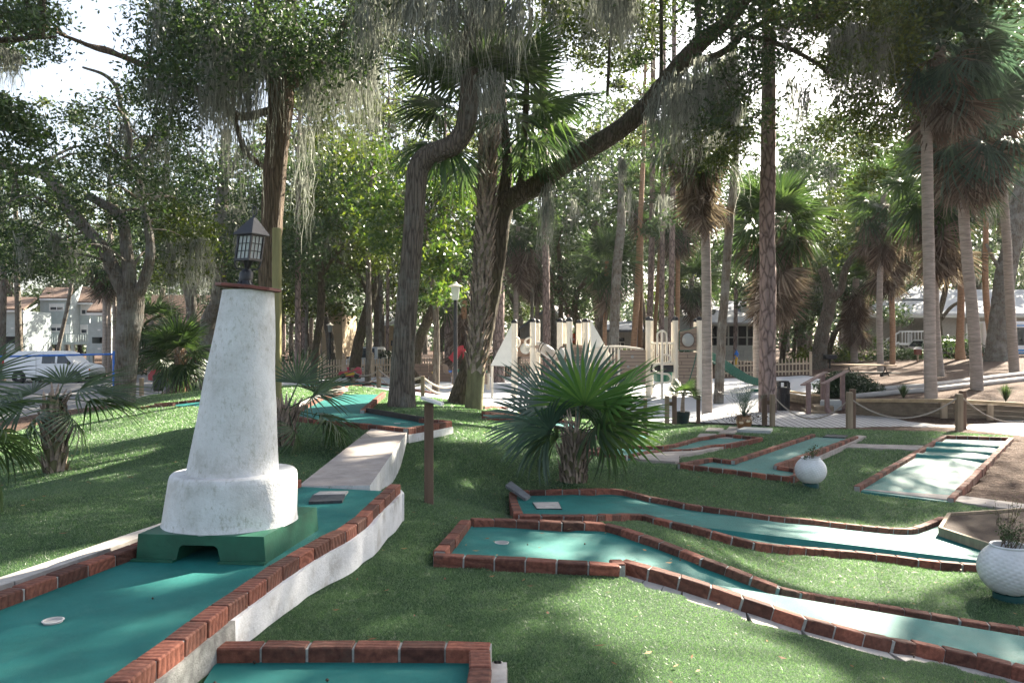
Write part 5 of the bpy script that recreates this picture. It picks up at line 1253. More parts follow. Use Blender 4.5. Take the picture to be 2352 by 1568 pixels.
# ------------------------------------------------------------------ background woods: prototypes, then copies
def proto_oak(seed,hgt,n,rad,per,size,m_):
    g=np.random.default_rng(seed); t=thing('oak_tree','','tree'); a=Acc()
    S=spline([A([0,0,-.4]),A([g.normal(0,.2),0,hgt*.2]),A([g.normal(0,.5),g.normal(0,.4),hgt*.42]),A([g.normal(0,1),g.normal(0,.8),hgt*.6])],6)
    a.add(*tubearr(S,np.linspace(.38,.2,len(S)),9,.05,seed=seed))
    cen=[]
    for i in range(n):
        u=g.uniform(0,1)**.5; az=g.uniform(0,6.28); zz=hgt*g.uniform(.36,1.); rr=rad*math.sqrt(max(.05,1-((zz/hgt-.62)/.45)**2))*u
        cen.append([rr*math.cos(az),rr*math.sin(az),zz])
    cen=A(cen); twigs(a,S[8:],cen[g.choice(n,min(14,n),replace=False)],.16,seed); a.build('trunk',mt['oak_bark'],t,smooth=True)
    L=blobs(cen,1.25,per); b=Acc(); b.add(*leafquads(L,size)); b.build('crown',mt[m_],t)
    m=Acc()
    for c in cen[:12]: moss_add(m,c,g.uniform(1,2.6),.7,16,.03)
    m.build('moss',mt['moss'],t); return t
def proto_pine(seed,hgt,n,per,size):
    g=np.random.default_rng(seed); t=thing('pine_tree','','pine'); a=Acc()
    S=spline([A([0,0,-.4]),A([g.normal(0,.15),0,hgt*.4]),A([g.normal(0,.3),g.normal(0,.3),hgt])],8)
    a.add(*tubearr(S,np.linspace(.26,.06,len(S)),8,.05,seed=seed)); cen=[]
    for i in range(n):
        zz=hgt*g.uniform(.52,1.02); rr=2.8*g.uniform(.3,1)*(1.25-zz/hgt)/.6; az=g.uniform(0,6.28); cen.append([rr*math.cos(az),rr*math.sin(az),zz])
    cen=A(cen); twigs(a,S[10:],cen,.09,seed); a.build('trunk',mt['pine_bark'],t,smooth=True)
    b=Acc(); b.add(*leafquads(blobs(cen,.95,per,.5),size,.12)); b.build('crown',mt['needle'],t); return t
protos=[proto_oak(61,15,50,5.2,120,.36,'leaf_bg'),proto_oak(62,18,56,5.8,110,.4,'leaf_bg'),proto_oak(63,13,46,4.8,120,.34,'leaf_oak2'),proto_pine(64,24,46,70,.55),proto_pine(65,20,40,70,.5)]
def dup(o,loc,rz,s):
    r=o.copy(); C.objects.link(r); r.location=Vector(loc); r.rotation_euler=(0,0,rz); r.scale=(s,s,s)
    for ch in o.children:
        c=ch.copy(); C.objects.link(c); c.parent=r
    return r
GL='background woods'
LB={'oak_tree':'leafy mossy oak in the hazy woods beyond the houses and playground','pine_tree':'tall thin pine in the hazy woods beyond the houses and playground'}
first=set()
def wood(k,px,D,s,rz,label=None,group=GL):
    o=protos[k]; b=B(px,D)
    if k not in first:
        first.add(k); o.location=Vector(b); o.rotation_euler=(0,0,rz); o.scale=(s,s,s); r=o
    else: r=dup(o,b,rz,s)
    r['label']=label or LB[o.name.split('.')[0]]; r['group']=group; r['category']='tree' if 'oak' in r.name else 'pine'; return r
g=np.random.default_rng(77)
for i in range(34):
    px=-420+i*97+g.uniform(-30,30); wood(int(g.choice([0,1,1,2])),px,g.uniform(100,122),g.uniform(.9,1.25),g.uniform(0,6.28))
for i in range(30):
    px=-300+i*105+g.uniform(-40,40); wood(int(g.choice([0,1,3,3,4])),px,g.uniform(124,150),g.uniform(1.0,1.35),g.uniform(0,6.28))
for px,D,k,s in [(-160,70,0,.9),(360,84,1,1.),(560,74,0,1.),(640,66,2,1.),(770,78,1,1.),(930,72,0,1.),(1010,64,2,.9),(1110,76,1,.9),(1190,70,0,.8),(1330,84,0,.8),(1560,80,2,.8),(1860,92,0,.9),(2000,100,1,.8),(2420,76,0,1.)]:
    wood(k,px,D,s,g.uniform(0,6.28))
for px,D,k,s in [(762,60,2,.95),(1270,64,1,1.25),(1380,70,0,1.35),(1480,78,1,1.3),(1620,74,0,1.2),(1840,66,1,1.15),(1950,72,0,1.3),(2090,80,1,1.3),(2250,84,0,1.4),(870,60,1,1.2),(700,68,0,1.3)]: wood(k,px,D,s,g.uniform(0,6.28))
for px,D,k,s in [(700,62,3,1.),(1000,70,4,1.),(1300,74,3,1.),(1590,82,4,1.),(1900,86,3,1.),(2080,94,4,1.)]: wood(k,px,D,s,g.uniform(0,6.28))
far=Acc(); n=2600
az=R.uniform(-.75,.75,n); dd=R.uniform(165,200,n); cen=np.stack([np.sin(az)*dd*1.1,np.cos(az)*dd,R.uniform(-.5,11,n)],1)
far.add(*leafquads(blobs(cen,2.4,16),1.3)); tag(far.build('woods',mt['leaf_bg'],None),kind='stuff')

# bushes
def bush(label,c,rx,ry,rz_,n,size,m_='leaf_bush',cat='bush',nm='bush',group=None):
    t=thing(nm,label,cat,c,group); g=R
    u=g.normal(0,1,(n,3)); u/=np.linalg.norm(u,axis=1)[:,None]; u[:,2]=np.abs(u[:,2]); rr=g.uniform(.35,1.03,n)**.5
    bumpy=1+.08*np.sin(u[:,0]*9+u[:,1]*7)+.06*np.sin(u[:,2]*11+u[:,0]*5)
    L=A(c)+u*(rr*bumpy)[:,None]*A([rx,ry,rz_]); a=Acc(); a.add(*leafquads(L,size)); a.build('foliage',mt[m_],t)
    a=Acc()
    for k in range(7):
        v=A([math.cos(k)*rx*.5,math.sin(k)*ry*.5,rz_*.7]); a.add(*tubearr([A(c)-[0,0,.05],A(c)+v*.5,A(c)+v],[.03,.02,.008],5))
    a.build('stems',mt['twig'],t); return t
D=float(G(1948,905)[1]); c=A([(1948-CX)*D/F,D,0]); c[2]=tz(c[0],c[1])-.15
bush('rounded dense dark hedge bush beside the boardwalk steps',c,78*D/F,1.1,62*D/F,15000,.075)
for i,(px,D,w,h,m_,lab) in enumerate([(360,60,2.4,1.3,'leaf_bush','dark low hedge in front of the brown roofed building'),(905,54,1.6,1.6,'leaf_bush','dark round shrub to the right of the silver car'),(1090,52,2.,1.8,'leaf_oak','loose shrub behind the red slide'),(1345,62,1.6,2.4,'leaf_oak','tall dense shrub beside the vending machine'),
   (1890,60,3.,1.3,'leaf_oak2','sunlit loose shrub behind the picnic table'),(1990,58,2.2,2.2,'leaf_gloss','yellow green shrub in front of the bright roofed house'),(2070,56,2.,.8,'leaf_bg','low ground cover shrub by the white railing stairs'),(2190,54,2.4,1.6,'leaf_oak','shrub in front of the diagonal boarded wall'),(1440,64,2.,1.6,'leaf_oak','shrub behind the right sail of the play ship'),(690,60,2.4,1.8,'leaf_oak','shrub at the foot of the tan house wall'),(285,66,1.6,1.3,'leaf_bush','shrub under the right end of the grey apartments'),(1560,66,1.8,2.,'leaf_bg','shrub between the pines behind the tower panel')]):
    b=B(px,D); bush(lab,b,w,w*.8,h,1500,.22,m_)
for i,(px,py,h,lab) in enumerate([(2310,922,40,'spiky green grass tuft on the mulch slope behind the rope post'),(2075,915,34,'small grass tuft near the tall pale palm')]):
    b=G(px,py); D=b[1]; a=Acc()
    for k in range(150):
        az=R.uniform(0,6.28); L=h*D/F*R.uniform(.7,1.2); ou=R.uniform(.1,.6); q=A([b+A([math.cos(az),math.sin(az),0])*f*L*ou+A([0,0,1])*L*(f-.25*f*f*ou*1.6) for f in np.linspace(0,1,5)])
        s=A([-math.sin(az),math.cos(az),0])*.012; V=np.concatenate([[p-s*(1-f*.9),p+s*(1-f*.9)] for p,f in zip(q,np.linspace(0,1,5))]); i_=np.arange(4)*2; a.add(V,np.stack([i_,i_+1,i_+3,i_+2],1))
    o=npmesh('grass_tuft',*a.get(),mt['frond'],loc=b); tag(o,lab,'grass tuft')
# ------------------------------------------------------------------ lighthouse obstacle
zc=ZT-.065
c0=A([-1.775,5.02,zc]); t=thing('lighthouse','white stucco miniature lighthouse with a black lantern standing on the green base over the felt','lighthouse',c0)
FL,FR=Pz(311,1287,zc),Pz(609,1295,zc); BR=A([-1.315,5.42,zc]); BL=FL+BR-FR
hb=.155; ux=(FR-FL); uy=(BR-FR); 
mb=MB()
def bp(u,v,z): return FL+ux*u+uy*v+A([0,0,z])
# base block with an arched tunnel through it, front flange
a0,a1=.31,.655; seg=[(a0,0),(a0+.025,.082),(a0+.05,.096),(a1-.05,.096),(a1-.025,.082),(a1,0)]
outl=[(0,0)]+seg+[(1,0),(.985,hb),(.015,hb)]
n_=len(outl); V=[bp(u,.01,z) for u,z in outl]+[bp(u,.99,z) for u,z in outl]
Fs=[(i,(i+1)%n_,n_+(i+1)%n_,n_+i) for i in range(n_)]
# front and back faces split into convex pieces
for o_ in (0,n_):
    pcs=[(0,1,2,3,n_-1),(3,4,n_-2,n_-1),(4,5,6,7,n_-2)]
    Fs+= [tuple(o_+i for i in (p if o_==0 else p[::-1])) for p in pcs]
mb.add(V,Fs)
for u0,u1 in ((-.02,a0),(a1,1.01)): 
    p=[bp(u0,-.035,.0),bp(u1,-.035,.0),bp(u1,.008,.0),bp(u0,.008,.0)]; mb.prism(p,zc+.001,zc+.013)
mb.build('green_base',mt['green_paint'],t)
cz=zc+hb-.004; c=A([-1.775,5.035,cz]); sh_=(.085,0)
def wob(prof,cc,seed,n=56,amp=.003):
    g=np.random.default_rng(seed); mb=MB(); mb.lathe(prof,cc,n,shear=sh_); V=A(mb.v); k=len(prof)
    a=np.tile(np.arange(n)*6.283/n,k); z=np.repeat(A([p[1] for p in prof]),n); ph=g.uniform(0,6,4)
    d=amp*(np.sin(3*a+ph[0]+z*5)+.6*np.sin(7*a+ph[1]-z*9)+.5*np.sin(11*a+ph[2]+z*14)); cen=A(cc)+np.stack([sh_[0]*z,0*z,z],1)
    rad=V-cen; r=np.linalg.norm(rad[:,:2],axis=1); rad[:,:2]*=((r+d)/np.maximum(r,1e-6))[:,None]; mb.v=[tuple(q) for q in cen+rad]; return mb
prof=[(.412,0),(.405,.012),(.402,.05),(.398,.12),(.392,.2),(.387,.27),(.381,.298),(.372,.309),(.355,.312),(.29,.312)]
wob(prof,c,1,amp=.004).build('drum',mt['white_stucco'],t,smooth=True)
c2=c+A([.01,0,.305]); hz=1.145
prof=[(.283,-.004),(.278,.01)]+[(.275-.119*f,hz*f) for f in (.06,.15,.25,.35,.45,.55,.65,.75,.85,.95,1)]
wob(prof,c2,2,amp=.003).build('tower',mt['white_stucco'],t,smooth=True)
top=c2+A([sh_[0]*hz,0,hz]); tilt=.1
# red timber cap, tilted
mb=MB(); V=[]
for rr_,z in ((.178,.006),(.2,.013),(.197,.027),(.187,.031)):
    for k in range(8):
        a_=k*math.pi/4+.18; x,y=rr_*math.cos(a_)*1.02,rr_*math.sin(a_)*.95; V.append(top+A([x,y,z-x*tilt]))
mb.add(V,[tuple(range(7,-1,-1)),tuple(range(24,32))]+[(r_*8+i,r_*8+(i+1)%8,r_*8+8+(i+1)%8,r_*8+8+i) for r_ in range(3) for i in range(8)])
mb.build('cap',mt['red_paint'],t)
# lantern
lb=top+A([-.02,0,.036]); sl=.13
Lp_=lambda x,y,z: lb+A([x+sl*z,y,z])
an=math.radians(25); 
def lq(x,y,z):
    return Lp_(x*math.cos(an)+y*math.sin(an)*1,-x*math.sin(an)*-1*0+ (x*math.sin(an)*1.0 if False else 0)+0,z)
ca,sa=math.cos(-an),math.sin(-an)
def lq(x,y,z): return Lp_(x*ca-y*sa,x*sa+y*ca,z)
mb=MB(); mb.lathe([(.05,0),(.049,.006),(.041,.014),(.038,.03),(.042,.032),(.042,.075),(.036,.084),(.028,.092),(.026,.1)],lb,20,shear=(sl,0)); 
for k in range(10):
    a_=k*.628; mb.beam(lb+A([.05*math.cos(a_),.05*math.sin(a_),.004]),lb+A([.04*math.cos(a_),.04*math.sin(a_),.024]),.006,.006)
mb.lathe([(.012,.1),(.024,.13),(.034,.15)],lb,12,shear=(sl,0))
h_=.06
for sx in (-1,1):
    for sy in (-1,1):
        pts=[lq(.02*sx,.02*sy,.098),lq(.045*sx,.045*sy,.103),lq(.054*sx,.054*sy,.135),lq(.056*sx,.056*sy,.15)]; mb.tube(spline(pts,4),.005,6)
lant=mb.build('lantern',mt['black_metal'],t,smooth=True)
z0,z1=.15,.318
def bx(mb,x0,x1,y0,y1,za,zb,mi=0): mb.hexa([lq(x0,y0,za),lq(x1,y0,za),lq(x1,y1,za),lq(x0,y1,za),lq(x0,y0,zb),lq(x1,y0,zb),lq(x1,y1,zb),lq(x0,y1,zb)],mi)
mb=MB(); w=.013
for sx in (-1,1):
    for sy in (-1,1): bx(mb,*sorted((sx*h_,sx*(h_-w))),*sorted((sy*h_,sy*(h_-w))),z0,z1)
for za,zb in ((z0-.001,z0+.014),(z1-.014,z1+.001)):
    bx(mb,-h_+w,h_-w,-h_,-h_+w,za,zb);bx(mb,-h_+w,h_-w,h_-w,h_,za,zb);bx(mb,-h_,-h_+w,-h_+w,h_-w,za,zb);bx(mb,h_-w,h_,-h_+w,h_-w,za,zb)
for k in (-1,1):
    o=k*(h_-w)/3; m_=.002
    for s in (-1,1):
        bx(mb,o-m_,o+m_,*sorted((s*(h_-.003),s*(h_-.008))),z0+.014,z1-.014); bx(mb,*sorted((s*(h_-.003),s*(h_-.008))),o-m_,o+m_,z0+.014,z1-.014)
        zz=(z0+z1)/2+k*.0235; bx(mb,-h_+w,h_-w,*sorted((s*(h_-.0035),s*(h_-.0085))),zz-m_,zz+m_); bx(mb,*sorted((s*(h_-.0035),s*(h_-.0085))),-h_+w,h_-w,zz-m_,zz+m_)
mb.build('cage',mt['black_metal'],lant)
gm=leafmat('seeded_glass',(.75,.76,.77),(.75,.76,.77),(.75,.76,.77),.5,.15,.5,1.,1.)
for s in (-1,1):
    mb=MB(); bx(mb,-h_+w,h_-w,*sorted((s*(h_-.011),s*(h_-.013))),z0+.012,z1-.012); mb.build('glass_pane',gm,lant)
    mb=MB(); bx(mb,*sorted((s*(h_-.011),s*(h_-.013))),-h_+w,h_-w,z0+.012,z1-.012); mb.build('glass_pane',gm,lant)
mb=MB(); e=.079; rb=[lq(-e,-e,z1-.006),lq(e,-e,z1-.006),lq(e,e,z1-.006),lq(-e,e,z1-.006)]; rt_=[lq(x*.012,y*.012,z1+.105) for x,y in ((-1,-1),(1,-1),(1,1),(-1,1))]
rb2=[p+A([0,0,.006]) for p in rb]; mb.add(rb+rb2+rt_,[(3,2,1,0)]+[(i,(i+1)%4,4+(i+1)%4,4+i) for i in range(4)]+[(4+i,4+(i+1)%4,8+(i+1)%4,8+i) for i in range(4)]+[(8,9,10,11)])
mb.build('lantern_roof',mt['black_metal'],lant)
mb=MB(); mb.lathe([(.012,z1+.1),(.009,z1+.118),(.005,z1+.122)],lb,10,shear=(sl,0)); rc=Lp_(0,0,z1+.148); mb.tube([rc+A([.019*math.sin(a_)*.8,0,.028*math.cos(a_)]) for a_ in np.linspace(0,6.283,17)],.0042,6,cap=False); mb.build('finial',mt['black_metal'],lant)

# posts
def post(label,px,pyb,pyt,wpx,mat,D=None,name='wooden_post',group=None,taper=1,cat='post'):
    b=G(px,pyb) if D is None else B(px,D); D=b[1]; w=wpx*D/F; zt=EH-(pyt-CY)*D/F
    mb=MB(); mb.box((b[0],b[1],(b[2]-.2+zt)/2),(w,w,zt-b[2]+.2),rz=R.uniform(-.2,.2),bev=w*.12); return tag(mb.build(name,mat,loc=b),label,cat,group)
b=G(985,1157); D=b[1]; t=thing('scorecard_stand','brown wooden post topped by a slanted white board on the middle lawn','stand',b)
zt=EH-(926-CY)*D/F; w=21*D/F; mb=MB(); mb.box((b[0],b[1],(b[2]-.2+zt)/2),(w,w*1.1,zt-b[2]+.2),rz=.12,bev=.006); mb.build('post',mt['brown_wood'],t)
pl_=[P(966,917,D-.14),P(1013,932,D-.1),P(1020,930,D+.1),P(973,915,D+.12)]; mb=MB(); mb.slab(pl_,[0,0,1],.026); mb.build('board',mt['white_stucco'],t)
post('tall square greenish wooden pole rising behind the lighthouse tower',636,0,524,18,mt['green_wood'],D=11.8,name='wooden_pole',cat='pole')

# golf ball planters
def planter(label,px,pyb,wpx,ntw,lab_h):
    b=G(px,pyb); D=b[1]; r=wpx*D/F/2; t=thing('planter',label,'planter',b)
    mb=MB(); mb.lathe([(r*.5,-.02),(r*.52,.0),(r*.5,r*.22),(r*.46,r*.24)],b,32); mb.build('foot',M('planter_foot',(.01,.06,.06),.5,.1,4,60,0),t,smooth=True)
    # dimpled globe
    nu,nv=150,84; th=np.linspace(math.radians(36),math.radians(150),nv); ph=np.arange(nu)*2*math.pi/nu
    T_,Pp=np.meshgrid(th,ph,indexing='ij'); n=A([np.sin(T_)*np.cos(Pp),np.sin(T_)*np.sin(Pp),np.cos(T_)]).reshape(3,-1).T
    k=np.arange(430)+.5; f=np.arccos(1-2*k/430); gph=math.pi*(1+5**.5)*k; dc=np.stack([np.cos(gph)*np.sin(f),np.sin(gph)*np.sin(f),np.cos(f)],1)
    dist=np.arccos(np.clip((n@dc.T).max(1),-1,1)); rad=.058; dep=np.clip(1-(dist/rad)**2,0,1)*.022*r
    keepd=(T_.ravel()>math.radians(48)); dep=dep*keepd
    cz=b[2]+r*.22+r*.86; V=b*[1,1,0]+A([0,0,cz])+n*(r-dep)[:,None]*[1,1,.93]
    i=np.arange(nv-1)[:,None]*nu; j=np.arange(nu)[None]; Q=np.stack([i+nu+j,i+nu+(j+1)%nu,i+(j+1)%nu,i+j],2).reshape(-1,4)
    npmesh('globe',V,Q,mt['ball_white'],t,smooth=True)
    mb=MB(); zr=cz+r*.93*math.cos(th[0]); rr_=r*math.sin(th[0]); mb.lathe([(rr_*.99,-.004),(rr_*1.05,.012),(rr_*1.,.022),(rr_*.9,.016),(rr_*.86,-.04)],(b[0],b[1],zr),40,cap=False); mb.build('rim',mt['ball_white'],t,smooth=True)
    mb=MB(); mb.lathe([(rr_*.87,-.035),(.001,-.025)],(b[0],b[1],zr),24,cap=False); mb.build('soil',mt['soil'],t)
    sh=thing('shrub','','shrub',(b[0],b[1],zr-.01)); a=Acc(); tips=[]
    g=np.random.default_rng(int(px))
    for k in range(ntw):
        az=g.uniform(0,6.28); L=lab_h*g.uniform(.5,1.1); o=A([b[0]+g.normal(0,rr_*.25),b[1]+g.normal(0,rr_*.25),zr-.015]); pts=[o]
        d=A([math.cos(az)*.4,math.sin(az)*.4,1.]); 
        for s in range(5): d=d+g.normal(0,.22,3); d/=np.linalg.norm(d); pts.append(pts[-1]+d*L/5)
        a.add(*tubearr(spline(pts,2),np.linspace(.0045,.0013,11),5))
        for s in range(2,6):
            for _ in range(2):
                e_=pts[s]+(g.normal(0,.5,3)+d)*L*.16; a.add(*tubearr([pts[s-1]*.5+pts[s]*.5,e_],[.0018,.0008],4)); tips.append(e_)
    a.build('stem',mt['twig'],sh); tips=A(tips); L=np.repeat(tips,5,0)+g.normal(0,.012,(len(tips)*5,3)); a=Acc(); a.add(*leafquads(L,.024)); a.build('foliage',M('dull_leaf',(.07,.1,.04),.8,.5,20,40,0),sh)
    return t,sh
p1,s1=planter('golf ball planter farther off between the zigzag lane and the humped lane',1862,1117,70,9,.2); tag(s1,'sparse twiggy shrub growing in the farther golf ball planter','shrub')
p2,s2=planter('large golf ball planter cut off at the right edge near the timber flower bed',2318,1376,132,14,.2); tag(s2,'straggly shrub growing in the golf ball planter at the right edge','shrub')
# timber flower bed
fb=[(2160,1222),(2180,1188),(2352,1176),(2460,1195),(2470,1240),(2400,1262),(2290,1266)]
q=[on4(x,y+8,.0) for x,y in fb]; t=thing('flower_bed','low weathered timber flower bed standing on the felt behind the golf ball planter','flower bed',A(q).mean(0))
for i in range(len(q)):
    mb=MB(); a_,b_=q[i-1],q[i]; mb.beam(a_+A([0,0,.055]),b_+A([0,0,.055]),.045,.11); mb.build('timber',mt['wood_post'],t)
mb=MB(); mb.prism(expand(q,-.01),q[0][2]-.02,[p[2]+.075 for p in q]); mb.build('soil',mt['soil'],t)
pt=on4(2330,1225,.08); sh=thing('shrub','leggy rose shrub growing out of the timber flower bed','shrub',pt); a=Acc(); g=np.random.default_rng(9); tips=[]
for k in range(10):
    d=A([g.normal(0,.4),g.normal(0,.4),1.]); pts=[pt+A([g.normal(0,.1),g.normal(0,.1),0])]
    for s in range(5): d=d+g.normal(0,.25,3); d/=np.linalg.norm(d); pts.append(pts[-1]+d*.075); tips.append(pts[-1])
    a.add(*tubearr(spline(pts,2),np.linspace(.005,.0015,11),5))
a.build('stem',mt['twig'],sh); tips=A(tips); L=np.repeat(tips,6,0)+g.normal(0,.03,(len(tips)*6,3)); a=Acc(); a.add(*leafquads(L,.022)); a.build('foliage',mt['leaf_oak2'],sh)

# ------------------------------------------------------------------ boardwalk furniture
RP='rope posts along the boardwalk and playground'
def wz(px,D,pyt): return EH-(pyt-CY)*D/F
def rpost(label,px,pyb,pyt,w=12,mat='wood_post',name='rope_post'):
    return post(label,px,pyb,pyt,w,mt[mat],name=name,group=RP)
plist=[]
for lab,px,pb,pt_,w,m_ in [('front weathered post of the pair at the boardwalk edge in front of the bush',1951,985,900,13,'wood_post'),('brown post standing right behind the weathered one in front of the bush',1958,982,893,12,'brown_wood'),
  ('front weathered post of the pair before the tallest palm',2203,990,904,14,'wood_post'),('brown post right behind the weathered post before the tallest palm',2211,987,897,13,'brown_wood'),
  ('pale right post of the braced pair beside the plated pine',1774,980,905,10,'wood_post'),('brown left post of the braced pair beside the plated pine',1756,979,905,10,'brown_wood'),
  ('single brown post left of the ringed palm trunk',1604,974,908,9,'brown_wood'),('brown right post of the braced pair beside the green pot',1549,974,908,10,'brown_wood'),('pale left post of the braced pair beside the green pot',1532,974,909,9,'wood_post'),
  ('weathered post half hidden by the fan palm fronds',1482,982,915,8,'wood_post'),
  ('pale post by the sand left of the dog-leg oak',956+15,912,863,9,'wood_post'),('weathered post right behind the crest lane',870,890,843,9,'wood_post'),('weathered post left of the pink spring rider',811,880,844,9,'wood_post')]:
    o=rpost(lab,px,pb,pt_,w,m_); plist.append((px,G(px,pb),pt_))
mb=MB()
for xa,xb,y in ((1532,1549,925),(1532,1549,962),(1756,1774,925),(1756,1774,968)):
    pass
def brace(label,xa,xb,pyb,y,h=9):
    b=G(xa,pyb); D=b[1]; mb=MB(); mb.beam(P(xa+3,y,D+.05),P(xb-3,y,D+.05),.05,h*D/F); tag(mb.build('brace_board',mt['brown_wood'],loc=P((xa+xb)/2,y,D)),label,'board')
brace('short brown board joining the pair of posts beside the green pot',1532,1549,974,927); brace('short brown board joining the pair of posts beside the plated pine',1756,1774,979,924)
def rope(label,a_,b_,sag,r=.02):
    pts=[a_+(b_-a_)*f-A([0,0,sag*4*f*(1-f)]) for f in np.linspace(0,1,15)]; mb=MB(); mb.tube(pts,r,7); return tag(mb.build('rope',mt['rope'],loc=(a_+b_)/2,smooth=True),label,'rope','sagging ropes between posts')
gp=lambda px,pb,y:P(px,y,G(px,pb)[1])
rope('sagging rope between the plated pine and the bush',gp(1778,980,911),gp(1950,984,917),.5,.018)
rope('sagging rope between the bush and the tallest palm',gp(1957,985,918),gp(2201,990,912),.45,.018)
rope('sagging rope running off to the right from the tallest palm',gp(2211,989,913),gp(2440,1010,925),.5,.018)
for y0,y1,s in ((866,872,.25),(882,886,.25)):
    rope('rope from the post by the sand to the dark mossy oak, '+('upper' if s and y0<870 else 'lower')+' one',gp(971,912,y0),gp(1062,918,y1),s,.03)
    rope('rope behind the dog-leg oak to the crest lane post, '+('upper' if y0<870 else 'lower')+' one',gp(870,890,y0-17),gp(968,911,y0),s,.03)
    rope('rope from the crest lane post past the spring rider, '+('upper' if y0<870 else 'lower')+' one',gp(811,880,y0-14),gp(869,890,y0-17),s,.03)
# retaining wall of timbers
wl=[G(x,y) for x,y in [(1947,956),(2192,961),(2352,969),(2480,976)]]; t=thing('retaining_wall','weathered timber retaining wall with a pale cap board along the boardwalk','wall',wl[1])
mb=MB(); mc=MB(); mp=MB()
for a_,b_ in zip(wl[:-1],wl[1:]):
    hh=.43
    for k in range(3): mb.beam(a_+A([0,.0,.07+k*.135]),b_+A([0,0,.07+k*.135]),.09,.128)
    mc.beam(a_+A([0,-.03,hh+.04]),b_+A([0,-.03,hh+.04]),.2,.09)
for x,y in ((2030,955),(2165,959),(2270,964)):
    p=G(x,y); mp.box((p[0],p[1]-.07,p[2]+.2),(.16,.06,.42))
mb.build('planks',mt['wall_wood_dark'],t); mc.build('cap_board',mt['wall_wood'],t); mp.build('upright',mt['wood_post'],t)
wl=[P(x,y,float(G(1900,950)[1])+d) for x,y,d in [(1812,935,3.),(1886,948,1.2)]]; t=thing('retaining_wall','short low timber wall between the black bin and the boardwalk steps','wall',wl[0]); mb=MB()
for k in range(3): mb.beam(wl[0]+A([0,0,.07+k*.16]),wl[1]+A([0,0,.07+k*.16]),.1,.15)
mb.build('planks',mt['wall_wood_dark'],t); mb=MB(); mb.beam(wl[0]+A([0,-.02,.53]),wl[1]+A([0,-.02,.53]),.16,.06); mb.build('cap_board',mt['wall_wood'],t)
# steps with handrails (crop coordinates of the photograph region)
D0=float(G(1880,957)[1]); u=lambda x,y,d=0.:P(1776+x*.2448,643+y*.2448,D0+d)
t=thing('steps','short flight of weathered wooden steps with purple brown handrails up from the boardwalk','steps',u(420,1285))
for i,(x0,x1,y,d) in enumerate(((325,500,1235,0),(390,570,1187,.35),(440,640,1133,.75))):
    mb=MB(); a_=u(x0,y,d); b_=u(x1,y,d); mb.hexa([(a_[0],D0+d,a_[2]-.3),(b_[0],D0+d,b_[2]-.3),(b_[0]+.3,D0+1.4,b_[2]-.3),(a_[0]+.3,D0+1.4,a_[2]-.3),(a_[0],D0+d,a_[2]),(b_[0],D0+d,b_[2]),(b_[0]+.3,D0+1.4,b_[2]),(a_[0]+.3,D0+1.4,a_[2])]); mb.build('step',mt['grey_board'] if i==2 else mt['wood_post'],t)
rm=M('rail_paint',(.2,.135,.125),.7,.2,8,40,.002)
for (xa,ya),(xb,yb),(p0,p0b),(p1,p1b),d in (((275,985),(490,862),(330,1260),(465,1120),0.),((458,978),(690,852),(505,1270),(650,1270),.1)):
    mb=MB(); mb.beam(u(xa,ya,d-.05),u(xb,yb,d+.9),.14,.035); mb.build('handrail',rm,t)
    for px_,pb,dd,yt in ((p0,p0b,d,ya-20),(p1,p1b,d+.8,yb+14)):
        mb=MB(); a_=u(px_,pb,dd); mb.beam(a_,A([a_[0],a_[1],u(px_,yt,dd)[2]]),.11,.11,up=(0,1,0)); mb.build('rail_post',rm,t)
mb=MB(); mb.beam(u(515,1205,-.1),u(560,1290,-.3),.1,.04); mb.build('brace',rm,t)
# bins
def bin_(label,px,D,hpx,wpx,base=None,flat=False):
    b=(B(px,D) if base is None else base); r=wpx*D/F/2; h=hpx*D/F; t=thing('trash_bin',label,'trash bin',b)
    mb=MB(); mb.lathe([(r*.84,-.02),(r*.86,.03),(r*.95,h*.6),(r*.98,h*.72),(r*1.02,h*.73)],b,20)
    for k in range(20):
        a_=k*.314; mb.beam(b+A([r*.87*math.cos(a_),r*.87*math.sin(a_),.05]),b+A([r*.955*math.cos(a_),r*.955*math.sin(a_),h*.6]),.03,.02)
    mb.build('body',mt['black_plastic'],t)
    mb=MB(); mb.lathe([(r*1.06,h*.72),(r*1.06,h*.77),(r*.98,h*.8)],b,20); z=b[2]+h*.79
    for sx in (-1,1):
        for sy in (-1,1): mb.box((b[0]+sx*r*.62,b[1]+sy*r*.62,z+h*.08),(r*.34,r*.34,h*.17))
    mb.box((b[0],b[1],z+h*.185),(r*1.5,r*1.5,h*.05),bev=.03); mb.build('lid',mt['black_plastic'],t); return t
D=float(G(1795,945)[1]); bin_('black plastic bin with an open sided lid just right of the plated pine',1797,D,73,34,base=A([(1797-CX)*D/F,D,EH-(947-CY)*D/F]))
bin_('black plastic bin standing by the road left of the shaggy palm',364,float(G(364,898)[1]),38,24)
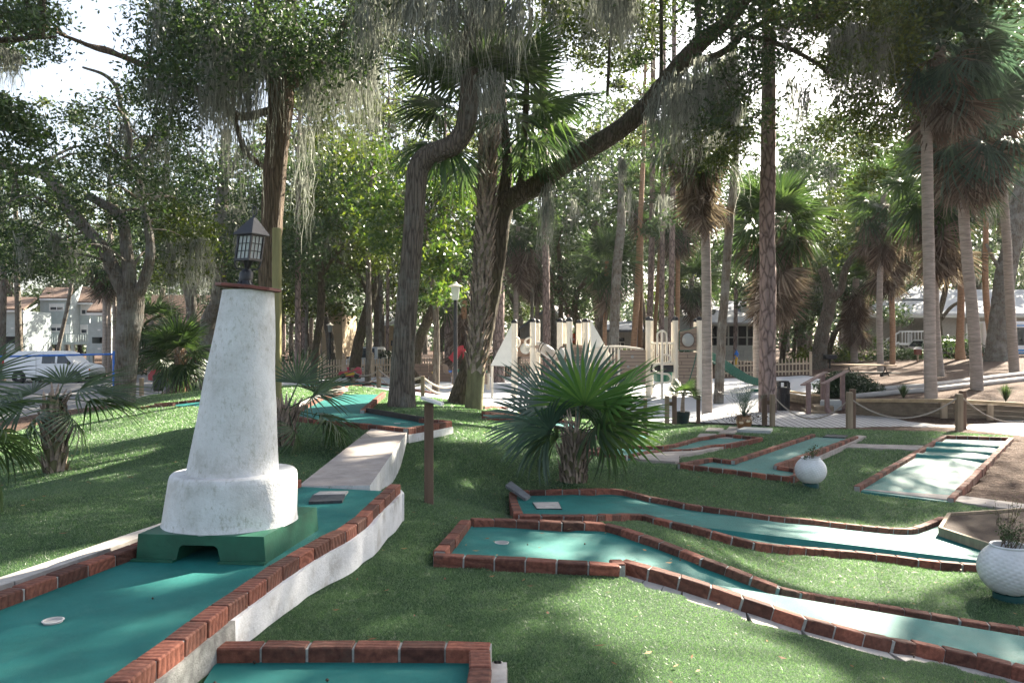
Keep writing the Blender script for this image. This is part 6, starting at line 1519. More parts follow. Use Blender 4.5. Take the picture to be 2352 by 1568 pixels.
# potted palms
def pot(label,px,pyb,wt,wb,h,mat,spots=False):
    b=G(px,pyb); D=b[1]; s=D/F; t=thing('flower_pot',label,'flower pot',b)
    if spots: prof=[(wb*.5*s,0),(wb*.56*s,.02),(wt*.53*s,h*.55*s),(wt*.5*s,h*.85*s),(wt*.46*s,h*.93*s),(wt*.52*s,h*s),(wt*.45*s,h*s),(wt*.42*s,h*.9*s)]
    else: prof=[(wb*.5*s,0),(wt*.46*s,h*.72*s),(wt*.5*s,h*.74*s),(wt*.5*s,h*.83*s),(wt*.47*s,h*.84*s),(wt*.49*s,h*s),(wt*.44*s,h*s),(wt*.42*s,h*.88*s)]
    mb=MB(); mb.lathe(prof,b,28,cap=False); mb.lathe([(wb*.5*s,0.001),(.001,0.001)],b,28,cap=False); mb.build('pot_body',mat,t,smooth=True)
    mb=MB(); mb.lathe([(wt*.43*s,h*.9*s),(.001,h*.93*s)],b,20,cap=False); mb.build('soil',mt['soil'],t)
    if spots:
        mb=MB()
        for k in range(7):
            a_=k*.9+.3-1.57*1.6; rr_=wt*.535*s; c_=b+A([rr_*math.cos(a_),rr_*math.sin(a_),h*s*(.5+.12*(k%2))]); mb.lathe([(.05,-.012),(.001,.0)],c_,10,cap=False); 
            n=10; V=A(mb.v[-20:])-c_; u_=A([-math.sin(a_),math.cos(a_),0]); o_=A([math.cos(a_),math.sin(a_),0]); mb.v[-20:]=[tuple(c_+u_*p[0]*1.2+A([0,0,1])*p[1]*.7+o_*(p[2]+.006)) for p in V]
        mb.build('shell_pattern',mt['pot_spot'],t)
    return b,D,s
b,D,s=pot('dark green plastic pot on the turf beside the braced post pair',1568,973,35,27,28,mt['pot_green'])
q=b+A([0,0,.24]); t=thing('potted_palm','small windmill palm growing in the dark green pot','palm',q); S=spline([q,q+A([.0,0,.25]),q+A([.02,0,.5])],5); npmesh('trunk',*tubearr(S,np.linspace(.06,.04,len(S)),10,.1),mt['boot'],t)
for az,el in crown_dirs(11,-10,75,R):
    z=Acc(); put(z,fan(.3,.28,22,220,.2,.014,.3,bend=.15),S[-1],[math.cos(az)*math.cos(el),math.sin(az)*math.cos(el),math.sin(el)],R.normal(0,.3)); z.build('frond',mt['frond'],t)
b,D,s=pot('brown glazed pot with pale shell shapes at the boardwalk edge',1709,984,34,26,30,mt['pot_brown'],True)
q=b+A([0,0,.28]); t=thing('potted_palm','feathery blue green palm growing in the brown glazed pot','palm',q); a=Acc(); g=np.random.default_rng(4)
for k in range(24):
    az=g.uniform(0,6.28); L=g.uniform(.5,.85); ou=g.uniform(.15,.75); pts=A([q+A([g.normal(0,.01),0,0])+A([math.cos(az)*ou*L*f,math.sin(az)*ou*L*f,L*f*(1-.35*ou*f)]) for f in np.linspace(0,1,14)])
    a.add(*tubearr(pts,np.linspace(.007,.002,14),5)); sd=A([-math.sin(az),math.cos(az),0])
    for i in range(3,14):
        for sg in (-1,1):
            l_=.2*(1-abs(i/14-.5)); e_=pts[i]+sd*sg*l_*.7+(pts[i]-pts[i-1])*2.2+A([0,0,.02]); w_=(pts[i]-pts[i-1])*.12; V=A([pts[i]-w_,pts[i]+w_,e_+w_*.2,e_-w_*.2]); a.add(V,A([[0,1,2,3]]))
a.build('frond',mt['frond_blue'],t); a=Acc(); L=np.repeat(q[None],260,0)+g.normal(0,1,(260,3))*[.22,.16,.06]; a.add(*leafquads(L,.05)); a.build('trailing_leaves',M('purple_leaf',(.06,.04,.03),.7,.4,20,40,0),t)

# picnic table, logs, grill, mulch bits
b=G(1990,866); D=b[1]+.0; s=D/F; t=thing('picnic_table','dark wooden picnic table with pale sunlit top on the pine straw','picnic table',b)
v=lambda x,y,d:P(1776+x*.2448,643+y*.2448,D+d)
mb=MB()
for k in range(5): a_=v(570,792,.45+k*.0)-A([0,.36-k*.18,0]); b_=v(1120,800,-.2)-A([0,.36-k*.18,0]); mb.beam(a_,b_,.165,.05)
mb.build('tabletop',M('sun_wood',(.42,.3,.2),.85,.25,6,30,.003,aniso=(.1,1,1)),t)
for dy,nm in ((-.75,'seat'),(.75,'seat')):
    mb=MB(); mb.beam(v(640,868,.4)+A([0,dy*.6+.3,-.02]),v(1180,868,-.2)+A([0,dy*.6+.3,-.02]),.26,.05); mb.build(nm,mt['dark_wood'],t)
for xx in (700,1040):
    mb=MB(); tx_=v(xx,815,.1); zg=tz(tx_[0],tx_[1])-.02
    for sg in (-1,1): mb.beam(A([tx_[0]+sg*.12+.05,tx_[1]+sg*.3,tx_[2]-.03]),A([tx_[0]+sg*.55+.05,tx_[1]+sg*.75,zg]),.1,.05,up=(1,0,0))
    mb.beam(A([tx_[0]-.5,tx_[1]-.7,tx_[2]-.36]),A([tx_[0]+.55,tx_[1]+.8,tx_[2]-.36]),.05,.12); mb.build('leg_frame',mt['dark_wood'],t)
for lab,pts,r in (('long grey landscape log nearer the boardwalk',[(1945,917),(2060,906),(2180,895),(2380,872)],.085),('long grey landscape log farther up the slope',[(1900,911),(2040,897),(2180,884),(2400,857)],.085)):
    W=[G(x,y)+A([0,0,.08]) for x,y in pts]; mb=MB(); S=spline(W,8)
    S=A([[p[0],p[1],tz(p[0],p[1])+.075] for p in S]); mb.tube(S,r,10); tag(mb.build('landscape_log',mt['log'],loc=W[1],smooth=True),lab,'log')
b=G(1906,846); s=b[1]/F; t=thing('grill','black pedestal grill beside the bushy oak foot','grill',b); mb=MB(); mb.box(b+A([0,0,.75]),(.75,.5,.28),bev=.03); mb.build('firebox',mt['black_metal'],t); mb=MB(); mb.tube([b-A([0,0,.1]),b+A([0,0,.62])],.045,8); mb.build('pedestal',mt['black_metal'],t)
b=B(2108,50.); t=thing('birdhouse','small reddish birdhouse box on a post beside the white stairs','birdhouse',b); mb=MB(); zz=EH-(808-CY)*50/F; mb.box((b[0],b[1],zz),(.35,.3,.35)); mb.build('box',mt['red_paint'],t); mb=MB(); mb.tube([b-A([0,0,.1]),A([b[0],b[1],zz-.17])],.06,6); mb.build('post',mt['wood_post'],t); mb=MB(); mb.add([A([b[0],b[1],zz+.17])+A(q) for q in ((-.22,-.2,0),(.22,-.2,0),(.22,.2,0),(-.22,.2,0),(0,-.2,.16),(0,.2,.16))],[(0,1,4),(3,5,2),(0,4,5,3),(1,2,5,4),(3,2,1,0)]); mb.build('roof',mt['white_trim'],t)
# lamp post
def lamp(label,px,D,pyt,pb=None,sc_=1.):
    b=B(px,D); t=thing('lamp_post',label,'lamp post',b); zt=EH-(pyt-CY)*D/F; 
    mb=MB(); mb.tube([b-A([0,0,.1]),b+A([0,0,.5]),A([b[0],b[1],zt-.95*sc_])],[.085,.07,.06],10); mb.build('pole',mt['black_metal'],t,smooth=True)
    mb=MB(); o=A([b[0],b[1],zt-.95*sc_]); mb.lathe([(.08*sc_,0),(.17*sc_,.02),(.23*sc_,.66*sc_),(.2*sc_,.68*sc_)],o,20); mb.build('lamp_shade',leafmat('frosted_shade',(.45,.47,.47),(.45,.47,.47),(.45,.47,.47),.5,.5,.4,1.,.95),t,smooth=True)
    mb=MB(); mb.lathe([(.36*sc_,.7*sc_),(.36*sc_,.73*sc_),(.12*sc_,.84*sc_),(.05*sc_,.95*sc_)],o,20); mb.build('cap',mt['cream'],t,smooth=False)
lamp('black lamp post with a white tapered shade left of the boot covered palm',1046,float(G(1044,912)[1])-.1,647,sc_=.62)
lamp('distant black lamp post in front of the tan house',758,56.,741,sc_=.7)
# ------------------------------------------------------------------ playground
PD=31.; SZ=-.64
pf=lambda x,y,d=0.:P(1102.5+x/6,704+y/6,PD+d)
qf=lambda x,y,d=0.:P(1433+x*.1953,704+y*.1953,PD+d)
t=thing('play_structure','tan and cream pirate ship play structure with white sails on the sand','play structure',A([pf(1300,0)[0],PD,SZ]))
def upost(p,top,r=.115):
    mb=MB(); mb.tube([A([p[0],p[1],SZ-.1]),A([p[0],p[1],top[2]])],r,14); o=mb.build('post',mt['cream'],t,smooth=True)
    mb=MB(); mb.lathe([(r*1.04,-.06),(r*1.04,.02),(r*.7,.08),(.01,.1)],A([p[0],p[1],top[2]]),14,cap=False); mb.build('post_cap',mt['black_plastic'],o,smooth=True)
    mb=MB()
    for z in (.75,1.15,1.75): mb.lathe([(r*1.15,0),(r*1.15,.07)],A([p[0],p[1],SZ+z]),14)
    mb.build('clamp',mt['cream'],o)
for x,y,d,f in ((473,208,0,pf),(728,195,0,pf),(790,208,1.6,pf),(1100,195,0,pf),(1150,205,1.6,pf),(1232,183,-.6,pf),(1363,210,1.6,pf),(1452,195,0,pf),(1488,200,.7,pf),(288,145,0,qf),(312,150,1.4,qf),(604,145,0,qf),(588,165,1.6,qf),(890,145,0,qf),(852,165,1.6,qf)): upost(f(x,y,d),f(x,y,d))
def panel(name,pts,mat,d=.05,thick=.04,par=None):
    mb=MB(); mb.slab(pts,[0,1,0],thick); return mb.build(name,mat,par or t)
for p in ([pf(452,215,-.05),pf(452,824,-.05),pf(145,812,-.05)],[pf(1515,165,-.05),pf(1793,655,-.05),pf(1722,792,-.05),pf(1530,800,-.05)]):
    panel('sail',p,mt['sail'])
mb=MB(); p=pf(166,820); mb.tube([A([p[0],p[1],SZ-.1]),p],.05,8); mb.build('sail_post',mt['cream'],t)
def lines(par,L,fr,w=.014,mat='groove',d=-.004):
    mb=MB()
    for (x0,y0),(x1,y1) in L:
        a,b=fr(x0,y0,d),fr(x1,y1,d); mb.beam(a,b,.012,w) if abs(a[2]-b[2])<1e-3 else mb.beam(a,b,.012,w,up=(0,1,0) if False else (1,0,0))
    mb.build('plank_lines',mt[mat],par)
rect=lambda f,x0,y0,x1,y1,d=0.:[f(x0,y0,d),f(x1,y0,d),f(x1,y1,d),f(x0,y1,d)]
o=panel('deck_panel',rect(pf,500,445,710,690,1.),mt['brown_plastic'])
bub=leafmat('bubble_plastic',(.5,.52,.53),(.5,.52,.53),(.5,.52,.53),.45,.08,.8,1.,1.)
def bubble(c,rx,ry):
    mb=MB(); V=[];n=20
    for k in range(6):
        f=k/5*math.pi/2
        for i in range(n): V.append(c+A([rx*math.cos(f)*math.cos(i*6.283/n),-.22*math.sin(f),ry*math.cos(f)*math.sin(i*6.283/n)]))
    mb.add(V,[(k*n+i,k*n+(i+1)%n,k*n+n+(i+1)%n,k*n+n+i) for k in range(5) for i in range(n)]); o=mb.build('bubble_window',bub,t,smooth=True)
    mb=MB(); mb.tube([c+A([rx*1.05*math.cos(a),0,ry*1.05*math.sin(a)]) for a in np.linspace(0,6.283,25)],.03,6,cap=False); mb.build('rim',mt['brown_plastic'],o)
S6=PD/F/6; S3=PD/F*.1953
bubble(pf(625,577,.9),76*S6,80*S6); bubble(pf(1128,648,-.1),44*S6,88*S6); bubble(qf(752,392,-.1),72*S3,80*S3)
# tube slide
W=spline([pf(735,560,.8),pf(800,552,.7),pf(880,580,.6),pf(980,650,.5),pf(1080,722,.5),pf(1130,760,.6)],6)
mb=MB(); mb.tube(W,76*S6,20); o=mb.build('tube_slide',mt['slide_grey'],t,smooth=True)
mb=MB()
for k in (9,11,20,22):
    d=W[k+1]-W[k]; d/=np.linalg.norm(d); mb.tube([W[k]-d*.02,W[k]+d*.02],77.5*S6,20)
mb.build('seam',mt['groove'],o)
mb=MB()
for x,y in ((785,553),(928,648),(1070,722)):
    c=pf(x,y,-.32); mb.tube([c,c+A([0,.3,0])],.075,12)
mb.build('porthole',mt['tan_plastic'],o)
# jail panels with lettering
o=panel('jail_panel',rect(pf,1090,512,1190,785),mt['brown_plastic'],thick=.05); lines(o,[((1090,y),(1190,y)) for y in (560,610,660,715,760)],pf)
o=panel('jail_panel',rect(pf,1280,528,1452,560),mt['tan_plastic'],thick=.05)
for x0,x1,y0,y1 in ((1280,1292,560,645),(1440,1452,560,645),(1280,1452,645,790)): panel('jail_panel',rect(pf,x0,y0,x1,y1,.001),mt['tan_plastic'],thick=.05)
panel('jail_opening',rect(pf,1292,560,1440,645,.06),mt['groove'],thick=.01)
for k in range(8): x=1300+k*18; panel('jail_bar',rect(pf,x,560,x+9,645,.01),mt['tan_plastic'],thick=.03)
lines(o,[((1282,y),(1450,y)) for y in (650,690,742,768)],pf)
fc=bpy.data.curves.new('lettering','FONT'); fc.body="SHIP'S JAIL"; fc.size=.185; fc.extrude=.006; fc.align_x='CENTER'; fc.align_y='CENTER'
fo=bpy.data.objects.new('lettering',fc); C.objects.link(fo); fo.parent=t; pp_=pf(1366,716,-.012); fo.location=Vector(pp_-org(t)); fo.rotation_euler=(math.pi/2,0,0)
bpy.context.view_layer.update(); fm_=bpy.data.meshes.new_from_object(fo.evaluated_get(bpy.context.evaluated_depsgraph_get())); lo_,ro_=fo.location.copy(),fo.rotation_euler.copy(); bpy.data.objects.remove(fo); fo=link('lettering',fm_,mt['groove'],t); fo.location=lo_; fo.rotation_euler=ro_
for x0,x1,y0,y1 in ((1268,1300,795,1100),(1440,1470,795,1100),(1300,1440,900,1100)): o=panel('lower_panel',rect(pf,x0,y0,x1,y1,.0),mt['tan_plastic'],thick=.05)
panel('arch_opening',[pf(1300,900,.06),pf(1300,860,.06),pf(1320,822,.06),pf(1350,808,.06),pf(1390,808,.06),pf(1420,822,.06),pf(1440,860,.06),pf(1440,900,.06)],mt['groove'],thick=.01)
panel('arch_head',[pf(1300,795),pf(1440,795),pf(1440,850),pf(1420,818),pf(1390,805),pf(1350,805),pf(1320,818),pf(1300,850)],mt['tan_plastic'],thick=.05)
lines(o,[((1270,y),(1468,y)) for y in (930,975,1020,1060)],pf)
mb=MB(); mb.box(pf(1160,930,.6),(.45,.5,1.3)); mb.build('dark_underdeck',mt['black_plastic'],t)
# arched bridge
for d in (-.2,.9):
    mb=MB(); top=spline([pf(1470,628,d),pf(1600,582,d),pf(1740,556,d),pf(1880,550,d),pf(2050,562,d),pf(2250,592,d)],6); mb.tube(top,.045,8); mb.build('bridge_rail',mt['cream'],t,smooth=True)
    mb=MB(); low=[A([p[0],p[1],p[2]-.62-.1*math.sin(i/len(top)*3.14)]) for i,p in enumerate(top)]; mb.tube(low,.04,8)
    for i in range(1,len(top),2): mb.tube([top[i],low[i]],.022,6)
    mb.build('baluster_rail',mt['cream'],t)
lo=[A([p[0],PD+.35,p[2]-.66]) for p in top]; mb=MB()
for a_,b_ in zip(lo[:-1],lo[1:]): mb.beam(a_,b_,1.0,.05)
mb.build('bridge_deck',mt['black_plastic'],t)
# ship hull panels
o=panel('hull_panel',rect(pf,1922,597,2284,1080,-.3),mt['tan_plastic'],thick=.06); lines(o,[((1924,y),(2282,y)) for y in (618,665,712,765,815,865,915,965,1015)],lambda x,y,d:pf(x,y,d-.3))
mb=MB()
for x,y,r in ((2100,690,22),(2042,828,20),(2165,825,20)):
    c=pf(x,y,-.32); mb.tube([c,c+A([0,.03,0])],r*S6,14)
mb.build('porthole',mt['mortar'],o)
o=panel('hull_panel',[pf(1905,640,-.2),pf(1905,1080,-.2),pf(1560,1080,-.2),pf(1640,880,-.2),pf(1800,720,-.2)],mt['tan_plastic'],thick=.05); lines(o,[((1900-k*58,y),(1903,y)) for k,y in ((2,765),(3,815),(4,865),(4.6,915),(5,965))],lambda x,y,d:pf(x,y,d-.2))
mb=MB(); a=pf(1913,590,-.32); mb.tube([a,A([a[0],a[1],SZ])],.05,8); mb.build('hull_post',mt['cream'],t)
# grab loops
for sx,x in ((1,495),(-1,705)):
    mb=MB(); mb.tube(spline([pf(x-sx*10,433,-.1),pf(x+sx*25,433,-.1),pf(x+sx*47,470,-.1),pf(x+sx*47,520,-.1),pf(x+sx*20,552,-.1),pf(x-sx*10,552,-.1)],5),.035,8) if sx>0 else mb.tube(spline([pf(740,433,-.1),pf(670,433,-.1),pf(625,470,-.1),pf(630,530,-.1),pf(670,552,-.1),pf(730,552,-.1)],5),.035,8)
    mb.build('grab_loop',mt['cream'],t,smooth=True)
# climber tower
mb=MB(); mb.tube([qf(448,285,-.5),A([qf(448,0,-.5)[0],PD-.5,SZ-.1])],.05,10); mb.tube(spline([qf(392,560,-.5),qf(392,360,-.5),qf(402,310,-.5),qf(448,285,-.5),qf(492,310,-.5),qf(503,360,-.5),qf(503,560,-.5)],6),.035,8)
mb.tube(spline([qf(448,565,-.5),qf(520,570,-.5),qf(548,610,-.5),qf(520,655,-.5),qf(448,670,-.5),qf(380,680,-.5),qf(345,715,-.5),qf(360,760,-.5),qf(448,787,-.5),qf(520,795,-.5),qf(552,840,-.5),qf(530,885,-.5),qf(448,895,-.5),qf(370,905,-.5),qf(342,955,-.5)],5),.038,8); mb.build('climbing_pole',mt['cream'],t,smooth=True)
for d in (-.05,1.4):
    mb=MB(); mb.tube([qf(305,432,d),qf(590,432,d)],.04,8); mb.tube([qf(305,668,d),qf(590,668,d)],.04,8)
    for x in range(330,590,26): mb.tube([qf(x,432,d),qf(x,668,d)],.02,6)
    mb.build('railing',mt['cream'],t)
mb=MB(); a=qf(312,686,-.1); b=qf(584,770,-.1); mb.hexa([A([a[0],PD-.1,b[2]]),A([b[0],PD-.1,b[2]]),A([b[0],PD+1.4,b[2]]),A([a[0],PD+1.4,b[2]]),A([a[0],PD-.1,a[2]]),A([b[0],PD-.1,a[2]]),A([b[0],PD+1.4,a[2]]),A([a[0],PD+1.4,a[2]])]); mb.build('deck',mt['black_plastic'],t)
mb=MB(); c=qf(458,880,.7); mb.lathe([(105*S3,0),(116*S3,.3),(116*S3,.55)],c,18); mb.build('barrel',mt['slide_green'],t)
fr_=lambda x,y,d:qf(x,y,d)
o=panel('tower_panel',[qf(650,290),qf(760,268),qf(830,245),qf(872,230),qf(872,515),qf(650,515)],mt['tan_plastic'],thick=.06); lines(o,[((652,y),(872,y)) for y in (325,370,415,460)],qf)
lines(o,[((650,290),(650,515)),((872,232),(872,515)),((650,515),(872,515)),((650,290),(760,268)),((760,268),(830,245)),((830,245),(872,230))],qf,.03,'slide_green')
o=panel('tower_panel',rect(qf,642,537,878,985),mt['tan_plastic'],thick=.06)
lines(o,[((645,y),(876,y)) for y in (563,603,645,683,722,762,803,843,883,922,962)]+[((750,563),(750,603)),((680,645),(680,683)),((768,722),(768,762)),((706,803),(706,843)),((684,922),(684,962))],qf)
lines(o,[((858,540),(822,690)),((822,690),(775,850)),((775,850),(725,985))],qf,.035,'slide_green')
# green slide
W=spline([qf(930,560,.6),qf(1005,600,.6),qf(1160,695,.3),qf(1300,790,.1),qf(1430,868,0),qf(1540,905,-.1),qf(1600,915,-.1)],5)
mb=MB()
for i in range(len(W)-1):
    a,b=W[i],W[i+1]
    for dy,wz_,hh in ((0,.62,.05),(-.32,.06,.28),(.32,.06,.28)): mb.beam(a+A([0,dy,hh/2-.05]),b+A([0,dy,hh/2-.05]),wz_,hh)
mb.build('slide_chute',mt['slide_green'],t); mb=MB(); c=qf(1560,945,-.1); mb.box(A([c[0],c[1],SZ+.12]),(.35,.5,.35),bev=.03); mb.build('slide_foot',mt['slide_green'],t)
mb=MB()
for k in range(5): a=pf(470+k*30,850+k*8,.3); mb.tube([pf(450,1080-k*30,.2),pf(560,1090-k*30,.4)],.02,6)
for x in (450,560): mb.tube([pf(x,1100,.3),pf(x-10+60*(x>500),880,.9)],.02,6)
mb.build('ladder',mt['black_plastic'],t)
# boat panel with anchor; region-5 coordinates
rf=lambda x,y,D:P(735+x*.18229,765.6+y*.18229,D); BD=36.
t=thing('play_boat','brown plastic boat shaped play panels with a yellow anchor on the sand','play panel',A([rf(1400,0,BD)[0],BD,SZ]))
o=panel('hull_side',[rf(1170,380,BD),rf(1365,392,BD),rf(1365,600,BD),rf(1280,560,BD),rf(1180,440,BD)],mt['brown_plastic'],par=t,thick=.06)
lines(o,[((1180,y),(1362,y)) for y in (425,468)]+[((1230,510),(1362,510)),((1262,552),(1362,552)),((1262,425),(1262,468))],lambda x,y,d:rf(x,y,BD+d))
o=panel('hull_side',[rf(1372,392,BD),rf(1520,394,BD),rf(1545,405,BD),rf(1548,450,BD),rf(1560,490,BD),rf(1590,512,BD),rf(1650,520,BD),rf(1650,612,BD),rf(1372,600,BD)],mt['brown_plastic'],par=t,thick=.06)
lines(o,[((1374,y),(1535,y)) for y in (428,470)]+[((1374,y),(1640,y)) for y in (512,555)]+[((1460,428),(1460,470)),((1500,512),(1500,555))],lambda x,y,d:rf(x,y,BD+d))
o=panel('hull_end',[rf(1535,385,BD+.5),rf(1590,390,BD+.5),rf(1615,420,BD+.5),rf(1615,505,BD+.5),rf(1650,520,BD+.5),rf(1590,512,BD+.5),rf(1550,460,BD+.5)],mt['tan_plastic'],par=t,thick=.06)
o=panel('hull_side',[rf(1660,500,BD-.3),rf(2110,500,BD-.3),rf(2110,640,BD-.3),rf(1660,640,BD-.3)],mt['tan_plastic'],par=t,thick=.06); lines(o,[((1662,y),(2108,y)) for y in (540,580,615)],lambda x,y,d:rf(x,y,BD-.3+d))
o=panel('trim_strip',[rf(1700,448,BD-.35),rf(1770,448,BD-.35),rf(1770,490,BD-.35),rf(1700,490,BD-.35)],mt['slide_green'],par=t); o=panel('trim_strip',[rf(2070,460,BD-.35),rf(2110,460,BD-.35),rf(2110,498,BD-.35),rf(2070,498,BD-.35)],mt['slide_green'],par=t)
o=panel('trim_strip',[rf(1618,465,BD-.35),rf(1665,465,BD-.35),rf(1655,490,BD-.35),rf(1625,490,BD-.35)],mt['blue'],par=t)
mb=MB(); ac=lambda x,y:rf(x,y,BD-.03); mb.tube([ac(1442,455+12),ac(1442,505)],.035,8); mb.tube([ac(1427,478),ac(1458,478)],.03,8); mb.tube([ac(1442+11*math.cos(a),453+11*math.sin(a)) for a in np.linspace(0,6.283,13)],.025,6,cap=False); mb.tube(spline([ac(1414,478),ac(1418,497),ac(1442,510),ac(1466,497),ac(1472,478)],4),.035,8); mb.build('anchor',M('anchor_yellow',(.5,.34,.12),.5,.1,3,30,0),t)
mb=MB()
for x in (2125,2105): mb.tube([rf(x,500,BD),A([rf(x,0,BD)[0],BD,SZ-.1])],.06,8)
mb.build('panel_post',mt['cream'],t)
# red slide, spring rider, hydrant
SD=42.; t=thing('red_slide','small red plastic slide showing above the picket fence','slide',A([rf(1740,0,SD)[0],SD,SZ])); W=spline([rf(1812,195,SD),rf(1770,205,SD),rf(1725,250,SD),rf(1690,300,SD),rf(1655,335,SD)],4); mb=MB()
for i in range(len(W)-1):
    for dy,w_,h_2 in ((0,.5,.08),(-.28,.08,.4),(.28,.08,.4)): mb.beam(W[i]+A([0,dy,0]),W[i+1]+A([0,dy,0]),w_,h_2)
mb.build('chute',mt['red_plastic'],t); mb=MB(); mb.box(A([W[0][0]+.1,SD,(W[0][2]+SZ)/2]),(.3,.5,W[0][2]-SZ)); mb.build('ladder',mt['red_plastic'],t)
RD=40.; b=A([rf(370,0,RD)[0],RD,rf(0,600,RD)[2]]); t=thing('spring_rider','pink toy car spring rider with yellow panel on the sand by the crest lane','spring rider',b)
panel('body',[rf(x,y,RD) for x,y in ((232,500),(245,478),(300,480),(340,470),(400,470),(445,440),(460,425),(495,428),(515,455),(520,520),(500,548),(260,540),(235,525))],mt['pink_plastic'],par=t,thick=.25)
panel('side_panel',[rf(x,y,RD-.02) for x,y in ((310,492),(440,490),(440,528),(310,532))],mt['yellow'],par=t,thick=.03)
for x in (290,460):
    mb=MB(); c=rf(x,535,RD-.06); mb.tube([c,c+A([0,.4,0])],.13,14); mb.build('wheel',mt['black_plastic'],t)
mb=MB(); c=A([b[0],RD+.1,b[2]]); mb.tube([c+A([.1*math.cos(k*.9),.1*math.sin(k*.9),k*.02-.05]) for k in range(26)],.022,6); mb.build('spring',mt['black_metal'],t)
mb=MB(); mb.tube([rf(355,470,RD+.1),rf(350,430,RD+.1)],.04,6); mb.tube([rf(335,432,RD+.1),rf(368,432,RD+.1)],.03,6); mb.build('handle',mt['pink_plastic'],t)
hb_=qf(1325,650); HD=50.; s=HD/F*.1953; c=P(1433+1325*.1953,704+655*.1953,HD); c=A([c[0],c[1],c[2]]); t=thing('fire_hydrant','yellow fire hydrant with a blue bonnet behind the picket fence','hydrant',A([c[0],HD,tz(c[0],HD)]))
mb=MB(); mb.lathe([(22*s,-1.2),(22*s,0),(17*s,.05),(17*s,80*s),(22*s,84*s)],c,14); mb.build('barrel',mt['yellow'],t,smooth=True)
mb=MB(); mb.lathe([(27*s,84*s),(27*s,96*s),(22*s,110*s),(10*s,128*s),(6*s,142*s)],c,14); mb.build('bonnet',mt['blue'],t,smooth=True)
mb=MB(); mb.tube([c+A([-28*s,0,55*s]),c+A([28*s,0,55*s])],8*s,10); mb.tube([c+A([0,-26*s,72*s]),c+A([0,0,72*s])],10*s,10); mb.build('outlet',mt['blue'],t)
# picket fences
def pickets(label,pts,hp=.95,pitch=.16,pw=.075,pyt=None):
    pts=[A(p,float) for p in pts]; t=thing('picket_fence',label,'fence',pts[0]); mp=MB(); mr=MB()
    for a_,b_ in zip(pts[:-1],pts[1:]):
        L=np.linalg.norm(b_-a_); n=int(L/pitch); d=(b_-a_)/L; nn=A([-d[1],d[0],0])
        for i in range(n):
            p=a_+d*(i+.5)*pitch; w=d*pw/2; z1=hp*R.uniform(.985,1.01); V=[]
            for o in (nn*-.012,nn*.012): V+=[p-w+o+A([0,0,.06]),p+w+o+A([0,0,.06]),p+w+o+A([0,0,z1-.05]),p+o+A([0,0,z1]),p-w+o+A([0,0,z1-.05])]
            mp.add(V,[(0,1,2,3,4),(9,8,7,6,5)]+[(k,5+k,5+(k+1)%5,(k+1)%5) for k in range(5)])
        for z in (.28,.72): mr.beam(a_+A([0,0,z])+nn*.04,b_+A([0,0,z])+nn*.04,.04,.1)
    mp.build('pickets',mt['picket'],t,fix=False); mr.build('rail',mt['picket'],t)
    for p in pts:
        mb=MB(); mb.box(p+A([0,0,hp*.53]),(.13,.13,hp*1.1)); mb.lathe([(.07,0),(.1,.04),(.1,.08),(.04,.12),(.085,.17),(.05,.23),(.01,.25)],p+A([0,0,hp*1.08]),10,cap=False); mb.build('fence_post',mt['picket'],t)
gf=lambda px,D:A([(px-CX)*D/F,D,tz((px-CX)*D/F,D)])
pickets('tan picket fence running left of the dog-leg oak past the silver car',[gf(640,47),gf(745,47),gf(790,47),gf(856,47),gf(905,47.5),gf(966,48)],1.12)
pickets('tan picket fence from the dog-leg oak past the red slide to the boot covered palm',[gf(966,48.2),gf(1012,48.5),gf(1075,48.7),gf(1150,49)],1.12)
pickets('tan picket fence behind the play ship tube slide',[gf(1150,49.2),gf(1240,49.3),gf(1330,49.3),gf(1420,49.3),gf(1520,49.3)],1.12)
pickets('cream picket fence in front of the yellow hydrant',[gf(1645,48.3),gf(1745,48.3),gf(1862,47)],1.08,.2,.06)
# blue play bar in front of the van, small bollard by the bin
b=B(262,40.); D=40.; t=thing('blue_frame','blue metal bar frame standing by the left parking bay','frame',b); mb=MB(); mb.tube([P(-90,821,D),P(258,813,D)],.048,8); mb.build('crossbar',mt['blue'],t); 
for x in (262,-90):
    mb=MB(); z=A([P(x,0,D)[0],D,b[2]-.1]); mb.tube([z,P(x,806,D)],.075,10); mb.build('upright',mt['blue'],t)
post('short pale wooden bollard at the road edge left of the black bin',325,908,868,8,mt['wood_post'],name='bollard',cat='bollard')

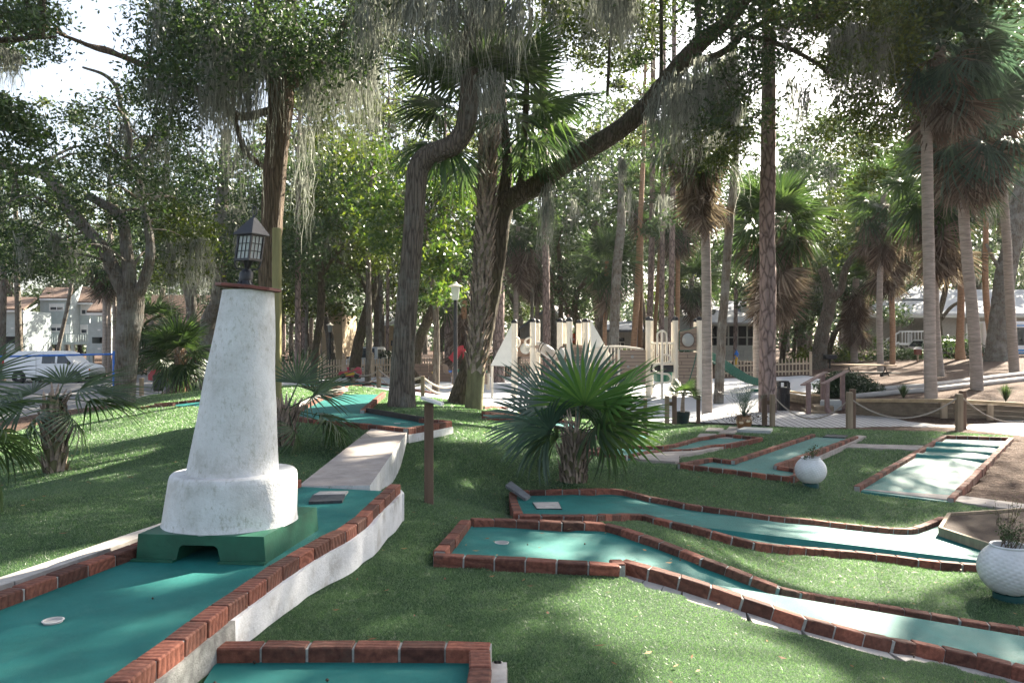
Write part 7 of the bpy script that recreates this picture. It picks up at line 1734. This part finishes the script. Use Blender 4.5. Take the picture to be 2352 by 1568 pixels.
# ------------------------------------------------------------------ vehicles
def vehicle(label,name,cat,base,ang,prof,W,glass,wheels,wr,paint,extra=()):
    """profile in the length/height plane (x forward); glass: list of side window polygons; built around the origin then turned"""
    t=thing(name,label,cat,base); t.rotation_euler=(0,0,ang)
    ca_,sa_=math.cos(ang),math.sin(ang)
    def loc(mb): 
        return mb
    B0=A(base)
    mb=MB(); prof=A(prof); n=len(prof); cs=(-1,-.93,.93,1); V=[]
    zm=prof[:,1].max(); belt=zm*.55
    for sgn in (-1,1):
        V+=[(x,sgn*W/2*(1-.16*max(0,(z-belt)/(zm-belt))),z) for x,z in prof]
    mb.add([B0+A(q) for q in V],[tuple(range(n-1,-1,-1)),tuple(range(n,2*n))]+[(i,(i+1)%n,n+(i+1)%n,n+i) for i in range(n)])
    bo=mb.build('body',paint,t)
    yw=lambda z:W/2*(1-.16*max(0,(z-belt)/(zm-belt)))
    for poly in glass:
        for sgn in (-1,1):
            mb=MB(); V=[(x,sgn*(yw(z)+.006),z) for x,z in poly]+[(x,sgn*(yw(z)-.02),z) for x,z in poly]; k=len(poly)
            mb.add([B0+A(q) for q in V],[tuple(range(k)),tuple(range(2*k-1,k-1,-1))]+[(i,(i+1)%k,k+(i+1)%k,k+i) for i in range(k)]); mb.build('side_window',mt['glass_dark'],t)
    for x in wheels:
        for sgn in (-1,1):
            c=B0+A([x,sgn*(W/2-.1),wr]); mb=MB(); a=np.arange(20)*6.283/20
            pr=[(wr*.62,.12),(wr*.92,.12),(wr,.08),(wr,-.08),(wr*.92,-.12),(wr*.62,-.12)]
            V=[c+A([r*math.cos(k),y+sgn*.0,r*math.sin(k)]) for r,y in pr for k in a]; mb.add(V,[(j*20+i,j*20+(i+1)%20,((j+1)%6)*20+(i+1)%20,((j+1)%6)*20+i) for j in range(6) for i in range(20)]); w=mb.build('wheel',mt['tyre'],t,smooth=True)
            mb=MB(); mb.add([c+A([wr*.6*math.cos(k),sgn*.09,wr*.6*math.sin(k)]) for k in a]+[c+A([wr*.2*math.cos(k),sgn*.11,wr*.2*math.sin(k)]) for k in a],[(i,(i+1)%20,20+(i+1)%20,20+i) for i in range(20)]+[tuple(range(20,40))]); mb.build('rim',mt['rim'],w)
            mb=MB(); mb.add([c+A([wr*1.18*math.cos(k),sgn*.104,max(-wr*.6,wr*1.18*math.sin(k))]) for k in a],[tuple(range(20))]); mb.build('wheel_arch',mt['black_plastic'],t)
    for nm,pos,size,m_ in extra:
        mb=MB(); mb.box(B0+A(pos),size,bev=min(size)*.25); mb.build(nm,mt[m_],t)
    return t
# white van, 5.6 m long, side on, front to the right
VD=51.; xl,xr=P(28,0,VD)[0],P(224,0,VD)[0]; L=xr-xl; xc=(xl+xr)/2; zb=tz(xc,VD)-.05
h=(P(0,806,VD)[2]-zb); prof=[(-L/2,.45),(-L/2+.02,.95),(-L/2+.06,h*.78),(-L/2+.25,h*.98),(-L/2+.6,h),(L*.12,h),(L*.2,h*.94),(L*.315,h*.62),(L*.45,h*.55),(L*.49,h*.47),(L/2,.7),(L/2-.02,.42),(L*.3,.34),(-L*.4,.34)]
vehicle('white cargo van parked side on, nose to the right, behind the bushy palm','white_van','van',(xc,VD,zb),0.,prof,2.0,[[(-.05*L,h*.62),(.1*L,h*.62),(.1*L,h*.9),(-.05*L,h*.9)],[(.125*L,h*.62),(.29*L,h*.62),(.205*L,h*.88),(.125*L,h*.9)]],(-L*.31,L*.33),.38,mt['white_car'],
 [('tail_light',(-L/2+.03,-.9,h*.66),(.09,.16,.5),'red_light'),('tail_light',(-L/2+.03,.9,h*.66),(.09,.16,.5),'red_light'),('turn_light',(L/2-.06,-.92,.85),(.12,.14,.16),'orange_light'),('headlight',(L/2-.02,-.7,.85),(.1,.35,.2),'white_trim'),('rear_bumper',(-L/2,0,.5),(.2,1.9,.2),'black_plastic'),('front_bumper',(L/2,0,.45),(.2,1.95,.22),'black_plastic'),('mirror',(.27*L,-1.1,h*.64),(.15,.16,.26),'black_plastic'),('sill',(0,-.99,.36),(L*.5,.04,.1),'black_plastic'),('door_line',(-.02*L-.5,-1.002,h*.5),(.015,.01,h*.7),'groove'),('door_line',(.115*L,-1.002,h*.4),(.015,.01,h*.5),'groove')])
suvp=lambda L,h:[(-L/2,.4),(-L/2+.02,h*.55),(-L/2+.15,h*.93),(-L/2+.5,h),(L*.08,h),(L*.2,h*.62),(L*.45,h*.55),(L/2,h*.4),(L/2,.35),(L*.3,.28),(-L*.4,.28)]
def suvglass(L,h): return [[(-L*.42,h*.62),(-L*.17,h*.62),(-L*.17,h*.92),(-L*.38,h*.92)],[(-L*.15,h*.62),(L*.17,h*.62),(L*.08,h*.92),(-L*.15,h*.92)]]
def suv(label,name,cat,base,ang,paint,L=4.6,h=1.75,W=1.9,wind=True,cat2=None):
    t=vehicle(label,name,cat,base,ang,suvp(L,h),W,suvglass(L,h),(-L*.3,L*.32),.36,paint,[('headlight',(L/2-.03,-W*.36,h*.43),(.12,.35,.14),'white_trim'),('headlight',(L/2-.03,W*.36,h*.43),(.12,.35,.14),'white_trim'),('tail_light',(-L/2+.03,-W*.42,h*.55),(.1,.2,.3),'red_light'),('tail_light',(-L/2+.03,W*.42,h*.55),(.1,.2,.3),'red_light'),('grille',(L/2,0,h*.36),(.06,.9,.16),'black_plastic'),('mirror',(L*.17,-W/2-.1,h*.63),(.12,.2,.16),'black_plastic'),('mirror',(L*.17,W/2+.1,h*.63),(.12,.2,.16),'black_plastic')])
    B0=A(base)
    for q in ([(L*.197,-W*.38,h*.635),(L*.197,W*.38,h*.635),(L*.093,W*.33,h*.955),(L*.093,-W*.33,h*.955)],[(-L/2+.03,W*.38,h*.6),(-L/2+.03,-W*.38,h*.6),(-L/2+.14,-W*.34,h*.9),(-L/2+.14,W*.34,h*.9)]):
        mb=MB(); q=A(q)+A([.02*np.sign(q[0][0]),0,.012]); mb.slab([B0+p for p in q],[-np.sign(q[0][0])*.7,0,-.7],.02); mb.build('windscreen' if q[0][0]>0 else 'rear_window',mt['glass_dark'],t)
    return t
b=B(842,52.5); suv('silver car with dark windscreen facing the picket fence','silver_car','car',b,-1.62,mt['silver_car'],h=(P(0,797,52.5)[2]-b[2]))
b=B(446,44.); suv('dark red car half hidden behind the shaggy palm','red_car','car',b,2.9,mt['red_car'],4.4,1.62)
b=B(2118,58.); suv('pale sedan seen from behind under the balcony house','pale_sedan','car',(b[0]+.3,b[1],b[2]),1.75,mt['white_car'],4.6,1.35,1.8)
b=B(322,86.); suv('silver car parked beneath the grey apartments','parked_car','car',b,1.2,mt['silver_car'])
# bus
UD=54.; X0=P(2262,0,UD)[0]; zb=tz(X0+3,UD)-.1; zt=P(0,738,UD)[2]; t=thing('bus','white shuttle bus with blue stripes behind the massive flared oak','bus',(X0+3.8,UD+1.2,zb))
mb=MB(); L=7.6; mb.box((X0+L/2,UD+1.2,(zt+zb+.35)/2),(L,2.3,zt-zb-.35),bev=.12); mb.build('body',mt['white_car'],t)
sc2=lambda y:P(0,643+y*.2448,UD)[2]
for y0,y1 in ((650,668),(678,690),(420,432)):
    mb=MB(); za,zb2=sc2(y1),sc2(y0); mb.box((X0+L/2+.05,UD+.046,(za+zb2)/2),(L-.3,.012,zb2-za)); mb.build('stripe',mt['stripe_blue'],t)
for k in range(3):
    x0=P(1776+2178*.2448,0,UD)[0]+k*2.1; mb=MB(); mb.box((x0+.85,UD+.045,(sc2(445)+sc2(612))/2),(1.75,.02,sc2(445)-sc2(612)),bev=.008); mb.build('window',mt['glass_dark'],t)
for x in (1.3,5.6):
    mb=MB(); c=A([X0+x,UD+.2,zb+.42]); mb.tube([c,c+A([0,.3,0])],.42,18); mb.build('wheel',mt['tyre'],t)
mb=MB(); mb.box((X0-.01,UD+.35,sc2(700)),(.06,.15,.35)); mb.build('tail_light',mt['red_light'],t)

# ------------------------------------------------------------------ buildings
def wallbox(name,f,x0,x1,y0,y1,D,depth,mat,t):
    a,b=f(x0,y1,D),f(x1,y0,D); mb=MB(); mb.box(((a[0]+b[0])/2,D+depth/2,(a[2]+b[2])/2),(b[0]-a[0],depth,b[2]-a[2])); return mb.build(name,mat,t)
def poly3(name,pts,n,th,mat,t): mb=MB(); mb.slab(pts,n,th); return mb.build(name,mat,t)
def window(f,x0,x1,y0,y1,D,t,cols=2,rows=1,glass='window_glass',trim='white_trim',blind=True):
    w=.13; a,b=f(x0,y1,D),f(x1,y0,D); mb=MB()
    mb.box(((a[0]+b[0])/2,D-.03,a[2]),(b[0]-a[0]+w,.08,w)); mb.box(((a[0]+b[0])/2,D-.03,b[2]),(b[0]-a[0]+w,.08,w))
    for x in (a[0],b[0]): mb.box((x,D-.032,(a[2]+b[2])/2),(w,.08,b[2]-a[2]-w))
    for k in range(1,cols): mb.box((a[0]+(b[0]-a[0])*k/cols,D-.028,(a[2]+b[2])/2),(w*.6,.07,b[2]-a[2]-w),)
    for k in range(1,rows): mb.box(((a[0]+b[0])/2,D-.026,a[2]+(b[2]-a[2])*k/rows),(b[0]-a[0]-w,.06,w*.5))
    o=mb.build('window',mt[trim],t); mb=MB(); mb.box(((a[0]+b[0])/2,D-.012,(a[2]+b[2])/2),(b[0]-a[0]-w*.5,.012,b[2]-a[2]-w*.5)); mb.build('pane',mt[glass],o)
    if blind:
        mb=MB(); mb.box(((a[0]+b[0])/2-(b[0]-a[0])*.02,D-.02,b[2]-(b[2]-a[2])*.27),(b[0]-a[0]-w,.01,(b[2]-a[2])*.4)); mb.build('blind',mt['white_trim'],o)
def rail(f,x0,y0,x1,y1,h,D,t,mat,pitch=.16,D1=None):
    a,b=f(x0,y0,D),f(x1,y1,D1 or D); hh=h*D*.1875/F; mb=MB(); mb.beam(a,b,.08,.1); mb.beam(a-A([0,0,hh]),b-A([0,0,hh]),.08,.12); L=np.linalg.norm(b-a); n=int(L/pitch/1.6)
    for i in range(n+1):
        p=a+(b-a)*i/n; mb.box(p-A([0,0,hh/2]),(.05,.05,hh))
    return mb.build('railing',mat,t)
hf=lambda x,y,D:P(x*.1875,643+y*.1875,D)
D=90.; t=thing('apartment_building','blue grey sided stilted apartment building with white trim, outdoor stairs and balcony at the left','building',A([hf(700,0,D)[0],D,tz(hf(700,0,D)[0],D)]))
SB=mt['siding_blue']; WT=mt['white_trim']
wallbox('wall',hf,490,860,240,772,D,7.,SB,t); wallbox('recess_wall',hf,950,1115,290,772,D+2.,5.,SB,t)
# chimney like shaft with bright flank
mb=MB(); p=[hf(862,690,D),hf(948,690,D+2.)]; q=[hf(862,180,D),hf(905,140,D+.8),hf(1000,60,D+2.),hf(948,260,D+2.)]
mb.slab([hf(862,690,D),hf(948,690,D+2.),hf(948,255,D+2.),hf(1000,60,D+2.3),hf(862,215,D)],[-.2,1,0],.3); mb.build('shaft_wall',SB,t)
poly3('roof',[hf(480,235,D-.4),hf(858,235,D-.4),hf(905,110,D+5),hf(560,110,D+5)],[0,0,1],.2,mt['roof_brown'],t); wallbox('fascia',hf,480,858,228,246,D-.45,.05,WT,t)
poly3('roof',[hf(945,285,D+1.4),hf(1180,285,D+1.4),hf(1320,120,D+7),hf(1000,100,D+7)],[0,0,1],.2,mt['roof_brown'],t); wallbox('fascia',hf,945,1178,280,298,D+1.35,.05,WT,t)
D1=83.
wallbox('wing_wall',hf,-60,287,380,690,D1,5.,SB,t); wallbox('wing_wall',hf,-60,287,775,895,D1,5.,SB,t); wallbox('wing_wall',hf,205,287,690,775,D1,5.,SB,t); wallbox('wing_opening',hf,-60,205,690,775,D1+1.5,.1,mt['screen_and_shade'],t)
poly3('roof',[hf(-80,372,D1-.3),hf(290,372,D1-.3),hf(455,232,D1+6),hf(-80,225,D1+6)],[0,0,1],.2,mt['roof_brown'],t); wallbox('fascia',hf,-80,290,370,392,D1-.35,.05,WT,t)
poly3('gable_trim',[hf(287,385,D1-.3),hf(287,410,D1-.3),hf(455,315,D1+6),hf(455,290,D1+6)],[1,0,0],.1,WT,t)
poly3('flank_wall',[hf(287,895,D1),hf(287,510,D1),hf(345,515,D1+2),hf(345,860,D1+2)],[-1,0,0],.15,SB,t)
for y in (590,848): wallbox('number_plate',hf,132,165,y-9,y+9,D1-.03,.03,WT,t)
wallbox('wing_wall',hf,1077,1300,525,700,D1,6.,SB,t); wallbox('wing_wall',hf,1077,1300,775,902,D1,6.,SB,t); wallbox('wing_wall',hf,1077,1128,700,775,D1,6.,SB,t); wallbox('wing_wall',hf,1280,1300,700,775,D1,6.,SB,t); wallbox('wing_opening',hf,1128,1280,700,775,D1+1.6,.1,mt['screen_and_shade'],t)
wallbox('porch_wall',hf,1077,1300,430,525,D1+3.,.3,SB,t); rail(hf,1200,440,1300,440,80,D1,t,SB)
for x in (1090,1295): wallbox('porch_post',hf,x-8,x+8,430,525,D1,.2,SB,t)
poly3('roof',[hf(1060,400,D1-.4),hf(1330,405,D1-.4),hf(1330,240,D1+6),hf(1190,250,D1+6)],[0,0,1],.2,mt['roof_brown'],t); wallbox('fascia',hf,1062,1330,402,432,D1-.45,.05,WT,t)
for y in (612,840): wallbox('number_plate',hf,1195,1230,y-9,y+9,D1-.03,.03,WT,t)
for a in ((612,782,296,372),(612,775,545,628)): window(hf,*a,D,t)
window(hf,997,1115,308,422,D+2.,t,2,2); window(hf,992,1072,552,655,D+2.,t,1,2)
wallbox('door',hf,790,850,545,655,D-.04,.04,WT,t)
rail(hf,440,660,785,660,108,D-1.6,t,SB); rail(hf,785,660,1075,660,108,D-1.6,t,SB); wallbox('balcony_deck',hf,435,1078,768,790,D-1.7,1.7,SB,t)
rail(hf,345,585,440,405,90,D1+2,t,SB,D1=D-1.6); rail(hf,345,830,440,655,90,D1+2,t,SB,D1=D-1.6); rail(hf,440,405,505,405,105,D-1.4,t,SB)
wallbox('stair_shade',hf,345,490,420,760,D+1.5,.2,mt['screen_and_shade'],t)
for x in (430,610,780,895,1090,1125,1290): 
    mb=MB(); a=hf(x,780,D-1.5 if x<1000 else D1+.3); mb.box((a[0],a[1],(a[2]+tz(a[0],a[1]))/2-.1),(.35,.35,a[2]-tz(a[0],a[1])+.2)); mb.build('stilt',SB,t)
for x in (500,700,980):
    mb=MB(); a=hf(x,780,D+5.); mb.box((a[0],a[1],(a[2]+tz(a[0],a[1]))/2-.1),(.4,.4,a[2]-tz(a[0],a[1])+.2)); mb.build('stilt',mt['dark_wood'],t)
# brown roofed building behind the forked oak
D=76.; gf2=lambda x,y,D:P(x,y,D); t=thing('brown_roof_house','tan walled building with a wide dark brown roof behind the fan palms at left','building',A([gf2(400,0,D)[0],D,-.9])); wallbox('wall',gf2,330,505,745,850,D,6.,mt['siding_tan'],t)
poly3('roof',[gf2(320,752,D-.6),gf2(515,752,D-.6),gf2(500,683,D+5),gf2(350,683,D+5)],[0,0,1],.25,mt['roof_brown'],t)
wallbox('door',gf2,368,384,775,835,D-.06,.06,mt['roof_brown'],t)
# tan houses
D=66.; t=thing('tan_house','tan vertical sided house wall seen between dark trunks left of the silver car','house',A([gf2(770,0,D)[0],D,-.8])); wallbox('wall',gf2,740,786,722,850,D,6.,mt['siding_tan'],t); poly3('roof',[gf2(735,726,D-.5),gf2(792,726,D-.5),gf2(790,700,D+4),gf2(742,700,D+4)],[0,0,1],.2,mt['roof_brown'],t); window(gf2,752,764,765,785,D,t,1,1,trim='tan_wall',blind=False)
D=64.; t=thing('tan_house','narrow tan house with a white eave right of the silver car','house',A([gf2(890,0,D)[0],D,-.8])); wallbox('wall',gf2,872,925,748,850,D,6.,mt['siding_tan'],t); poly3('roof',[gf2(865,750,D-.6),gf2(930,742,D-.6),gf2(930,715,D+4),gf2(880,722,D+4)],[0,0,1],.25,WT,t); window(gf2,896,906,780,796,D,t,1,1,trim='tan_wall',blind=False)
# A-frame house in the centre
af=lambda x,y,D:P(1102.5+x/6,704+y/6,D)
D=68.; t=thing('gabled_house','steep gabled grey house with a wall air conditioner behind the tube slide','house',A([af(850,0,D)[0],D,-.6]))
poly3('wall',[af(560,690,D),af(560,310,D),af(700,170,D),af(970,20,D),af(1110,185,D),af(1110,690,D)],[0,1,0],6.,mt['siding_grey'],t)
poly3('roof',[af(965,8,D-.4),af(1125,190,D-.4),af(1190,180,D+6.4),af(1130,0,D+6.4)],[.5,0,.8],.18,mt['roof_grey'],t); poly3('roof',[af(965,8,D-.4),af(545,318,D-.4),af(560,318,D+6.4),af(975,8,D+6.4)],[-.5,0,.8],.18,mt['roof_blue'],t)
a=af(1022,218,D-.4); mb=MB(); mb.box(a,(50*D/F/6,.8,44*D/F/6),bev=.04); mb.build('air_conditioner',WT,t); wallbox('sign_plate',af,1015,1050,382,410,D-.05,.05,mt['roof_blue'],t)
poly3('lean_to_wall',[af(985,690,D-2),af(985,345,D-2),af(1100,235,D-2),af(1100,690,D-2)],[0,1,0],1.9,mt['siding_grey'],t); poly3('lean_to_roof',[af(978,345,D-2.2),af(1102,228,D-2.2),af(1102,228,D-.1),af(978,345,D-.1)],[0,0,1],.15,mt['roof_grey'],t)
D=66.; a=af(1283,445,D); t=thing('vending_machine','tall orange red vending machine with white marks behind the play ship posts','vending machine',A([a[0],D,tz(a[0],D)])); mb=MB(); z1=af(0,370,D)[2]; z0=tz(a[0],D); mb.box((a[0],D,(z0+z1)/2),(56*D/F/6,.8,z1-z0),bev=.04); mb.build('cabinet',M('orange_red',(.55,.09,.03),.4,.05,3,30,0),t); mb=MB()
for y,w in ((440,26),(452,30),(464,22)): p=af(1287,y,D-.41); mb.box(p,(w*D/F/6,.02,6*D/F/6))
mb.build('white_mark',WT,t)
D=72.; t=thing('low_house','low grey house with a dark porch behind the dark pines','house',A([af(1900,0,D)[0],D,-.5])); wallbox('wall',af,1730,2240,330,640,D,6.,mt['siding_grey'],t); poly3('roof',[af(1700,350,D-.8),af(2260,350,D-.8),af(2240,230,D+5),af(1740,230,D+5)],[0,0,1],.2,mt['roof_blue'],t); wallbox('porch_opening',af,1880,1990,430,560,D-.04,.04,mt['screen_and_shade'],t); rail(lambda x,y,D:af(x,y,D),1880,490,1990,490,150,D-.4,t,mt['siding_pale'])
# screened porch house
sf=lambda x,y,D:P(1433+x*.1953,704+y*.1953,D); D=62.
t=thing('screened_house','pale house with dark screened porch windows behind the plated pine','house',A([sf(1300,0,D)[0],D,-.4])); SP=mt['siding_pale']
wallbox('wall',sf,900,1610,455,640,D,6.,SP,t); wallbox('screen_band',sf,1020,1600,222,456,D+.12,5.8,mt['screen_and_shade'],t)
for x in (1022,1232,1338,1450,1600): wallbox('porch_post',sf,x-8,x+8,222,456,D,.14,SP,t)
wallbox('porch_rail',sf,1022,1600,356,368,D+.02,.1,SP,t); wallbox('porch_header',sf,1010,1605,205,228,D-.02,.3,SP,t)
poly3('roof',[sf(985,207,D-1.),sf(1625,205,D-1.),sf(1500,120,D+2),sf(1190,40,D+5),sf(1000,0,D+6),sf(960,60,D+3)],[0,0,1],.15,mt['roof_grey'],t)
wallbox('upper_wall',sf,520,1000,120,600,D+5.,4.,SP,t); poly3('upper_roof',[sf(700,130,D+4.4),sf(1010,150,D+4.4),sf(1080,-30,D+9),sf(640,-30,D+9)],[0,0,1],.2,mt['roof_grey'],t)
poly3('skylight',[sf(1010,135,D+1.4),sf(1060,135,D+1.4),sf(1100,80,D+3.),sf(1040,80,D+3.)],[0,-.2,1],.35,mt['glass_dark'],t)
poly3('back_roof',[sf(1150,60,D+7),sf(1390,130,D+7),sf(1440,-40,D+11),sf(1180,-40,D+11)],[0,0,1],.2,mt['roof_blue'],t); poly3('back_gable',[sf(1375,140,D+7),sf(1440,-30,D+7),sf(1510,30,D+7),sf(1520,140,D+7)],[0,1,0],3.,SP,t)
mb=MB(); a,b=sf(1180,515,D-.04),sf(1415,590,D-.04)
for k in range(14): x=a[0]+(b[0]-a[0])*k/13; mb.box((x,D-.05,(a[2]+b[2])/2),(.07,.03,a[2]-b[2]))
for k in range(6): z=b[2]+(a[2]-b[2])*k/5; mb.box(((a[0]+b[0])/2,D-.052,z),(b[0]-a[0],.03,.07))
lt=mb.build('lattice',SP,t); mb=MB(); mb.box(((a[0]+b[0])/2,D-.02,(a[2]+b[2])/2),(b[0]-a[0],.03,a[2]-b[2])); mb.build('lattice_shadow_gap',mt['screen_and_shade'],lt)
# balcony house on the right
rg=lambda x,y,D:P(1776+x*.2448,643+y*.2448,D); D=66.; x_,_,_=rg(1500,0,D)
t=thing('balcony_house','grey boarded stilt house with a white railed balcony under a glaring hipped roof at right','house',A([x_,D,tz(x_,D)]))
wallbox('wall',rg,1180,1420,335,600,D+2.,5.,mt['siding_diag'],t); wallbox('wall',rg,1420,2560,320,605,D,6.,mt['siding_diag'],t); wallbox('wall',rg,860,1180,345,560,D+3,5.,mt['siding_diag'],t)
poly3('roof',[rg(650,342,D-1.2),rg(2600,330,D-1.2),rg(2350,110,D+7),rg(1370,110,D+7)],[0,0,1],.2,mt['roof_grey'],t)
poly3('roof_peak',[rg(1150,180,D+3),rg(1520,180,D+3),rg(1370,50,D+7)],[0,.5,.5],.2,mt['roof_grey'],t)
wallbox('eave_board',rg,650,2600,330,352,D-1.25,.06,mt['siding_pale'],t)
rail(lambda x,y,D:rg(x,y,D),1180,482,1420,482,150,D-.6,t,WT); wallbox('balcony_deck',rg,1178,1425,596,614,D-.6,2.6,mt['siding_pale'],t)
rail(lambda x,y,D:rg(x,y,D),1010,590,1180,490,120,D-.6,t,WT); rail(lambda x,y,D:rg(x,y,D),1040,640,1240,735,80,D-2,t,WT)
wallbox('stair_side',rg,1010,1185,600,640,D-.4,.3,mt['siding_pale'],t); wallbox('underside',rg,1185,1730,614,800,D+3,.2,mt['screen_and_shade'],t); wallbox('door',rg,1260,1300,500,596,D+1.94,.05,WT,t); wallbox('door',rg,1306,1345,500,596,D+1.94,.05,mt['window_glass'],t)
for x in (1245,1640,1725,1420,1900): wallbox('stilt',rg,x-12,x+12,612,830,D-.3,.4,mt['siding_pale'],t)
wallbox('garage_wall',rg,1640,2560,605,830,D+1.,.3,mt['siding_diag'],t)
poly3('stair_brace',[rg(1560,770,D-.5),rg(1600,770,D-.5),rg(1640,620,D-.5),rg(1610,620,D-.5)],[0,1,0],.3,mt['siding_pale'],t)
# ------------------------------------------------------------------ air
hz=bpy.data.materials.new('air_haze'); hz.use_nodes=True; nt=hz.node_tree; nt.nodes.clear()
o_=nt.nodes.new('ShaderNodeOutputMaterial'); pv=nt.nodes.new('ShaderNodeVolumePrincipled'); pv.inputs['Color'].default_value=(.93,.96,1,1); pv.inputs['Density'].default_value=.00016; pv.inputs['Anisotropy'].default_value=.45
nt.links.new(pv.outputs[0],o_.inputs['Volume'])
mb=MB(); mb.box((0,165,18),(420,400,44)); tag(mb.build('haze',hz,fix=False),kind='stuff')

for nm,lb in {'lawn':'short green artificial turf of the golf course mound','sand':'pale white sand of the playground','road':'grey asphalt road and parking at the left','ground':'brown pine straw ground under the trees','boardwalk':'pale plank boardwalk beyond the turf','concrete_walk':'sloping concrete walk with white sides up the mound','grass':'short blades of the green turf','fallen_leaves':'dry brown leaves scattered on turf and felt','acorns':'small dark acorns scattered on the lanes','woods':'far off mass of hazy trees','haze':'thin pale air between the trees','concrete_path':'narrow concrete strip at the near end of the three hump lane','walkway':'concrete patch between the sinuous and the zigzag lanes','path':'thin concrete strip between the zigzag and the humped lanes'}.items():
    if nm in bpy.data.objects: bpy.data.objects[nm]['label']=lb
